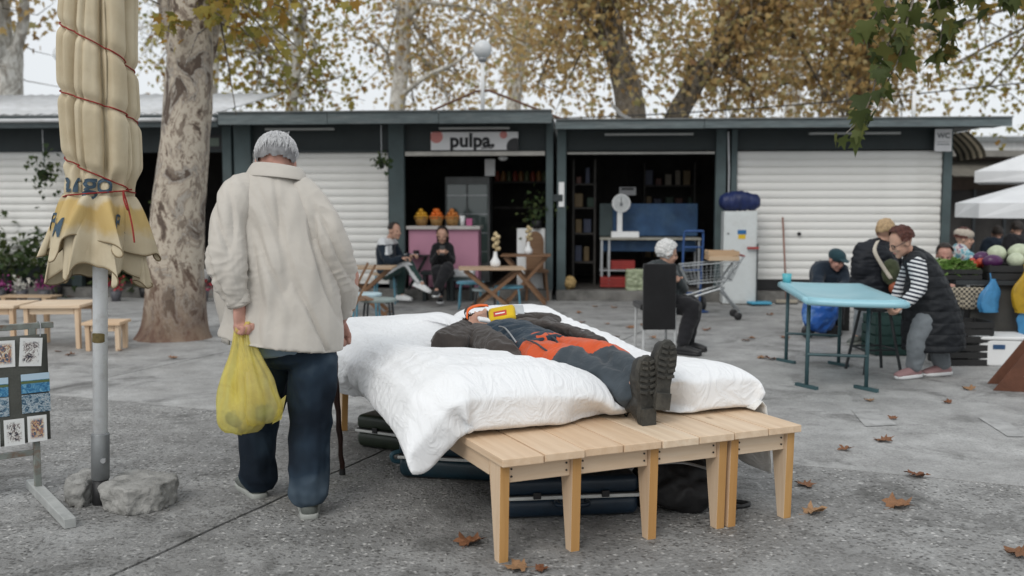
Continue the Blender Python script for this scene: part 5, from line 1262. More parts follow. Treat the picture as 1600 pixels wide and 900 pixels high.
tree('leaning golden brown plane tree behind the long kiosk roof', px(1025, 21.5), 21.5, [(0, 0, 0), (.2, 0, 2.6), (.8, 0, 4.0), (1.9, 0, 5.6), (2.5, 0, 7.5)], [.30, .27, .25, .20, .14], (2.3, .2, 5.4), (2.6, 2.0, 2.8), 15, 18, 5600, .122, M_BARKD, M_LGOLD, 15, BG)
tree('broad golden plane tree behind the wide roller shutter', px(1340, 22), 22, [(0, 0, 0), (-.1, 0, 3), (0, 0, 5), (.2, 0, 7)], [.28, .25, .22, .15], (-.2, .2, 5.0), (2.8, 2.0, 2.7), 15, 18, 5200, .122, M_BARKD, M_LGOLD, 16, BG)
tree('greenish plane tree behind the toilet sign', px(1720, 21), 21, [(0, 0, 0), (0, 0, 3), (.1, 0, 5), (.2, 0, 7)], [.28, .25, .22, .15], (-1.8, .2, 5.2), (2.8, 2.0, 2.9), 15, 18, 4200, .122, M_BARKD, M_LGREENY, 17, BG, zmin=2.4)
tree('distant ochre plane tree seen between the globe lamp and the dark trunk', px(800, 34), 34, [(0, 0, 0), (0, 0, 4), (.3, 0, 7), (.4, 0, 9)], [.3, .26, .22, .15], (0, 0, 6.6), (5.0, 3, 3.6), 14, 14, 2600, .155, M_BARKP, M_LGOLD, 18, BG, fill=.5)
tree('distant ochre plane tree seen beyond the yellow green crown', px(330, 33), 33, [(0, 0, 0), (0, 0, 4), (.3, 0, 7), (.4, 0, 9)], [.3, .26, .22, .15], (0, 0, 7.2), (4.6, 3, 3.4), 14, 12, 1300, .155, M_BARKP, M_LGREENY, 19, BG, fill=.4)
tree('distant ochre plane tree filling the gap behind the golden crowns', px(1230, 36), 36, [(0, 0, 0), (0, 0, 4), (.3, 0, 7), (.4, 0, 9)], [.3, .26, .22, .15], (0, 0, 6.4), (6.5, 3, 3.8), 16, 14, 3000, .16, M_BARKP, M_LGOLD, 20, BG, fill=.5)
# near branch hanging in from the upper right, from a tree beside the square
nt0 = thing('plane_tree', 'dark green leafy plane tree branch hanging down in front of the long kiosk', 'tree', (5.6, 7.4, 0))
mb = MB(); tr_ = [V(0, 0, -.05), V(-.05, 0, 1.5), V(-.1, 0, 3.2), V(-.3, -.1, 4.6)]; mb.tube(cr(tr_, 4), [.28, .27, .26, .25, .24, .235, .23, .225, .22, .21, .20, .19, .18], 16); mb.build('trunk', M_BARK, nt0, smooth=True)
lb = cr([V(-.2, -.05, 3.9), V(-1.2, -.1, 4.3), V(-2.4, -.1, 4.0), V(-3.1, -.1, 3.55)], 5); mb = MB(); mb.tube(lb, [lerp(.11, .03, i / (len(lb) - 1)) for i in range(len(lb))], 10); mb.build('limb', M_BARK, nt0, smooth=True)
def off(u, v, Y): return atdepth(u, v, Y) - V(5.6, 7.4, 0)
rs = np.random.RandomState(21); P = []; mb = MB()
for pts in ([(1470, -60, 7.3), (1420, 10, 7.3), (1392, 60, 7.25), (1372, 110, 7.2), (1362, 150, 7.2), (1345, 185, 7.2), (1322, 208, 7.2)], [(1420, -30, 7.3), (1385, 0, 7.3), (1358, 40, 7.3), (1350, 70, 7.3)], [(1500, -60, 7.4), (1480, 0, 7.4), (1470, 60, 7.4), (1462, 105, 7.4)],
            [(1440, -40, 7.3), (1418, 30, 7.2), (1405, 90, 7.2), (1385, 130, 7.2)], [(1600, -60, 7.4), (1590, -10, 7.4), (1585, 5, 7.4)], [(1480, -60, 7.3), (1500, -10, 7.3), (1530, 5, 7.3)], [(1455, -40, 7.3), (1475, 40, 7.4), (1490, 70, 7.4)]):
    L_ = cr([off(*p) for p in pts], 4); mb.tube(L_, [lerp(.010, .004, i / (len(L_) - 1)) for i in range(len(L_))], 5)
    for i, q in enumerate(L_):
        if off(0, 0, 1) is not None:
            for k in range(2 if i < len(L_) * .75 else 1): P.append(q + V(rs.normal(0, .055), rs.normal(0, .08), rs.normal(-.03, .045)))
for pts in ([(1470, -60, 7.3), (1520, -140, 7.35), (1560, -230, 7.4)], [(1500, -60, 7.4), (1540, -150, 7.4), (1560, -230, 7.4)]):
    mb.tube([off(*p) for p in pts], .012, 5)
tag(mb.build('twigs', M_BARKD, nt0), kind='stuff')
tag(obj('leaves', leaf_mesh('leaves', np.array([tuple(p) for p in P]), rs.uniform(.10, .17, len(P)), M_LDK, rs, .9), nt0), kind='stuff')
# ---------------- fallen leaves, one by one
M_DRY = m_leaf('dry_leaf', [(0, (.20, .085, .030)), (.4, (.30, .15, .06)), (.7, (.15, .06, .025)), (1, (.36, .21, .10))], .15)
def m_dry():
    m, nt_, b, L = base('dry_plane_leaf'); oi = nt_.nodes.new('ShaderNodeObjectInfo'); r = ramp(nt_, [(0, (.17, .060, .022)), (.4, (.30, .15, .07)), (.7, (.13, .05, .02)), (1, (.38, .22, .11))]); L.new(oi.outputs['Random'], r.inputs[0])
    n = tnoise(nt_, L, coords(nt_, L), 40, 4); r2 = ramp(nt_, [(.3, .55), (.7, 1.2)]); L.new(n, r2.inputs[0]); L.new(mixc(nt_, L, 1, r.outputs[0], r2.outputs[0], 'MULTIPLY'), b.inputs['Base Color']); b.inputs['Roughness'].default_value = .7
    bump(nt_, L, b, n, .4, .004); return m
M_DRYL = m_dry()
OUT2 = [(0, -.12), (.06, 0), (.20, -.10), (.28, -.02), (.50, .02), (.42, .14), (.34, .20), (.48, .36), (.56, .56), (.38, .52), (.24, .50), (.18, .66), (.12, .80), (0, 1.0)]
OUT2 = OUT2 + [(-x, y) for x, y in reversed(OUT2[1:-1])]
leafm = []
for v_ in range(5):
    rs = np.random.RandomState(40 + v_); mb = MB(); n = len(OUT2); rings = []
    cu_ = rs.uniform(.25, .75); tw = rs.uniform(-.5, .5)
    for f in (1, .66, .33):
        for (x, y) in OUT2:
            X_, Y_ = x * f * rs.uniform(.93, 1.05), (y - .35) * f; z = cu_ * (X_ * X_ * 1.1 + tw * X_ * Y_ * 1.5 + .25 * Y_ * Y_) + .05 * rs.normal() * f + .06
            rings.append(V(X_, Y_, z))
    rings.append(V(0, 0, .02)); c_ = len(rings) - 1
    fs = [(k * n + i, k * n + (i + 1) % n, (k + 1) * n + (i + 1) % n, (k + 1) * n + i) for k in (0, 1) for i in range(n)] + [(2 * n + i, 2 * n + (i + 1) % n, c_) for i in range(n)]
    mb.add(rings, fs); s0 = len(mb.v); mb.tube([V(0, -.30, .03), V(.03, -.6, .02), V(.05, -.8, .06)], .012, 4); mz = min(p[2] for p in mb.v); mb.v = [(a, b_, c__ - mz) for a, b_, c__ in mb.v]
    leafm.append(mb.mesh('fallen_leaf', M_DRYL, True, False))
near = [((735, 850), .12, 'crumpled dark brown fallen leaf beside the front bench leg'), ((806, 890), .10, 'rust coloured fallen leaf in front of the bench, larger of two close together'), ((848, 893), .06, 'tiny rust fallen leaf beside a larger one in front of the bench'), ((1258, 760), .095, 'curled brown fallen leaf with raised tips beside the rightmost bench leg'), ((1273, 802), .105, 'flat tan fallen leaf off the rightmost bench leg'),
        ((1405, 792), .13, 'large tan curled fallen leaf on the open concrete'), ((1432, 745), .115, 'long dark brown curled fallen leaf by the slab joint'), ((1320, 704), .075, 'small dark crumpled fallen leaf on the open concrete'), ((1358, 627), .075, 'brown fallen leaf lying by the painted dash'), ((1513, 609), .09, 'brown fallen leaf lying near the sandals of the bending woman'), ((1592, 868), .11, 'orange brown fallen leaf lying alone far from the bed on coarse concrete')]
k = 0
for (uv, sz, lab) in near:
    o = obj('fallen_leaf', leafm[k % 5]); p_ = onground(*uv); o.location = (p_.x, p_.y, .006); o.scale = (sz,) * 3; o.rotation_euler = (rnd.uniform(-.15, .15), rnd.uniform(-.15, .15), rnd.uniform(0, 6.28)); tag(o, lab, 'leaf', 'fallen leaves on the concrete'); k += 1
LMK = [(-3.5, 10.3, 'at the foot of the mottled tree trunk'), (-4.6, 9.8, 'around the pale pine tables'), (1.36, 9.5, 'near the black chair'), (.9, 13.8, 'below the store step'), (2.4, 12.4, 'in front of the shopping trolley'), (-5.5, 13.2, 'before the flower pots'), (-2.4, 12.8, 'before the juice bar shutter'), (2.3, 8.6, 'beside the feet of the blue table'), (1.9, 7.0, 'between the bed and the blue table'), (3.2, 7.0, 'near the shoes of the bending woman'), (-1.9, 7.6, 'between the trunk and the old man'), (2.2, 6.0, 'beside the painted dash'), (-3.6, 7.6, 'behind the umbrella pole on the pale slab')]
for i in range(46):
    if i < 14: uv = [(1205, 562), (1175, 530), (1190, 560), (930, 480), (948, 507), (985, 513), (905, 490), (1165, 533), (330, 448), (70, 470), (110, 465), (1395, 655), (1382, 690), (1480, 630)][i]
    else: uv = (rnd.choice([rnd.uniform(0, 480), rnd.uniform(900, 1240)]), rnd.uniform(462, 560))
    o = obj('fallen_leaf', leafm[k % 5]); p_ = onground(*uv); o.location = (p_.x, p_.y, .006); o.scale = (rnd.uniform(.06, .12) * (1 if i < 14 else .8),) * 3; o.rotation_euler = (rnd.uniform(-.2, .2), rnd.uniform(-.2, .2), rnd.uniform(0, 6.28)); k += 1
    near_ = min(LMK, key=lambda q: (q[0] - p_.x) ** 2 + (q[1] - p_.y) ** 2)[2]
    tag(o, 'small dry fallen leaf on the concrete ' + near_, 'leaf', 'fallen leaves on the concrete')
# ------------------------------------------------------------------ cafe, store and market things
M_SKYB = mat('sky_blue_paint', (.10, .27, .36), .4, .1, 4, .05, 30); M_DKLEG = mat('dark_steel_leg', (.03, .035, .038), .5, .2); M_WOODB = m_wood('brown_table_wood', (.16, .085, .045), (.25, .15, .085), 'x', .5, False); M_WOODT = m_wood('tan_slat_wood', (.38, .27, .18), (.50, .38, .27), 'x', .5, False)
def stool(label, p, h, r, mseat, mleg, n=4):
    t = thing('round_stool', label, 'stool', (p.x, p.y, 0), 0, 'round metal stools of the juice bar')
    MB().lathe([(r * .96, h - .035), (r, h - .03), (r, h - .006), (r * .92, h)], 24).build('seat', mseat, t, smooth=True, bevel=.003)
    for k in range(n):
        a = math.pi / 4 + k * 2 * math.pi / n; c, s = math.cos(a), math.sin(a)
        MB().tube(cr([(c * r * .70, s * r * .70, h - .04), (c * r * .95, s * r * .95, h - .06), (c * r * 1.12, s * r * 1.12, 0)], 4), .012, 7).build('leg', mleg, t, smooth=True)
    return t
stool('sky blue round stool on the outer side of the wooden slat table', onground(735, 482), .37, .19, M_SKYB, M_SKYB)
stool('sky blue round stool under the wooden slat table beside the vase table', onground(795, 489), .36, .19, M_SKYB, M_SKYB)
stool('grey round stool with dark legs between two sky blue stools', onground(758, 490), .33, .17, mat('grey_seat', (.22, .27, .28), .5), M_DKLEG)
stool('pale blue round stool beside the sleeve of the old man', onground(573, 520), .44, .17, mat('pale_blue_seat', (.42, .55, .60), .4), M_SKYB)
stool('grey green round stool with black legs beside the folding chair', onground(592, 528), .42, .19, mat('grey_green_seat', (.24, .29, .28), .5), M_DKLEG)
stool('pale wooden topped stool with blue legs under the man in the tracksuit', onground(603, 474), .44, .19, M_WOODT, M_SKYB)
def slat_table(label, p, rz, w, d, h, mt, ml, ns=6):
    t = thing('folding_table', label, 'table', (p.x, p.y, 0), rz)
    for k in range(ns): MB().box((0, -d / 2 + d * (k + .5) / ns, h - .012), (w, d / ns - .006, .022)).build('slat', mt, t, bevel=.003)
    for y in (-d * .38, d * .38):
        MB().bar((-w * .42, y, h - .03), (w * .40, y + .012, .0), .025, .045).build('leg', ml, t); MB().bar((w * .42, y + .03, h - .03), (-w * .40, y + .03, .0), .025, .045).build('leg', ml, t)
    MB().bar((-w * .38, -d * .38, .045), (-w * .38, d * .40, .045), .022, .035).build('stretcher', ml, t); MB().bar((w * .38, -d * .38, .045), (w * .38, d * .40, .045), .022, .035).build('stretcher', ml, t)
    return t
tp = onground(768, 490); slat_table('tan wooden slat folding table carrying a white vase', tp, R(4), .84, .60, .60, M_WOODT, M_WOODB)
tp2 = onground(822, 474); slat_table('dark brown folding table with a vase by the carved chair', tp2, R(-3), .70, .55, .70, M_WOODB, M_WOODB)
tp3 = onground(648, 468); slat_table('small black folding table between the tracksuit man and the seated woman', tp3 + V(0, .1, 0), 0, .42, .40, .66, M_BLACK, M_BLACK, 4)
tp4 = onground(556, 492); slat_table('pale topped wooden folding table behind the sleeve of the old man', tp4 + V(.1, 0, 0), 0, .80, .6, .62, M_WOODT, M_WOODB)
fc = onground(552, 535); t = thing('folding_chair', 'brown wooden folding chair frame beside the duvet', 'chair', (fc.x, fc.y, 0), R(20))
for y in (-.18, .18):
    MB().bar((-.22, y, .44), (.24, y, 0), .03, .02).build('leg', M_WOODB, t); MB().bar((.20, y, .80), (-.22, y, 0), .03, .02).build('leg', M_WOODB, t)
for k in range(5): MB().box((-.2 + .085 * k, 0, .45), (.07, .40, .016)).build('seat_slat', M_WOODB, t)
MB().bar((-.12, -.19, .18), (-.12, .19, .18), .02, .04).build('stretcher', M_WOODT, t)
def vase(label, loc, s=1.0):
    t = thing('vase', label, 'vase', loc); MB().lathe([(.04 * s, 0), (.062 * s, .02 * s), (.066 * s, .07 * s), (.03 * s, .13 * s), (.022 * s, .19 * s), (.026 * s, .2 * s)], 16).build('bottle', M_WHITE, t, smooth=True)
    m = mat('dried_flower', (.48, .38, .22), .8, .3, 40, .5)
    MB().tube([(0, 0, .15 * s), (.01, 0, .28 * s)], .006, 5).build('stem', m, t)
    for k in range(7):
        a = k * 2.4; mb = MB(); mb.ell((.028 * s * math.cos(a) + .01, .028 * s * math.sin(a), .24 * s + .03 * s * k), (.034 * s, .03 * s, .03 * s), 8); mb.v = [tuple(Vector(p) + V(0, 0, 0) + Vector(p) * .04 * noise.noise(Vector(p) * 60)) for p in mb.v]; mb.build('blossom', m, t, smooth=True)
vase('white vase with dried flowers on the tan slat table', (tp.x + .05, tp.y, .60)); vase('white vase with dried flowers on the dark brown table', (tp2.x + .03, tp2.y, .70), .9)
for k, (u, z) in enumerate(((657, .66),)):
    o = MB().lathe([(.03, 0), (.04, .0), (.046, .06), (.046, .065), (.03, .06)], 12).build('cup', M_BLACK, None, smooth=True); o.location = (tp3.x + .02, tp3.y + .1, .66); tag(o, 'dark cup on the small black table', 'cup')
o = MB().box((0, 0, .006), (.2, .14, .012)).build('menu_card', M_WHITE, None); o.location = (tp3.x - .05, tp3.y + .06, .661); tag(o, 'white card lying on the small black table', 'card')
# carved round-topped chair
cp = onground(838, 471); t = thing('carved_chair', 'brown wooden chair with a round carved back beside the dark table', 'chair', (cp.x, cp.y + .25, 0), R(5)); mb = MB()
pts = [(-.13, .45), (.13, .45), (.13, .85)] + [(.13 * math.cos(a), .85 + .16 * math.sin(a)) for a in [k * math.pi / 10 for k in range(1, 10)]] + [(-.13, .85)]
mb.prism(pts, .14, .17, 'y'); mb.build('back', M_WOODB, t, bevel=.005); MB().box((0, 0, .43), (.34, .34, .04)).build('seat', M_WOODB, t, bevel=.005)
for sx in (-1, 1):
    for sy in (-1, 1): MB().bar((sx * .13, sy * .13, .42), (sx * .16, sy * .16, 0), .035, .035).build('leg', M_WOODB, t)
# ---- juice bar interior (kiosk frame)
def kb(name, x, y, z, d, m, label=None, cat=None, bevel=.004, rz=0, group=None):
    o = MB().box((0, 0, d[2] / 2), d).build(name, m, None, bevel=bevel); o.location = kw(x, y, z); o.rotation_euler = (0, 0, KA + rz); return tag(o, label, cat, group) if label else o
M_PINK = mat('pink_counter_paint', (.50, .24, .33), .55, .06, 3, .05); X = ku
t = thing('pink_counter', 'pink juice bar counter with a pale top', 'counter', kw((X(638) + X(747)) / 2, .24, 0), KA); wct = X(747) - X(638)
MB().box((0, .0, .165 + .435), (wct, .40, .87)).build('front', M_PINK, t, bevel=.006); MB().box((0, -.01, 1.06), (wct + .06, .5, .05)).build('top', mat('pale_top', (.50, .47, .45), .4), t, bevel=.006); MB().box((0, .02, .19), (wct - .04, .4, .09)).build('kick', M_BLACK, t)
M_BASK = mat('wicker', (.30, .17, .06), .8, .3, 40, .6); oc = [(.62, .33, .03), (.68, .15, .02), (.52, .18, .04)]
for k, u in enumerate((655, 679, 704)):
    bl = kw(X(u), .22, 1.086); t = thing('fruit_basket', ['basket holding a heap of yellow fruit on the pink counter', 'basket holding the tallest heap of bright orange fruit', 'basket holding amber fruit beside the white cup'][k], 'basket', bl, KA, 'fruit baskets on the pink counter')
    MB().lathe([(.075, 0), (.11, .13), (.105, .13), (.07, .012)], 18).build('weave', M_BASK, t, smooth=True); MB().tube([(.11 * math.cos(a), .11 * math.sin(a), .13) for a in [i * math.pi / 9 for i in range(19)]], .009, 6).build('rim', M_BASK, t, smooth=True)
    mo = mat('fruit_skin', oc[k], .45, .12, 12, .1, 120); om = MB().ell((0, 0, 0), (.037, .037, .035), 12).mesh('fruit', mo, True)
    for i in range(16 + (4 if k == 1 else 0)):
        lay = 0 if i < 8 else (1 if i < 14 else 2); a = i * 2.4; r_2 = (.078, .05, .022)[lay]; o = obj('fruit', om); q = V(r_2 * math.cos(a), r_2 * math.sin(a), .125 + .05 * lay); o.location = bl + q
        tag(o, ['round yellow fruit heaped in the basket beside the doorpost', 'bright orange fruit heaped in the middle basket', 'amber fruit heaped in the basket beside the white cup'][k], 'fruit', 'fruit in the baskets')
o = MB().lathe([(.03, 0), (.045, .15), (.04, .15), (.028, .01)], 14).build('cup', M_WHITE, None, smooth=True); o.location = kw(X(720), .2, 1.087); tag(o, 'tall white cup on the pink counter', 'cup')
kb('pink_packet', X(731), .2, 1.087, (.09, .05, .11), mat('pink_packet', (.45, .12, .25), .5), 'pink packet on the pink counter beside the white cup', 'packet')
t = thing('cushioned_bench', 'low white cushioned bench against the pink counter', 'bench', kw(X(722), -.22, 0), KA); MB().box((0, 0, .40), (.42, .3, .11)).build('cushion', M_WHITE, t, bevel=.04, seg=4); MB().box((0, 0, .32), (.40, .28, .05)).build('frame', M_TEAL, t)
for sx in (-1, 1): MB().box((sx * .17, 0, .15), (.04, .25, .30)).build('leg', M_TEALD, t)
t = thing('bench', 'dark bench under the woman in black', 'bench', kw(X(690), -.28, 0), KA); MB().box((0, 0, .41), (.5, .3, .05)).build('seat', M_TEALD, t)
for sx in (-1, 1): MB().box((sx * .2, 0, .19), (.05, .26, .385)).build('leg', M_TEALD, t)
m_gl, nt_, b_, L_ = base('fridge_glass'); b_.inputs['Base Color'].default_value = (.10, .14, .13, 1); b_.inputs['Roughness'].default_value = .08; b_.inputs['Specular IOR Level'].default_value = .9
t = thing('drinks_fridge', 'tall glass fronted fridge behind the pink counter', 'fridge', kw(X(715), 1.3, .15), KA); MB().box((0, .2, .85), (.72, .5, 1.70)).build('cabinet', mat('fridge_grey', (.20, .21, .21), .5), t, bevel=.01)
for sx in (-1, 1): MB().box((sx * .17, -.062, .95), (.31, .02, 1.25)).build('glass_door', m_gl, t, bevel=.004)
for k in range(4): MB().box((0, -.076, .5 + k * .3), (.66, .006, .012)).build('shelf_edge', M_STEEL, t)
kb('partition_screen', X(829), .15, .15, (.42, .06, .90), M_WHITE, 'white panel standing beside the juice bar doorway', 'panel')
t = thing('shelf', 'dark shelf with jars high in the juice bar', 'shelf', kw(X(810), 2.2, 0), KA); MB().box((0, 0, 1.78), (1.2, .3, .03)).build('board', M_DARKFL, t); MB().box((0, 0, 1.35), (1.2, .3, .03)).build('board', M_DARKFL, t)
for k in range(11):
    o = MB().lathe([(.04, 0), (.045, .02), (.045, .12), (.03, .15), (.03, .17)], 10).build('jar', mat('jar%d' % (k % 3), [(.25, .05, .03), (.28, .14, .05), (.1, .12, .06)][k % 3], .35), None, smooth=True); o.location = kw(X(810) - .5 + .1 * k, 2.15, 1.796); tag(o, ['dark red jar on the high shelf of the juice bar', 'amber jar on the high shelf of the juice bar', 'olive jar on the high shelf of the juice bar'][k % 3], 'jar', 'jars on the juice bar shelf')
t = thing('pendant_lamp', 'white round pendant lamp under the sign', 'lamp', kw(X(783), .35, 2.10), KA); MB().ell((0, 0, 0), (.075, .075, .04), 14).build('shade', M_WHITE, t, smooth=True); MB().tube([(0, 0, .03), (0, 0, .3)], .006, 5).build('cord', M_BLACK, t)
kb('paper_towel_box', X(757), .9, 1.85, (.16, .1, .26), M_WHITE, 'white paper dispenser hanging in the juice bar', 'dispenser')
def plant(label, loc, n, spread, size, m, seed, up=.3, name='potted_plant', pot=True, mpot=None, h=.14):
    rs = np.random.RandomState(seed); t = thing(name, label, 'plant', loc)
    if pot: MB().lathe([(.06, 0), (.085, h), (.078, h), (.055, .01)], 14).build('pot', mpot or M_BLACK, t, smooth=True)
    P = rs.normal(0, 1, (n, 3)) * np.array(spread) + np.array((0, 0, (h if pot else 0) + up)); tag(obj('foliage', leaf_mesh('foliage', P, rs.uniform(.6, 1.2, n) * size, m, rs, .3), t), kind='stuff')
    MB().tube([(0, 0, .02), (0, 0, up + .08)], .008, 5).build('stem', M_VEG, t); return t
M_FOL = m_leaf('shop_foliage', [(0, (.03, .055, .02)), (.5, (.055, .085, .03)), (1, (.09, .11, .04))], .3)
plant('dark green trailing plant above the white panel', kw(X(838), .1, 1.05), 130, (.16, .10, .14), .07, M_FOL, 3, .15, h=.12)
t = thing('hanging_plant', 'small dark plant hanging from the fascia beside the juice bar', 'plant', kw(X(607), -.45, 1.92), KA); rs = np.random.RandomState(5); tag(obj('foliage', leaf_mesh('foliage', rs.normal(0, .06, (60, 3)) + np.array((0, 0, .1)), rs.uniform(.04, .08, 60), M_FOL, rs), t), kind='stuff'); MB().tube([(0, 0, .1), (0, 0, .62)], .006, 5).build('cord', M_STEEL, t); MB().lathe([(.03, 0), (.05, .08)], 10).build('pot', M_BLACK, t)
t = thing('wall_notice', 'small white and dark notices on the post between the kiosks', 'notice', kw(X(875), -.06, 0), KA); MB().box((.02, 0, 1.55), (.08, .01, .36)).build('sheet', M_WHITE, t); MB().box((-.03, -.008, 1.50), (.14, .012, .10)).build('plate', M_TEALD, t)
# ---- store
t = thing('store_counter', 'steel legged store counter with a blue backboard', 'counter', kw((X(938) + X(1100)) / 2, .65, .15), KA); wc_ = X(1100) - X(938); M_BLUEB = mat('blue_board', (.03, .085, .19), .5, .3, 4, .1, 20, dirt=(.08, .16, .26), damt=.5)
MB().box((0, 0, .74), (wc_, .6, .03)).build('top', mat('counter_top', (.30, .29, .25), .5), t); MB().box((.05, .26, 1.02), (wc_ - .1, .03, .50)).build('backboard', M_BLUEB, t, bevel=.004); MB().box((-wc_ / 2 + .10, .24, 1.02), (.2, .05, .5)).build('side_panel', M_TEAL, t)
MB().box((0, .0, .62), (wc_ - .1, .02, .16)).build('front_band', M_BLUEB, t); MB().box((0, 0, .26), (wc_, .5, .02)).build('shelf', M_STEEL, t)
for sx in (-1, -.85, 1):
    for y in (-.26, .26): MB().box((sx * (wc_ / 2 - .03), y, .365), (.03, .03, .72)).build('leg', M_STEEL, t)
def crate(label, loc, d, m, rz=0, group='produce crates', slats=3):
    t = thing('crate', label, 'crate', loc, rz, group); w, dp, h = d
    MB().box((0, 0, .008), (w, dp, .014)).build('bottom', m, t)
    for k in range(slats):
        z = h * (k + .5) / slats; hh = h / slats * .80
        for y in (-dp / 2, dp / 2): MB().box((0, y, z), (w, .012, hh)).build('slat', m, t)
        for x in (-w / 2, w / 2): MB().box((x, 0, z), (.012, dp - .014, hh)).build('slat', m, t)
    for x in (-w / 2 + .014, w / 2 - .014):
        for y in (-dp / 2 + .014, dp / 2 - .014): MB().box((x, y, h / 2), (.02, .02, h)).build('corner_post', m, t)
    return t
M_REDC = mat('red_crate', (.28, .03, .025), .5); M_GRNC = mat('dark_green_crate', (.02, .05, .045), .5); M_BLKC = mat('black_crate', (.02, .02, .02), .55); M_PALEW = m_wood('pale_crate_wood', (.42, .30, .19), (.55, .42, .29), 'x', .6, False)
crate('red plastic crate on the floor under the store counter', kw(X(962), .5, .16), (.42, .35, .16), M_REDC, KA); crate('red plastic crate on the counter shelf of the store', kw(X(975), .6, .425), (.36, .3, .13), M_REDC, KA)
t = thing('kitchen_scale', 'white shop scale with a round dial on the counter', 'scale', kw(X(972), .55, .905), KA); MB().box((.06, 0, .045), (.42, .3, .09)).build('base', M_WHITE, t, bevel=.01); MB().box((-.02, 0, .26), (.08, .07, .36)).build('column', M_WHITE, t, bevel=.01)
MB().lathe([(.001, -.04), (.135, -.04), (.14, -.03), (.14, .04), (.001, .045)], 26, (0, -.02, .52), RX(R(90))).build('dial_case', M_WHITE, t); MB().lathe([(.001, 0), (.118, 0), (.118, .004), (.001, .004)], 24, (0, -.066, .52), RX(R(90))).build('dial_face', mat('dial_grey', (.55, .57, .57), .4), t); MB().box((0, -.074, .56), (.008, .004, .09)).build('needle', M_BLACK, t); MB().box((0, -.074, .50), (.04, .004, .05)).build('dial_mark', M_GREYINK, t)
t = thing('price_sign', 'white rectangular sign hanging inside the store', 'sign', kw(X(987), 1.6, 1.62), KA); MB().box((0, 0, 0), (.27, .02, .13)).build('board', M_SIGN, t); MB().box((0, -.012, .035), (.2, .004, .03)).build('print', M_INK, t); MB().tube([(0, 0, .06), (0, 0, .8)], .005, 5).build('cord', M_BLACK, t)
rs = np.random.RandomState(77)
for side, (xa_, xb_, yy) in (('left', (X(886) + .08, X(930), 1.1)), ('right', (X(1020), X(1110), 2.4))):
    t = thing('shelf', 'dark store shelf along the ' + ('doorpost side wall' if side == 'left' else 'rear wall behind the counter'), 'shelf', kw((xa_ + xb_) / 2, yy, 0), KA); w = xb_ - xa_
    for z in (.5, .95, 1.35, 1.72): MB().box((0, 0, z), (w, .34, .025)).build('board', M_DARKFL, t)
    for sx in (-1, 1): MB().box((sx * w / 2, 0, 1.1), (.03, .34, 2.0)).build('upright', M_DARKFL, t)
    for z in (.5, .95, 1.35, 1.72):
        x = xa_ + .08
        while x < xb_ - .06:
            hh = rs.uniform(.10, .26); w_ = rs.uniform(.06, .13); ci = rs.randint(0, 5); col = [(.22, .19, .15), (.10, .04, .03), (.03, .06, .04), (.05, .06, .10), (.16, .11, .05)][ci]
            mn = 'packet_mat%d' % ci; pm = bpy.data.materials.get(mn) or mat(mn, col, .5)
            kb('packet', x, yy - .06, z + .0135, (w_, .10, hh), pm, ['pale packet', 'dark red packet', 'dark green packet', 'navy packet', 'ochre packet'][ci] + ' on the store shelf ' + ('by the doorpost' if side == 'left' else 'behind the counter'), 'packet', .01, group='packets on the store shelves'); x += w_ + rs.uniform(.02, .08)
M_GWB = m_plastic('pale_green_bag', (.50, .56, .38), .1)
mb = MB(); mb.box((0, 0, .15), (.24, .12, .30)); o = remesh(mb, 'shopping_bag', M_GWB, .014, None, 3, fold(.03, 9, 9, 9, 1)); o.location = kw(X(992), -.02, .15); tag(o, 'pale green and white shopping bag on the store step', 'bag')
mb = MB(); mb.ell((0, 0, .1), (.09, .08, .1), 12); o = remesh(mb, 'onion_sack', mat('onion_sack', (.35, .24, .10), .7, .3, 30, .5), .012, None, 1, fold(.02, 20, 20, 20, 1)); o.location = kw(X(891), .0, .152); tag(o, 'small ochre sack by the store doorpost', 'sack')
# white meter cabinet, sleeping bag on top
t = thing('meter_cabinet', 'white metal cabinet with a blue and yellow sticker beside the wide shutter', 'cabinet', kw(X(1147), -.42, 0), KA); M_CABW = mat('cabinet_white', (.55, .58, .58), .5, .08, 3, .05, 30, dirt=(.3, .3, .28), dscale=3, damt=.4)
MB().box((0, 0, .66), (.46, .30, 1.30)).build('box', M_CABW, t, bevel=.006); MB().box((0, -.153, .66), (.42, .008, 1.22)).build('door', M_CABW, t, bevel=.003); MB().box((.0, 0, .01), (.48, .32, .02)).build('foot', M_STEP, t)
MB().box((.02, -.159, 1.02), (.12, .004, .06)).build('sticker_blue', mat('sticker_blue', (.02, .12, .30), .5), t); MB().box((.02, -.159, .955), (.10, .004, .06)).build('sticker_yellow', mat('sticker_yellow', (.60, .40, .02), .5), t); MB().lathe([(.001, 0), (.012, 0), (.012, .01)], 8, (-.17, -.16, 1.0), RX(R(90))).build('lock', M_BLACK, t)
mb = MB(); etube(mb, [V(-.22, 0, .12), V(0, 0, .14), V(.22, 0, .12)], [(.13, .12), (.15, .14), (.12, .11)], (0, 1, 0)); o = remesh(mb, 'blue_bundle', mat('navy_nylon', (.012, .022, .085), .5, .25, 6, .3), .014, None, 2, lambda co, q: .018 * (.5 - abs(noise.noise(V(co.x * 14, co.y * 5, co.z * 5))) * 1.6)); o.location = kw(X(1148), -.42, 1.315); tag(o, 'navy blue rolled bundle on top of the white cabinet', 'bundle')
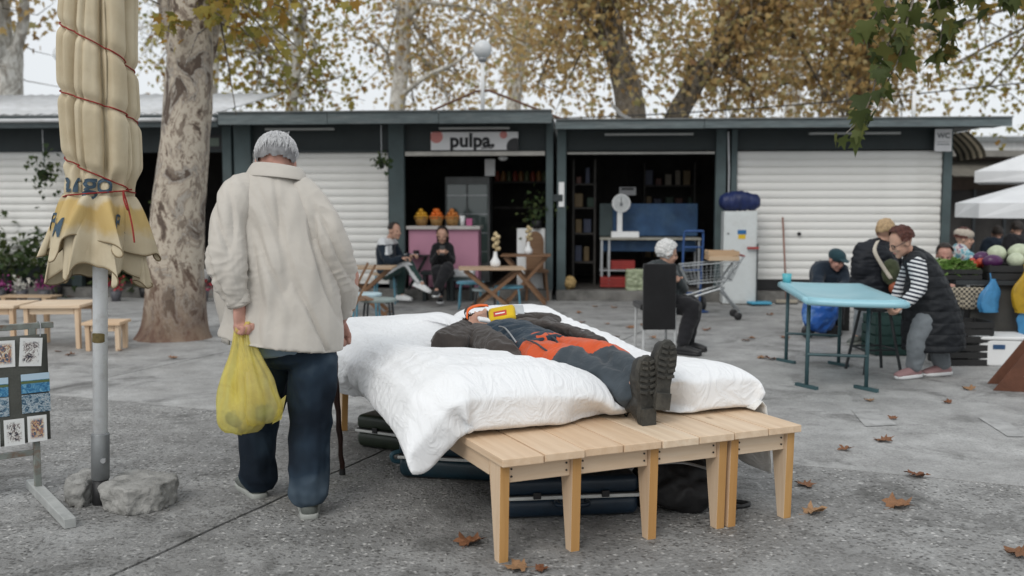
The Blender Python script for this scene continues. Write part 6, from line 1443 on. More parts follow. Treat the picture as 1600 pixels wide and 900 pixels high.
# broom and dustpan
t = thing('broom', 'broom with a reddish handle leaning on the wide shutter', 'broom', kw(X(1221), -.45, 0), KA); MB().tube([(0, 0, .06), (-.005, .38, 1.22)], .013, 8).build('handle', mat('broom_stick', (.22, .10, .07), .6), t, smooth=True); MB().box((0, 0, .04), (.30, .06, .05)).build('head', mat('broom_head', (.30, .27, .22), .8), t, bevel=.01); MB().box((0, 0, .012), (.31, .05, .02)).build('bristles', M_DKLEG, t)
o = MB().prism([(-.14, 0), (.14, 0), (.17, .22), (-.17, .22)], .02, .05).build('dustpan', mat('blue_dustpan', (.06, .30, .45), .5), None, bevel=.01); o.location = kw(X(1178), -.75, 0); tag(o, 'light blue dustpan on the ground beside the white cabinet', 'dustpan')
t = thing('plinth_pole', 'thin dark pole standing beside the white cabinet', 'pole', kw(X(1172), -.62, 0), KA); MB().tube([(0, 0, 0), (0, 0, .86)], .011, 7).build('pole', M_DKLEG, t); MB().box((-.06, 0, .80), (.16, .03, .03)).build('red_grip', M_REDC, t)
# hand truck
hp2 = onground(1082, 488); M_HT = mat('blue_hand_truck', (.025, .07, .20), .45, .2); t = thing('hand_truck', 'blue metal hand truck standing beside the old woman', 'hand truck', (hp2.x, hp2.y, 0), R(10))
for sx in (-.13, .13): MB().tube(cr([(sx, .10, .08), (sx, .04, .55), (sx, .0, 1.0), (sx * .8, -.03, 1.06)], 4), .016, 8).build('rail', M_HT, t, smooth=True); 
MB().tube([(-.105, -.03, 1.06), (.105, -.03, 1.06)], .016, 8).build('grip', M_HT, t)
for z in (.25, .55, .85): MB().tube([(-.13, .08 - z * .08, z), (.13, .08 - z * .08, z)], .012, 7).build('rung', M_HT, t)
MB().box((0, -.02, .016), (.34, .22, .012)).build('toe_plate', M_HT, t)
for sx in (-.19, .19): w_ = MB(); w_.lathe([(.03, -.02), (.09, -.02), (.10, 0), (.09, .02), (.03, .02)], 16, (sx, .14, .10), RY(R(90))); w_.build('wheel', M_BLACK, t, smooth=True)
# shopping trolley
sc_ = onground(1085, 497); M_CHR = mat('dull_chrome', (.40, .42, .43), .35, .15, 10, metal=.8); t = thing('shopping_trolley', 'chrome wire supermarket trolley carrying a wooden crate', 'trolley', (sc_.x, sc_.y, 0), R(-4)); t.scale = (.84,) * 3
B0 = [V(-.10, -.22, .52), V(.50, -.26, .58), V(.50, .26, .58), V(-.10, .22, .52)]; B1 = [V(-.22, -.25, .78), V(.62, -.30, .86), V(.62, .30, .86), V(-.22, .25, .78)]
for Q in (B0, B1):
    for a, b in zip(Q, Q[1:] + Q[:1]): MB().tube([a, b], .010, 7).build('rim', M_CHR, t)
mb = MB()
for i in range(4):
    for k in range(12 if i % 2 == 0 else 8):
        f_ = k / (12 if i % 2 == 0 else 8); mb.tube([B0[i].lerp(B0[(i + 1) % 4], f_), B1[i].lerp(B1[(i + 1) % 4], f_)], .0035, 4)
    for g in (.33, .66): mb.tube([B0[i].lerp(B1[i], g), B0[(i + 1) % 4].lerp(B1[(i + 1) % 4], g)], .0035, 4)
for k in range(12): mb.tube([B0[0].lerp(B0[1], k / 11), B0[3].lerp(B0[2], k / 11)], .0035, 4)
tag(mb.build('basket_wires', M_CHR, t), kind='stuff')
for y in (-.22, .22):
    MB().tube(cr([(.60, y, .84), (.40, y, .56), (.36, y, .46), (.62, y, .13)], 3), .016, 8).build('frame_tube', M_CHR, t, smooth=True); MB().tube(cr([(.40, y, .47), (.1, y, .38), (-.55, y * 1.1, .16)], 3), .016, 8).build('frame_tube', M_CHR, t, smooth=True)
    for x in (.62, -.55):
        MB().bar((x, y, .14), (x - .02, y, .06), .03, .03).build('fork', M_CHR, t); w_ = MB(); w_.lathe([(.02, -.016), (.055, -.016), (.06, 0), (.055, .016), (.02, .016)], 14, (x - .02, y, .06), RX(R(90))); w_.build('wheel', M_BLACK, t, smooth=True)
MB().tube([(.66, -.28, .93), (.66, .28, .93)], .016, 8).build('handle', M_REDC, t)
for y in (-.28, .28): MB().tube([(.60, y, .84), (.66, y, .93)], .012, 7).build('handle_stay', M_CHR, t)
crate('pale wooden fruit crate lying on the shopping trolley', (sc_.x + .32, sc_.y - .02, .722), (.36, .42, .12), M_PALEW, R(-4), slats=2)
# black chair of the old woman
chp = V(1.365, 9.46, 0); t = thing('black_chair', 'black chair with a tall flat back under the old woman', 'chair', (chp.x, chp.y, 0), R(3)); M_FAB = m_cloth('black_fabric', (.014, .014, .015), 900, .2, .1)
MB().box((0, -.20, .545), (.31, .05, .62)).build('backrest', M_FAB, t, bevel=.015); MB().box((.02, .05, .44), (.38, .44, .06)).build('seat', M_FAB, t, bevel=.02)
for sx in (-.14, .15):
    for y in (-.19, .22): MB().tube([(sx, y, .44), (sx * 1.05, y * 1.05, 0)], .013, 8).build('leg', mat('pale_grey_leg', (.45, .46, .46), .4), t)
# ---- blue folding table with cup
M_TBL = mat('pale_blue_plastic', (.30, .55, .63), .35, .06, 2, .05, 30, dirt=(.40, .60, .66), dscale=2, damt=.5); M_TLEG = mat('teal_steel', (.04, .085, .095), .45, .2)
ta = V(2.17, 7.26, 0); tw_ = V(.63, -.23, 0); tl = V(.22, 1.58, 0)
t = thing('blue_table', 'light blue plastic folding table with a sagging top', 'table', (ta.x, ta.y, 0)); mb = MB()
def tt(u_, v_, dz=0): return tw_ * u_ + tl * v_ + V(0, 0, .70 - .035 * math.sin(u_ * math.pi) * math.sin(v_ * math.pi) + .02 * (u_ - .5) ** 2 + dz)
rim_ = [(-.02, .0), (.0, -.02), (1, -.02), (1.02, 0), (1.02, 1), (1, 1.02), (0, 1.02), (-.02, 1)]
mb.grid(lambda u_, v_: tt(u_, v_), 14, 20); mb.build('top', M_TBL, t, smooth=True, solid=.035)
for a, b in (((0, 0), (1, 0)), ((1, 0), (1, 1)), ((1, 1), (0, 1)), ((0, 1), (0, 0))): MB().tube([tt(lerp(a[0], b[0], k / 8), lerp(a[1], b[1], k / 8), -.012) for k in range(9)], .026, 8).build('edge', M_TBL, t, smooth=True)
for fa, fb in ((onground(1260, 606), onground(1353, 610)), (onground(1228, 566), onground(1310, 571))):
    fa = fa - V(ta.x, ta.y, 0); fb = fb - V(ta.x, ta.y, 0)
    for f_ in (fa, fb):
        MB().tube([f_ + V(0, 0, .02), f_ + V(.01, .02, .68)], .016, 8).build('leg', M_TLEG, t, smooth=True); MB().bar(f_ + V(-.05, .10, .014), f_ + V(.05, -.10, .014), .03, .025).build('foot', M_TLEG, t)
    MB().tube([fa + V(0, 0, .26), fb + V(0, 0, .26)], .012, 8).build('rail', M_TLEG, t)
o = MB().lathe([(.035, 0), (.042, .08), (.038, .08), (.032, .01)], 14).build('cup', mat('turquoise_cup', (.10, .42, .48), .4), None, smooth=True); cpz = ta + tw_ * .06 + tl * .93; o.location = (cpz.x, cpz.y, .718); tag(o, 'turquoise cup on the corner of the blue table', 'cup')
sp_ = onground(1372, 584); t = thing('bar_stool', 'dark backless stool under the edge of the blue table', 'stool', (sp_.x, sp_.y + .12, 0), R(8)); MB().lathe([(.15, .52), (.17, .53), (.17, .555), (.15, .57)], 20).build('seat', M_DKLEG, t, smooth=True)
for k in range(4):
    a = math.pi / 4 + k * math.pi / 2; MB().tube([(.12 * math.cos(a), .12 * math.sin(a), .53), (.23 * math.cos(a), .23 * math.sin(a), 0)], .013, 7).build('leg', M_DKLEG, t); b2 = a + math.pi / 2; MB().tube([(.19 * math.cos(a), .19 * math.sin(a), .2), (.19 * math.cos(b2), .19 * math.sin(b2), .2)], .009, 6).build('rung', M_DKLEG, t)
# blue shopping cart bag
bc = onground(1282, 528); t = thing('wheeled_bag', 'bright blue wheeled shopping bag behind the blue table', 'shopping bag', (bc.x, bc.y, 0), R(15)); mb = MB(); etube(mb, [V(-.05, 0, .14), V(0, 0, .30), V(.06, 0, .46)], [(.17, .12), (.20, .14), (.15, .10)], (1, 0, 0)); remesh(mb, 'bag', mat('bright_blue_nylon', (.02, .10, .38), .45, .25, 6, .3, dirt=(.25, .42, .60), dscale=5, damt=.6), .015, t, 2, fold(.02, 10, 10, 10, 3))
for sx in (-.15, .13): w_ = MB(); w_.lathe([(.02, -.015), (.07, -.015), (.075, 0), (.07, .015), (.02, .015)], 14, (sx, 0, .075), RX(R(90))); w_.build('wheel', M_BLACK, t, smooth=True)
MB().tube(cr([(-.15, .0, .08), (-.2, 0, .14), (-.18, .06, .2)], 3), .009, 6).build('frame', M_CHR, t); MB().tube([(-.15, 0, .08), (.13, 0, .08)], .009, 6).build('axle', M_CHR, t)
# ---- crates and produce stall
def c_at(label, u, v, d, m, rz=0, z=0, sl=3, dy=0): p = onground(u, v); return crate(label, (p.x, p.y + d[1] / 2 + dy, z), d, m, rz, slats=sl)
c_at('dark green tall crate behind the bar stool', 1395, 556, (.34, .34, .38), M_GRNC, .05, sl=4)
for k in range(2): c_at(['black produce crate on the ground under the stall', 'black produce crate stacked on another under the stall'][k], 1513, 572, (.42, .34, .19), M_BLKC, .02, z=k * .20)
sp0 = onground(1545, 563); t = thing('produce_stall', 'dark wooden produce stall with a checked cloth', 'stall', (sp0.x, sp0.y, 0), R(-6))
MB().box((.55, .5, .70), (1.7, .95, .04)).build('table_top', M_DKLEG, t); 
for x in (-.25, 1.35):
    for y in (.08, .92): MB().box((x, y, .34), (.06, .06, .68)).build('leg', M_DKLEG, t)
MB().box((.60, .10, .42), (1.5, .03, .50)).build('front_panel', mat('dark_stall_panel', (.05, .048, .042), .7), t)
m_ck, nt_, b_, L_ = base('checked_cloth'); ck = nt_.nodes.new('ShaderNodeTexChecker'); ck.inputs['Scale'].default_value = 46; ck.inputs[1].default_value = (.42, .37, .28, 1); ck.inputs[2].default_value = (.05, .045, .04, 1); L_.new(coords(nt_, L_), ck.inputs[0]); L_.new(ck.outputs[0], b_.inputs['Base Color']); b_.inputs['Roughness'].default_value = .9
mb = MB(); mb.grid(lambda u_, v_: V(-.36 + .30 * u_, .02 - .012 * math.sin(u_ * 14) * v_, .66 - .20 * v_), 20, 6); mb.build('checked_cloth', m_ck, t, smooth=True, solid=.004)
def S_(x, y, z=.72):
    c, s = math.cos(R(-6)), math.sin(R(-6)); return V(sp0.x + c * x - s * y, sp0.y + s * x + c * y, z)
crate('low black tray of lettuce at the stall corner', S_(-.26, .28), (.40, .40, .10), M_BLKC, R(-6), slats=2); crate('black tray of cabbages and aubergines on the stall', S_(.24, .25), (.50, .40, .14), M_BLKC, R(-6), slats=2)
M_LET = m_leaf('lettuce_leaf', [(0, (.10, .20, .04)), (.5, (.17, .30, .07)), (1, (.28, .38, .14))], .3)
for k, (x, y) in enumerate(((-.38, .18), (-.26, .2), (-.15, .22), (-.34, .36), (-.20, .38))):
    rs = np.random.RandomState(k + 60); q = rs.normal(0, 1, (70, 3)); q /= np.linalg.norm(q, axis=1)[:, None]; q[:, 2] = abs(q[:, 2]); o = obj('lettuce', leaf_mesh('lettuce', q * np.array((.09, .09, .10)) + np.array((0, 0, .02)), rs.uniform(.06, .11, 70), M_LET, rs, -.3)); o.location = S_(x, y, .76); tag(o, 'frilly green lettuce head in the black tray', 'lettuce', 'lettuces on the stall')
def veg(name, label, loc, r, m, grp=None, rough=.03):
    mb = MB(); mb.ell((0, 0, 0), r, 18); mb.v = [tuple(Vector(p) * (1 + rough * noise.noise(Vector(p) * 18))) for p in mb.v]; o = mb.build(name, m, None, smooth=True); o.location = loc; tag(o, label, 'vegetable', grp); return o
M_CAB = mat('pale_cabbage', (.50, .55, .40), .55, .2, 12, .3, 30); M_PUR = mat('aubergine', (.07, .02, .075), .25, .2); M_TOM = mat('tomato', (.42, .06, .03), .35)
veg('cabbage', 'pale green cabbage, the one on top by the yellow peppers', S_(.14, .30, .95), (.085, .085, .078), M_CAB); veg('cabbage', 'pale green cabbage, the small low one beside the aubergines', S_(.25, .14, .90), (.075, .075, .068), M_CAB); veg('cabbage', 'pale green cabbage, the largest at the back of the tray', S_(.33, .28, .96), (.10, .092, .085), M_CAB)
veg('aubergine', 'glossy dark purple aubergine at the tray edge', S_(.05, .14, .89), (.095, .065, .06), M_PUR); veg('aubergine', 'glossy dark purple aubergine behind another', S_(.02, .32, .91), (.085, .06, .06), M_PUR); veg('pepper', 'yellow pepper in front of the cabbages', S_(.38, .10, .88), (.07, .05, .045), mat('yellow_pepper', (.60, .38, .02), .3))
for k in range(7): veg('tomato', 'red tomato heaped beside the lettuces', S_(-.09 + .05 * (k % 3), .20 + .06 * (k // 3), .85 + .03 * (k % 2)), .035, M_TOM, 'tomatoes on the stall')
def hang_bag(label, loc, w, h, m, seed):
    t = thing('plastic_bag', label, 'bag', loc); mb = MB(); mb.grid(lambda a_, t_: V((.02 + (w / 2 - .02) * sstep(0, .5, t_) * (1 if t_ < .9 else .85)) * math.cos(a_ * 2 * math.pi) * (1 + .25 * math.sin(a_ * 31 + seed)) + .02 * math.sin(t_ * 5 + seed), (.012 + w * .22 * t_) * math.sin(a_ * 2 * math.pi), -h * t_), 32, 14, True); mb.build('sack', m, t, smooth=True); MB().tube([(0, 0, -.01), (0, .02, .05)], .006, 5).build('hook_loop', m, t)
M_BB = m_plastic('light_blue_bag', (.10, .38, .68), .12); M_YB = m_plastic('deep_yellow_bag', (.62, .40, .03), .05)
hang_bag('light blue plastic bag hanging from the stall beside the lettuces', S_(-.02, -.03, .74), .16, .30, M_BB, 1); hang_bag('yellow plastic bag hanging from the stall front', S_(.26, -.05, .82), .17, .38, M_YB, 2); hang_bag('light blue plastic bag hanging below the yellow one', S_(.29, -.04, .47), .15, .22, M_BB, 4); hang_bag('light blue plastic bag hanging behind the yellow bag', S_(.38, -.04, .82), .14, .26, M_BB, 6)
wb = onground(1575, 573); t = thing('foam_box', 'white polystyrene box with printed blue marks beside the stall', 'box', (wb.x, wb.y + .2, 0), R(-8)); MB().box((0, 0, .115), (.42, .38, .23)).build('body', M_WHITE, t, bevel=.015); MB().box((0, 0, .245), (.44, .40, .03)).build('lid', M_WHITE, t, bevel=.01); MB().box((-.05, -.192, .17), (.10, .004, .04)).build('print', M_BLUEB, t)
# leaning rusty steel plate
rp = onground(1588, 612); t = thing('steel_base', 'rust brown folded steel plate standing on the concrete', 'steel plate', (rp.x, rp.y, 0), R(-18)); M_RST = mat('rust_brown_steel', (.115, .045, .025), .7, .25, 7, .3, 50)
mb = MB(); mb.prism([(-.16, 0), (.40, 0), (.40, .60), (.17, .48)], -.008, .008, 'y'); mb.build('plate', M_RST, t, bevel=.003); mb = MB(); mb.prism([(-.16, 0), (.40, 0), (.40, .60), (.17, .48)], .30, .316, 'y'); mb.build('plate', M_RST, t, bevel=.003); MB().lathe([(.001, 0), (.013, 0), (.013, .008)], 10, (.06, -.008, .12), RX(R(90))).build('bolt', M_STEEL, t)
MB().box((.28, .154, .3), (.20, .29, .012)).build('brace', M_RST, t)
# ---- market beyond: parasols, awning stalls, buildings
M_CANV = mat('white_canvas', (.68, .69, .70), .7, .06, 3, .1)
def parasol(label, x, y, r, z0, z1, n=8):
    t = thing('market_parasol', label, 'parasol', (x, y, 0)); rim = [V(r * math.cos(2 * math.pi * k / n + .3), r * math.sin(2 * math.pi * k / n + .3), z0) for k in range(n)]
    for k in range(n): mb = MB(); a, b = rim[k], rim[(k + 1) % n]; mb.add([V(0, 0, z1), a, a.lerp(b, .5) * .98 + V(0, 0, z0 * .02), b, b - V(0, 0, .18), a - V(0, 0, .18)], [(0, 1, 2), (0, 2, 3), (1, 5, 4, 3, 2)]); mb.build('panel', M_CANV, t, solid=.008)
    MB().tube([(0, 0, 0), (0, 0, z1)], .03, 8).build('pole', M_STEEL, t)
parasol('white market parasol over the produce, behind the stall', px(1640, 12.5), 12.5, 1.1, 1.42, 1.75)
parasol('white square market parasol farther back beyond the stall', px(1620, 17), 17, 1.35, 1.95, 2.35, 4)
def stall_block(label, x, y, w, d, h, mwall, rz=0):
    t = thing('market_hut', label, 'hut', (x, y, 0), rz); MB().box((0, d / 2, h / 2), (w, d, h)).build('wall', mwall, t); MB().box((0, d / 2 - .25, h + .06), (w + .3, d + .7, .12)).build('roof', mat('hut_roof', (.20, .19, .17), .7), t); MB().box((0, -.05, h * .42), (w * .9, .06, h * .6)).build('shaded_opening_slab', M_DARKIN, t)  # dark slab on the solid wall stands in for the hut's shaded inside
    for k in range(5): MB().box((-w * .4 + w * .2 * k, -.09, h * .42), (.06, .05, h * .62)).build('mullion', M_DKLEG, t)
    mb = MB(); mb.grid(lambda u_, v_: V(lerp(-w / 2, w / 2, u_), -.1 - .9 * v_, h - .05 - .35 * v_), 20, 4); mb.build('awning', mat('grey_brown_awning', (.13, .12, .10), .8), t, solid=.02)
stall_block('dark market hut with a grey awning beyond the kiosk end', px(1545, 21), 20.5, 3.4, 2.5, 2.35, mat('brown_wall', (.09, .065, .05), .8), R(8)); stall_block('dark glazed market hut behind the white parasols', px(1690, 26), 25, 6, 3, 2.6, mat('hut_dark', (.06, .05, .045), .8))
stall_block('low market hut filling the row behind the passers-by', px(1580, 31), 31, 8, 3, 2.2, mat('hut_grey', (.14, .12, .11), .8))
t = thing('office_building', 'pale flat roofed building far beyond the market', 'building', (px(1680, 60), 60, 0)); MB().box((0, 4, 2.6), (18, 8, 5.2)).build('wall', mat('pale_render', (.55, .55, .54), .8), t); MB().box((0, 3.9, 5.3), (18.6, 8.6, .3)).build('roof', M_ROOFG, t)
for k in range(8):
    f = MB().box((-7.8 + 2.2 * k, -.02, 3.7), (1.2, .08, 1.3)).build('window', M_WHITE, t); MB().box((-7.8 + 2.2 * k, -.08, 3.7), (1.0, .04, 1.1)).build('pane', m_gl, f)
# ---- flower kiosk
for k, (u, z, n, sp, sz, mm_) in enumerate(((20, .0, 340, (.40, .2, .26), .10, M_FOL), (100, 0, 300, (.32, .2, .22), .10, M_FOL), (-60, 0, 300, (.4, .2, .25), .10, M_FOL), (235, 0, 220, (.28, .2, .28), .10, M_FOL))):
    plant(['bushy dark green plant in front of the grey shutter', 'bushy dark green plant behind the umbrella pole', 'bushy dark green plant beside the kiosk end post', 'dark green plant in the flower shop doorway beside the trunk'][k], kw(X(u), -.25, .02), n, sp, sz, mm_, 80 + k, .42)
M_FLR = m_leaf('red_petals', [(0, (.30, .02, .03)), (.5, (.40, .05, .05)), (1, (.25, .02, .08))], .2); M_FLP = m_leaf('magenta_petals', [(0, (.22, .03, .14)), (.5, (.30, .06, .20)), (1, (.18, .02, .10))], .2); M_FLW = m_leaf('white_petals', [(0, (.6, .6, .55)), (1, (.7, .66, .6))], .2)
for k, u in enumerate((-40, 5, 42, 75, 108, 215, 345)):
    mm_ = (M_FLR, M_FLR, M_FLP, M_FLW, M_FLP, M_FLR, M_FLR)[k]; lab = ['pot of red flowers in front of the kiosk end', 'pot of red flowers under the bushy plant', 'pot of magenta flowers beside the red ones', 'pot of white flowers beside the umbrella pole', 'pot of magenta flowers behind the umbrella pole', 'pot of red flowers at the flower shop door', 'pot of red flowers between the trunk and the old man'][k]
    plant(lab, kw(X(u), -.75, 0), 70, (.10, .08, .05), .045, mm_, 90 + k, .09, 'flower_pot', True, mat('pot_grey', (.08, .08, .09), .5), .16)
t = thing('hanging_plant', 'dark fern hanging beside the flower shop shutter', 'plant', kw(X(98), -.45, 1.75), KA); rs = np.random.RandomState(6); tag(obj('foliage', leaf_mesh('foliage', rs.normal(0, 1, (110, 3)) * np.array((.11, .1, .18)) + np.array((0, 0, .1)), rs.uniform(.05, .10, 110), M_FOL, rs), t), kind='stuff'); MB().tube([(0, 0, .1), (0, 0, .75)], .006, 5).build('cord', M_STEEL, t); MB().lathe([(.04, 0), (.07, .10)], 10).build('pot', M_BLACK, t)
t = thing('shop_lamp', 'small lit warm bulb inside the flower shop', 'lamp', kw(X(322), 1.2, 2.0), KA); m_bulb, nt_, b_, L_ = base('warm_bulb'); b_.inputs['Emission Color'].default_value = (1, .72, .32, 1); b_.inputs['Emission Strength'].default_value = 6; MB().ell((0, 0, 0), (.045, .045, .055), 12).build('bulb', m_bulb, t, smooth=True); MB().tube([(0, 0, .05), (0, 0, .5)], .006, 5).build('cord', M_BLACK, t)
t = thing('flower_shop_sign', 'dark glass transom sign above the flower shop door', 'sign', kw(X(330), .05, 2.34), KA); MB().box((0, 0, 0), (.40, .03, .22)).build('board', M_BLACK, t); MB().box((0, -.02, 0), (.30, .006, .12)).build('panel', mat('dull_green_glass', (.09, .12, .09), .3), t)
for k, (u, v, r_) in enumerate(((318, 432, .16),)):
    p = onground(u, 452); o = MB().lathe([(.10, 0), (.17, .32), (.16, .33), (.001, .34)], 18).build('white_tub', M_WHITE, None, smooth=True); o.location = (p.x, p.y, 0); tag(o, 'white tub standing between the trunk and the old man', 'tub')
t = thing('produce_bench', 'low wooden pallet bench at the foot of the flower kiosk', 'bench', kw(X(105), -1.1, 0), KA)
for k in range(3): MB().box((0, -.1 + .11 * k, .10), (.8, .09, .02)).build('plank', M_PALEW, t)
for sx in (-.3, .3): MB().box((sx, 0, .045), (.06, .30, .085)).build('block', M_PALEW, t)
# ---- pine tables at the left
def pine_table(label, p, rz, w, d, h, nm='pine_table', cat='table', group=None):
    t = thing(nm, label, cat, (p.x, p.y, 0), rz, group); n = max(2, int(d / .17))
    for k in range(n): MB().box((w / 2, d * (k + .5) / n, h - .014), (w, d / n - .004, .028)).build('plank', M_PINEX, t, bevel=.003)
    for x in (.02, w - .06):
        for y in (.03, d - .11):
            mb = MB(); mb.prism([(y, h - .03), (y + .08, h - .03), (y + .06, 0), (y + .015, 0)], x, x + .04, 'x'); mb.build('leg', M_PINEE if 0 else M_PINEZ, t, bevel=.002)
    for y in (.06, d - .07): MB().box((w / 2, y, h - .06), (w - .14, .025, .06)).build('apron', M_PINEX, t, bevel=.002)
    return t
p0 = onground(122, 547); pine_table('pale pine table beside the small pine stool', p0 - V(.55, 0, 0), R(4), .56, .62, .43); pine_table('pale pine table at the edge, pushed against another pine table', p0 - V(1.16, .05, 0), R(4), .56, .62, .43); pine_table('pale pine table in the row beyond the postcard stand', p0 - V(1.78, .09, 0), R(4), .56, .62, .43)
pine_table('small pale pine stool behind the white umbrella pole', onground(128, 550) , R(3), .36, .34, .28, 'pine_stool', 'stool')
# ------------------------------------------------------------------ people around the market
def folk(label, J, fwd, up=(0, 0, 1), top=None, pants=None, hairm=None, shoes=None, skin=M_SKIN, voxel=.014, hs=1.0, topk={}, pantk={}, hairk={}, base_z=0, curl=(.6, .6), base=None):
    W_ = {k: AD(*v) for k, v in J.items()}; b = base or (W_['pelvis'].x, W_['pelvis'].y, base_z); F = Fig(label, b)
    o, h, j = build_body(F, W_, skin, .009, hs, fwd, up, curl=curl); eyes(F.t, h, hs)
    tp_ = build_top(F, j, top, voxel=voxel, **topk) if top else None; pn = build_pants(F, j, pants, voxel=voxel, **pantk) if pants else None
    if hairm: hair(F.t, h, hairm, hs, **hairk)
    if shoes:
        for k in 'lr': shoe(F.t, j['an' + k], j['toe' + k], shoes[0], shoes[1], .046, .27, h=max(.05, min(.09, j['an' + k].z - .01)) if shoes[2] else .075)
    return F, h, j, tp_, pn
M_BLKCL = m_cloth('black_clothes', (.013, .013, .015), 900, .3, .3, 10); M_DKNAVY = m_cloth('dark_navy_jacket', (.014, .022, .034), 900, .25, .3); M_TRACK = m_cloth('dark_green_track', (.030, .060, .055), 900, .2, .3); M_WHITECL = m_cloth('white_cloth', (.62, .63, .64), 900, .06, .2)
M_HDK = mat('dark_hair', (.020, .014, .011), .55, .4, 60, .5, 100); M_HWHITE = mat('white_hair', (.60, .60, .59), .6, .2, 50, .8, 90); M_HAUB = mat('dark_auburn_hair', (.075, .022, .014), .55, .4, 50, .6, 90); M_HBLOND = mat('blond_hair', (.42, .29, .16), .6, .3, 50, .6, 90)
M_SNEAK = mat('white_sneaker', (.72, .73, .73), .5, .05)
# man in a tracksuit at the juice bar
F, h, j, tp_, pn = folk('man in a dark green tracksuit and white sneakers sitting at the juice bar', dict(pelvis=(604, 424, 14.1), chest=(603, 390, 14.1), neck=(610, 372, 14.1), head=(617, 361, 14.05), shl=(597, 380, 13.95), shr=(613, 380, 14.35), ell=(606, 408, 13.8), elr=(626, 404, 14.3), wrl=(628, 404, 13.75), wrr=(641, 400, 14.2),
    hipl=(604, 428, 13.98), hipr=(608, 428, 14.22), knl=(635, 410, 13.85), knr=(627, 424, 14.15), anl=(656, 441, 13.8), anr=(626, 460, 14.15), toel=(674, 450, 13.7), toer=(642, 470, 14.0)), (.78, -.62, -.05), (0, 0, 1), [M_DKNAVY, M_WHITECL], [M_TRACK, M_WHITECL], M_HDK, None, topk=dict(tw=(.18, .13), hem=.02), pantk=dict(rr=(.09, .075, .055)), hairk=dict(low=.02, puff=.006))
setmat(tp_, lambda c, n: 1 if (c.z > j['neck'].z - .13 and abs((c - j['neck']).x) < .17 and c.z > j['shl'].z - .02) or (c.x > .02 and c.z > j['chest'].z - .06 and c.z < j['chest'].z + .06 and c.y < -.1) else 0)
def stripe(c, n):
    for a, b in (('hipl', 'knl'), ('knl', 'anl')):
        A, B = j[a], j[b]; ab = B - A; t_ = max(0, min(1, (c - A).dot(ab) / ab.length_squared)); d = c - (A + ab * t_)
        if d.length < .14 and n.y < -.72 and abs(d.z + .01) < .020: return 1
    return 0
setmat(pn, stripe)
for k, dr in (('l', V(.8, -.2, -.35)), ('r', V(.8, -.5, 0))): shoe(F.t, j['an' + k], j['an' + k] + dr, M_SNEAK, M_WHITE, .048, .28, up=V(.3, 0, 1), h=.08)
# woman in black with a phone
F, h, j, tp_, pn = folk('woman in black with long dark hair looking at her phone', dict(pelvis=(691, 422, 14.35), chest=(691, 394, 14.3), neck=(691, 378, 14.28), head=(691, 367, 14.2), shl=(681, 386, 14.28), shr=(702, 386, 14.28), ell=(677, 408, 14.15), elr=(706, 408, 14.15), wrl=(687, 395, 13.95), wrr=(696, 395, 13.95),
    hipl=(685, 426, 14.3), hipr=(698, 426, 14.3), knl=(683, 424, 13.9), knr=(699, 419, 13.88), anl=(688, 462, 13.85), anr=(683, 452, 13.65), toel=(688, 475, 13.6), toer=(678, 460, 13.4)), (0, -.92, -.35), (0, 0, 1), M_BLKCL, M_BLKCL, M_HDK, (M_BLKCL, M_WHITE, True), topk=dict(tw=(.155, .11), hem=.03, sr=(.06, .055, .042)), pantk=dict(rr=(.10, .085, .062)), hairk=dict(back=.22, low=.015, puff=.008, front=.5), curl=(.9, .9))
ph_ = MB().box((0, 0, 0), (.075, .012, .15), RX(R(-25))).build('phone', M_BLACK, None, bevel=.004); ph_.location = AD(691, 391, 13.86); tag(ph_, 'black phone held by the woman in black', 'phone')
# old woman on the black chair
F, h, j, tp_, pn = folk('white haired old woman in black sitting sideways on the black chair', dict(pelvis=(1040, 470, 9.55), chest=(1033, 428, 9.5), neck=(1038, 410, 9.5), head=(1043, 396, 9.5), shl=(1022, 420, 9.45), shr=(1050, 424, 9.62), ell=(1032, 450, 9.35), elr=(1066, 452, 9.6), wrl=(1050, 462, 9.4), wrr=(1058, 440, 9.45),
    hipl=(1042, 474, 9.45), hipr=(1048, 474, 9.65), knl=(1082, 480, 9.35), knr=(1084, 478, 9.55), anl=(1066, 540, 9.25), anr=(1074, 538, 9.5), toel=(1078, 556, 9.2), toer=(1088, 552, 9.45)), (.92, .1, -.25), (0, 0, 1), m_cloth('charcoal_coat', (.035, .042, .045), 900, .3, .3), M_BLKCL, M_HWHITE, (M_BLACK, M_BLACK, True), topk=dict(tw=(.19, .14), hem=.03), pantk=dict(rr=(.10, .085, .06)), hairk=dict(low=-.055, puff=.016, rough=.014, scale=48, front=.8))
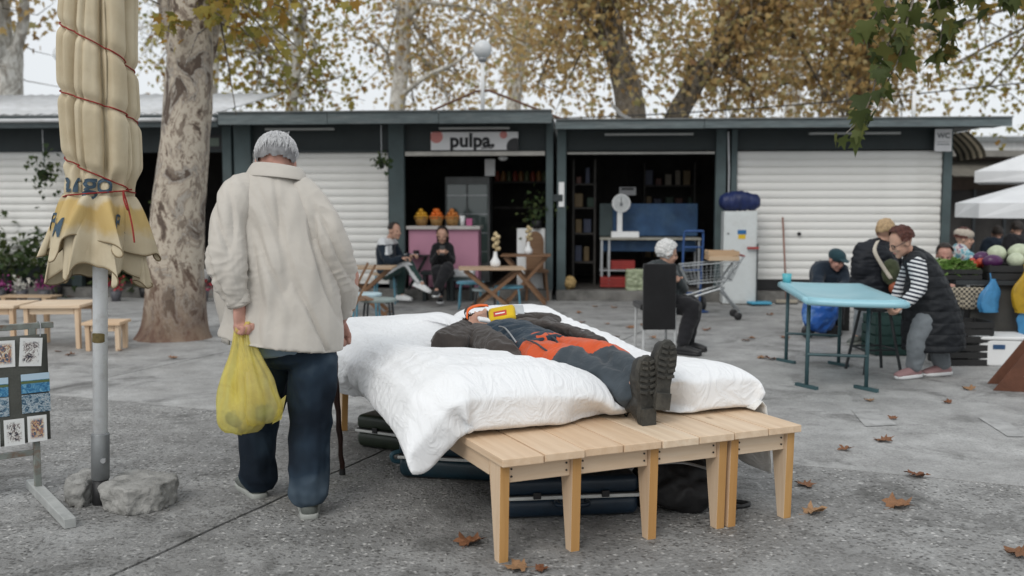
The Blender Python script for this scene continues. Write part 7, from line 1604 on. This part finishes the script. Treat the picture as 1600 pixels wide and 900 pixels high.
# woman bending over the blue table, long quilted vest and striped sleeves
def m_puff(name, col, axis=2, sc=34):
    m, nt_, b, L = base(name); b.inputs['Base Color'].default_value = (*col, 1); b.inputs['Roughness'].default_value = .6; b.inputs['Specular IOR Level'].default_value = .25; vec = coords(nt_, L); sp = nt_.nodes.new('ShaderNodeSeparateXYZ'); L.new(vec, sp.inputs[0])
    mu = nt_.nodes.new('ShaderNodeMath'); mu.operation = 'MULTIPLY'; mu.inputs[1].default_value = sc; L.new(sp.outputs[axis], mu.inputs[0]); si = nt_.nodes.new('ShaderNodeMath'); si.operation = 'SINE'; L.new(mu.outputs[0], si.inputs[0]); ab = nt_.nodes.new('ShaderNodeMath'); ab.operation = 'ABSOLUTE'; L.new(si.outputs[0], ab.inputs[0]); pw = nt_.nodes.new('ShaderNodeMath'); pw.operation = 'POWER'; pw.inputs[1].default_value = .5; L.new(ab.outputs[0], pw.inputs[0])
    n = tnoise(nt_, L, vec, 30, 3); ad = nt_.nodes.new('ShaderNodeMath'); ad.operation = 'MULTIPLY_ADD'; ad.inputs[1].default_value = .5; L.new(n, ad.inputs[0]); L.new(pw.outputs[0], ad.inputs[2]); bump(nt_, L, b, ad.outputs[0], .35, .03); return m
M_PUFF = m_puff('black_quilted_vest', (.012, .014, .017)); M_PUFF2 = m_puff('black_puffer', (.012, .014, .019), 2, 26)
def m_stripes(d, sc=150):
    m, nt_, b, L = base('navy_white_stripes'); vm = nt_.nodes.new('ShaderNodeVectorMath'); vm.operation = 'DOT_PRODUCT'; vm.inputs[1].default_value = d; tc = nt_.nodes.new('ShaderNodeTexCoord'); L.new(tc.outputs['Object'], vm.inputs[0]); mu = nt_.nodes.new('ShaderNodeMath'); mu.operation = 'MULTIPLY'; mu.inputs[1].default_value = sc; L.new(vm.outputs['Value'], mu.inputs[0]); si = nt_.nodes.new('ShaderNodeMath'); si.operation = 'SINE'; L.new(mu.outputs[0], si.inputs[0])
    r = ramp(nt_, [(.45, (.02, .025, .04)), (.6, (.62, .64, .65))]); mr = nt_.nodes.new('ShaderNodeMapRange'); mr.inputs[1].default_value = -1; L.new(si.outputs[0], mr.inputs[0]); L.new(mr.outputs[0], r.inputs[0]); L.new(r.outputs[0], b.inputs['Base Color']); b.inputs['Roughness'].default_value = .85; return m
M_JGREY = m_cloth('light_grey_jeans', (.17, .19, .205), 1200, .15, .3); M_PINKS = mat('pink_sneaker', (.34, .20, .20), .6, .1)
BWJ = dict(pelvis=(1452, 487, 8.05), chest=(1440, 425, 8.05), neck=(1422, 396, 8.05), head=(1407, 379, 8.02), shl=(1432, 410, 7.87), shr=(1426, 408, 8.25), ell=(1436, 450, 7.78), elr=(1412, 442, 8.3), wrl=(1410, 478, 7.72), wrr=(1398, 470, 8.1), hipl=(1448, 492, 7.95), hipr=(1458, 492, 8.15), knl=(1434, 535, 7.95), knr=(1462, 537, 8.12), anl=(1428, 574, 7.98), anr=(1474, 572, 8.1), toel=(1400, 592, 7.9), toer=(1445, 588, 8.05))
F, h, j, tp_, pn = folk('woman in a long black quilted vest and striped sleeves bending over the table', BWJ, (-.86, -.12, -.42), (-.2, 0, 1), None, M_JGREY, M_HAUB, (M_PINKS, M_WHITE, True), pantk=dict(rr=(.10, .082, .066)), hairk=dict(low=.0, puff=.018, rough=.012, scale=34, front=.75), voxel=.012, curl=(.9, .9))
mb = MB(); side = (j['shr'] - j['shl']).normalized(); etube(mb, [F.L(AD(1458, 545, 8.05)), F.L(AD(1457, 512, 8.05)), F.L(AD(1450, 470, 8.05)), F.L(AD(1445, 435, 8.05)), F.L(AD(1436, 410, 8.05)), F.L(AD(1425, 397, 8.05))], [(.22, .245), (.22, .24), (.205, .205), (.19, .15), (.17, .11), (.08, .07)], side, cap=.08)
for k in 'lr': limb(mb, [lerp(j['chest'], j['neck'], .6), j['sh' + k]], [.09, .082])
vst = remesh(mb, 'vest', M_PUFF, .011, F.t, 2, fold(.012, 8, 8, 14, 2)); mb = MB(); etube(mb, [F.L(AD(1441, 408, 8.05)), F.L(AD(1432, 396, 8.05)), F.L(AD(1424, 391, 8.05))], [(.09, .04), (.10, .05), (.07, .04)], side); remesh(mb, 'hood', M_PUFF, .01, vst, 2, fold(.01, 14, 14, 14, 2))
for k in 'lr': mb = MB(); limb(mb, [j['sh' + k], j['el' + k], lerp(j['el' + k], j['wr' + k], .82)], [.072, .060, .045]); remesh(mb, 'sleeve', m_stripes((.25, 0, 1) if k == 'l' else (.1, 0, 1), 190), .009, F.t, 2, fold(.008, 14, 14, 14, 5))
mb = MB(); c, f, u, r_, M_ = h
for k in (-1, 1): mb.tube([c + f * .088 + r_ * k * .033 + u * .002 + (r_ * math.cos(a) * .024 + u * math.sin(a) * .02) for a in [i * math.pi / 6 for i in range(13)]], .0025, 5)
mb.tube([c + f * .086 - r_ * .055, c - r_ * .082 - f * .01 + u * .006], .0025, 5); mb.tube([c + f * .086 + r_ * .055, c + r_ * .082 - f * .01 + u * .006], .0025, 5); tag(mb.build('glasses', M_BLACK, F.t), kind='stuff')
# person in a black puffer with an olive bag
F, h, j, tp_, pn = folk('person in a black puffer jacket with an olive bag on a cream strap', dict(pelvis=(1362, 452, 9.6), chest=(1368, 402, 9.6), neck=(1378, 378, 9.6), head=(1384, 363, 9.6), shl=(1352, 392, 9.55), shr=(1392, 394, 9.65), ell=(1345, 425, 9.5), elr=(1400, 425, 9.8), wrl=(1360, 450, 9.7), wrr=(1395, 450, 10.0), hipl=(1352, 456, 9.6), hipr=(1372, 456, 9.6), knl=(1348, 490, 9.55), knr=(1366, 490, 9.7), anl=(1344, 522, 9.6), anr=(1362, 522, 9.75), toel=(1330, 530, 9.5), toer=(1372, 526, 9.9)), (.6, .75, -.3), (0, 0, 1), M_PUFF2, M_JGREY, M_HBLOND, (M_SHOEG, M_SOLEG, True), topk=dict(tw=(.225, .18), hem=.06, sr=(.09, .08, .06), folds=fold(.016, 6, 6, 18, 3)), hairk=dict(low=-.03, puff=.012, front=.4))
bg_ = thing('shoulder_bag', 'olive and orange shoulder bag on a cream strap over the black puffer', 'bag', AD(1392, 425, 9.38)); mb = MB(); mb.ell((0, 0, 0), (.085, .05, .13), 16); remesh(mb, 'olive_pouch', m_cloth('olive_cloth', (.055, .065, .035), 900, .2, .3), .012, bg_, 2, fold(.012, 12, 12, 12, 2)); mb = MB(); mb.ell((.03, -.02, -.15), (.055, .04, .06), 14); remesh(mb, 'orange_pouch', mat('burnt_orange_leather', (.30, .075, .03), .5), .010, bg_, 1)
P_ = cr([AD(1371, 376, 9.36) - AD(1392, 425, 9.38), AD(1366, 392, 9.34) - AD(1392, 425, 9.38), AD(1378, 415, 9.34) - AD(1392, 425, 9.38), AD(1392, 436, 9.34) - AD(1392, 425, 9.38)], 5); mb = MB(); mb.grid(lambda u_, v_: P_[min(int(u_ * (len(P_) - 1) + .5), len(P_) - 1)] + V(.035 * (v_ - .5), -.01, .01 * (v_ - .5)), len(P_), 3); mb.build('strap', mat('cream_strap', (.55, .50, .42), .7), bg_, smooth=True, solid=.006)
# man in a cap behind the blue table
F, h, j, tp_, pn = folk('man in a dark cap and navy jacket sitting hunched behind the blue table', dict(pelvis=(1296, 462, 11.2), chest=(1296, 425, 11.15), neck=(1301, 413, 11.1), head=(1307, 406, 11.0), shl=(1280, 420, 11.1), shr=(1314, 420, 11.1), ell=(1278, 445, 10.95), elr=(1320, 445, 10.95), wrl=(1294, 452, 10.8), wrr=(1306, 452, 10.8), hipl=(1288, 466, 11.15), hipr=(1304, 466, 11.15), knl=(1286, 466, 10.75), knr=(1308, 466, 10.75), anl=(1288, 510, 10.75), anr=(1308, 510, 10.75), toel=(1286, 522, 10.5), toer=(1310, 522, 10.5)), (.45, -.75, -.42), (0, 0, 1), M_DKNAVY, M_BLKCL, None, (M_BLACK, M_BLACK, True), topk=dict(tw=(.21, .15), hem=.02), skin=M_SKIN2)
c, f, u, r_, M_ = h; mb = MB(); mb.ell(c + u * .045 - f * .01, (.092, .108, .078), 18, M_); mb.ell(c + u * .045 + f * .10, (.065, .06, .010), 14, M_); remesh(mb, 'cap', m_cloth('dark_teal_cap', (.018, .045, .055), 900, .2, .2), .009, F.t, 1)
stc = thing('crate', 'dark crate under the hunched man in the cap', 'crate', (j['pelvis'] + F.b).to_tuple()[:2] + (0,)); zc = (j['pelvis'] + F.b).z - .10; MB().box((0, 0, max(.1, zc) / 2), (.36, .34, max(.1, zc))).build('box', M_BLKC, stc, bevel=.01); MB().box((0, 0, max(.1, zc) + .012), (.38, .36, .02)).build('lid', M_GRNC, stc, bevel=.005)
# stall keepers and shoppers
F, h, j, tp_, pn = folk('dark haired man with his hand at his mouth sitting behind the lettuces', dict(pelvis=(1482, 455, 10.6), chest=(1482, 424, 10.55), neck=(1479, 410, 10.5), head=(1476, 399, 10.42), shl=(1468, 420, 10.5), shr=(1496, 420, 10.5), ell=(1466, 440, 10.3), elr=(1502, 442, 10.45), wrl=(1474, 420, 10.22), wrr=(1488, 446, 10.2), hipl=(1475, 460, 10.55), hipr=(1490, 460, 10.55), knl=(1472, 462, 10.15), knr=(1494, 462, 10.15), anl=(1474, 515, 10.2), anr=(1492, 515, 10.2), toel=(1472, 530, 10), toer=(1494, 530, 10)), (-.3, -.9, -.25), (0, 0, 1), M_BLKCL, M_BLKCL, M_HDK, (M_BLACK, M_BLACK, True), skin=M_SKIN2, hairk=dict(low=.01, puff=.012), topk=dict(tw=(.18, .13), hem=.02))
stc = thing('crate', 'black crate under the man behind the lettuces', 'crate', (F.b.x, F.b.y, 0)); zc = (j['pelvis'] + F.b).z - .10; MB().box((0, 0, zc / 2), (.36, .34, zc)).build('box', M_BLKC, stc, bevel=.01); MB().box((0, 0, zc + .012), (.38, .36, .02)).build('lid', M_BLKC, stc, bevel=.005)
def m_pattern():
    m, nt_, b, L = base('turquoise_floral'); n = tnoise(nt_, L, coords(nt_, L), 13, 4, .6, 1); r = ramp(nt_, [(.38, (.05, .20, .26)), (.47, (.25, .45, .50)), (.53, (.58, .56, .54)), (.60, (.30, .12, .14)), (.66, (.05, .10, .18))]); L.new(n, r.inputs[0]); L.new(r.outputs[0], b.inputs['Base Color']); b.inputs['Roughness'].default_value = .8; return m
stand = lambda u, v0, Y, hgt: None
def stander(label, u, vtop, Y, fwd, top, pants, hairm, s=1.0, arm=None, hairk={}, lean=0):
    """upright figure from its head top and its distance"""
    p = atdepth(u, vtop, Y); hz = p.z; x = p.x; H_ = hz; fx, fy = fwd[0], fwd[1]; n = math.hypot(fx, fy); fx /= n; fy /= n; sx, sy = fy, -fx
    def q(a, b, z): return V(x + sx * a + fx * b, Y + sy * a + fy * b, z * H_)
    W_ = dict(pelvis=q(0, -.02 - lean, .54), chest=q(0, -lean * .3, .74), neck=q(0, .02, .845), head=q(0, .05, .925), shl=q(-.17, .0, .80), shr=q(.17, 0, .80), ell=q(-.23, -.02, .63), elr=q(.23, -.02, .63), wrl=q(-.20, .12, .50), wrr=q(.20, .12, .50), hipl=q(-.09, -.02 - lean, .52), hipr=q(.09, -.02 - lean, .52), knl=q(-.10, .02 - lean, .29), knr=q(.10, .05 - lean, .29), anl=q(-.10, -.02 - lean, .05), anr=q(.10, .06 - lean, .05), toel=q(-.11, .2 - lean, .01), toer=q(.11, .26 - lean, .01))
    if arm: W_['elr'] = q(.20, .22, .64); W_['wrr'] = q(.16, .46, .60)
    F = Fig(label, (x, Y, 0)); o, h, j = build_body(F, W_, M_SKIN, .010, s, (fx, fy, -.15), (0, 0, 1)); eyes(F.t, h); build_top(F, j, top, voxel=.014, tw=(.19, .14), hem=.05); build_pants(F, j, pants, voxel=.014)
    hair(F.t, h, hairm, s, **hairk); [shoe(F.t, j['an' + k], j['toe' + k], M_BLACK, M_BLACK, .045, .26, h=.075) for k in 'lr']; return F, h
F, h = stander('woman in a turquoise patterned blouse reaching across the stall', 1500, 362, 11.6, (.9, -.35), m_pattern(), M_BLKCL, M_HAUB, 1.0, True, dict(low=.0, puff=.014), .05)
c, f, u, r_, M_ = h; mb = MB(); mb.ell(c + u * .055 - f * .015, (.10, .115, .07), 16, M_); remesh(mb, 'knit_cap', mat('beige_knit', (.42, .37, .31), .9, .15, 50, .6, 120), .011, F.t, 1)
stander('person in a dark navy coat walking away beyond the stall', 1560, 358, 15.8, (.1, 1), M_DKNAVY, M_BLKCL, M_HDK); stander('person in black clothes walking away at the edge of the market', 1592, 350, 15.2, (-.2, 1), M_BLKCL, M_BLKCL, M_HDK)
stander('person in a charcoal coat far back among the market huts', 1640, 352, 18, (-1, .2), m_cloth('charcoal_far', (.04, .04, .045)), M_BLKCL, M_HDK)
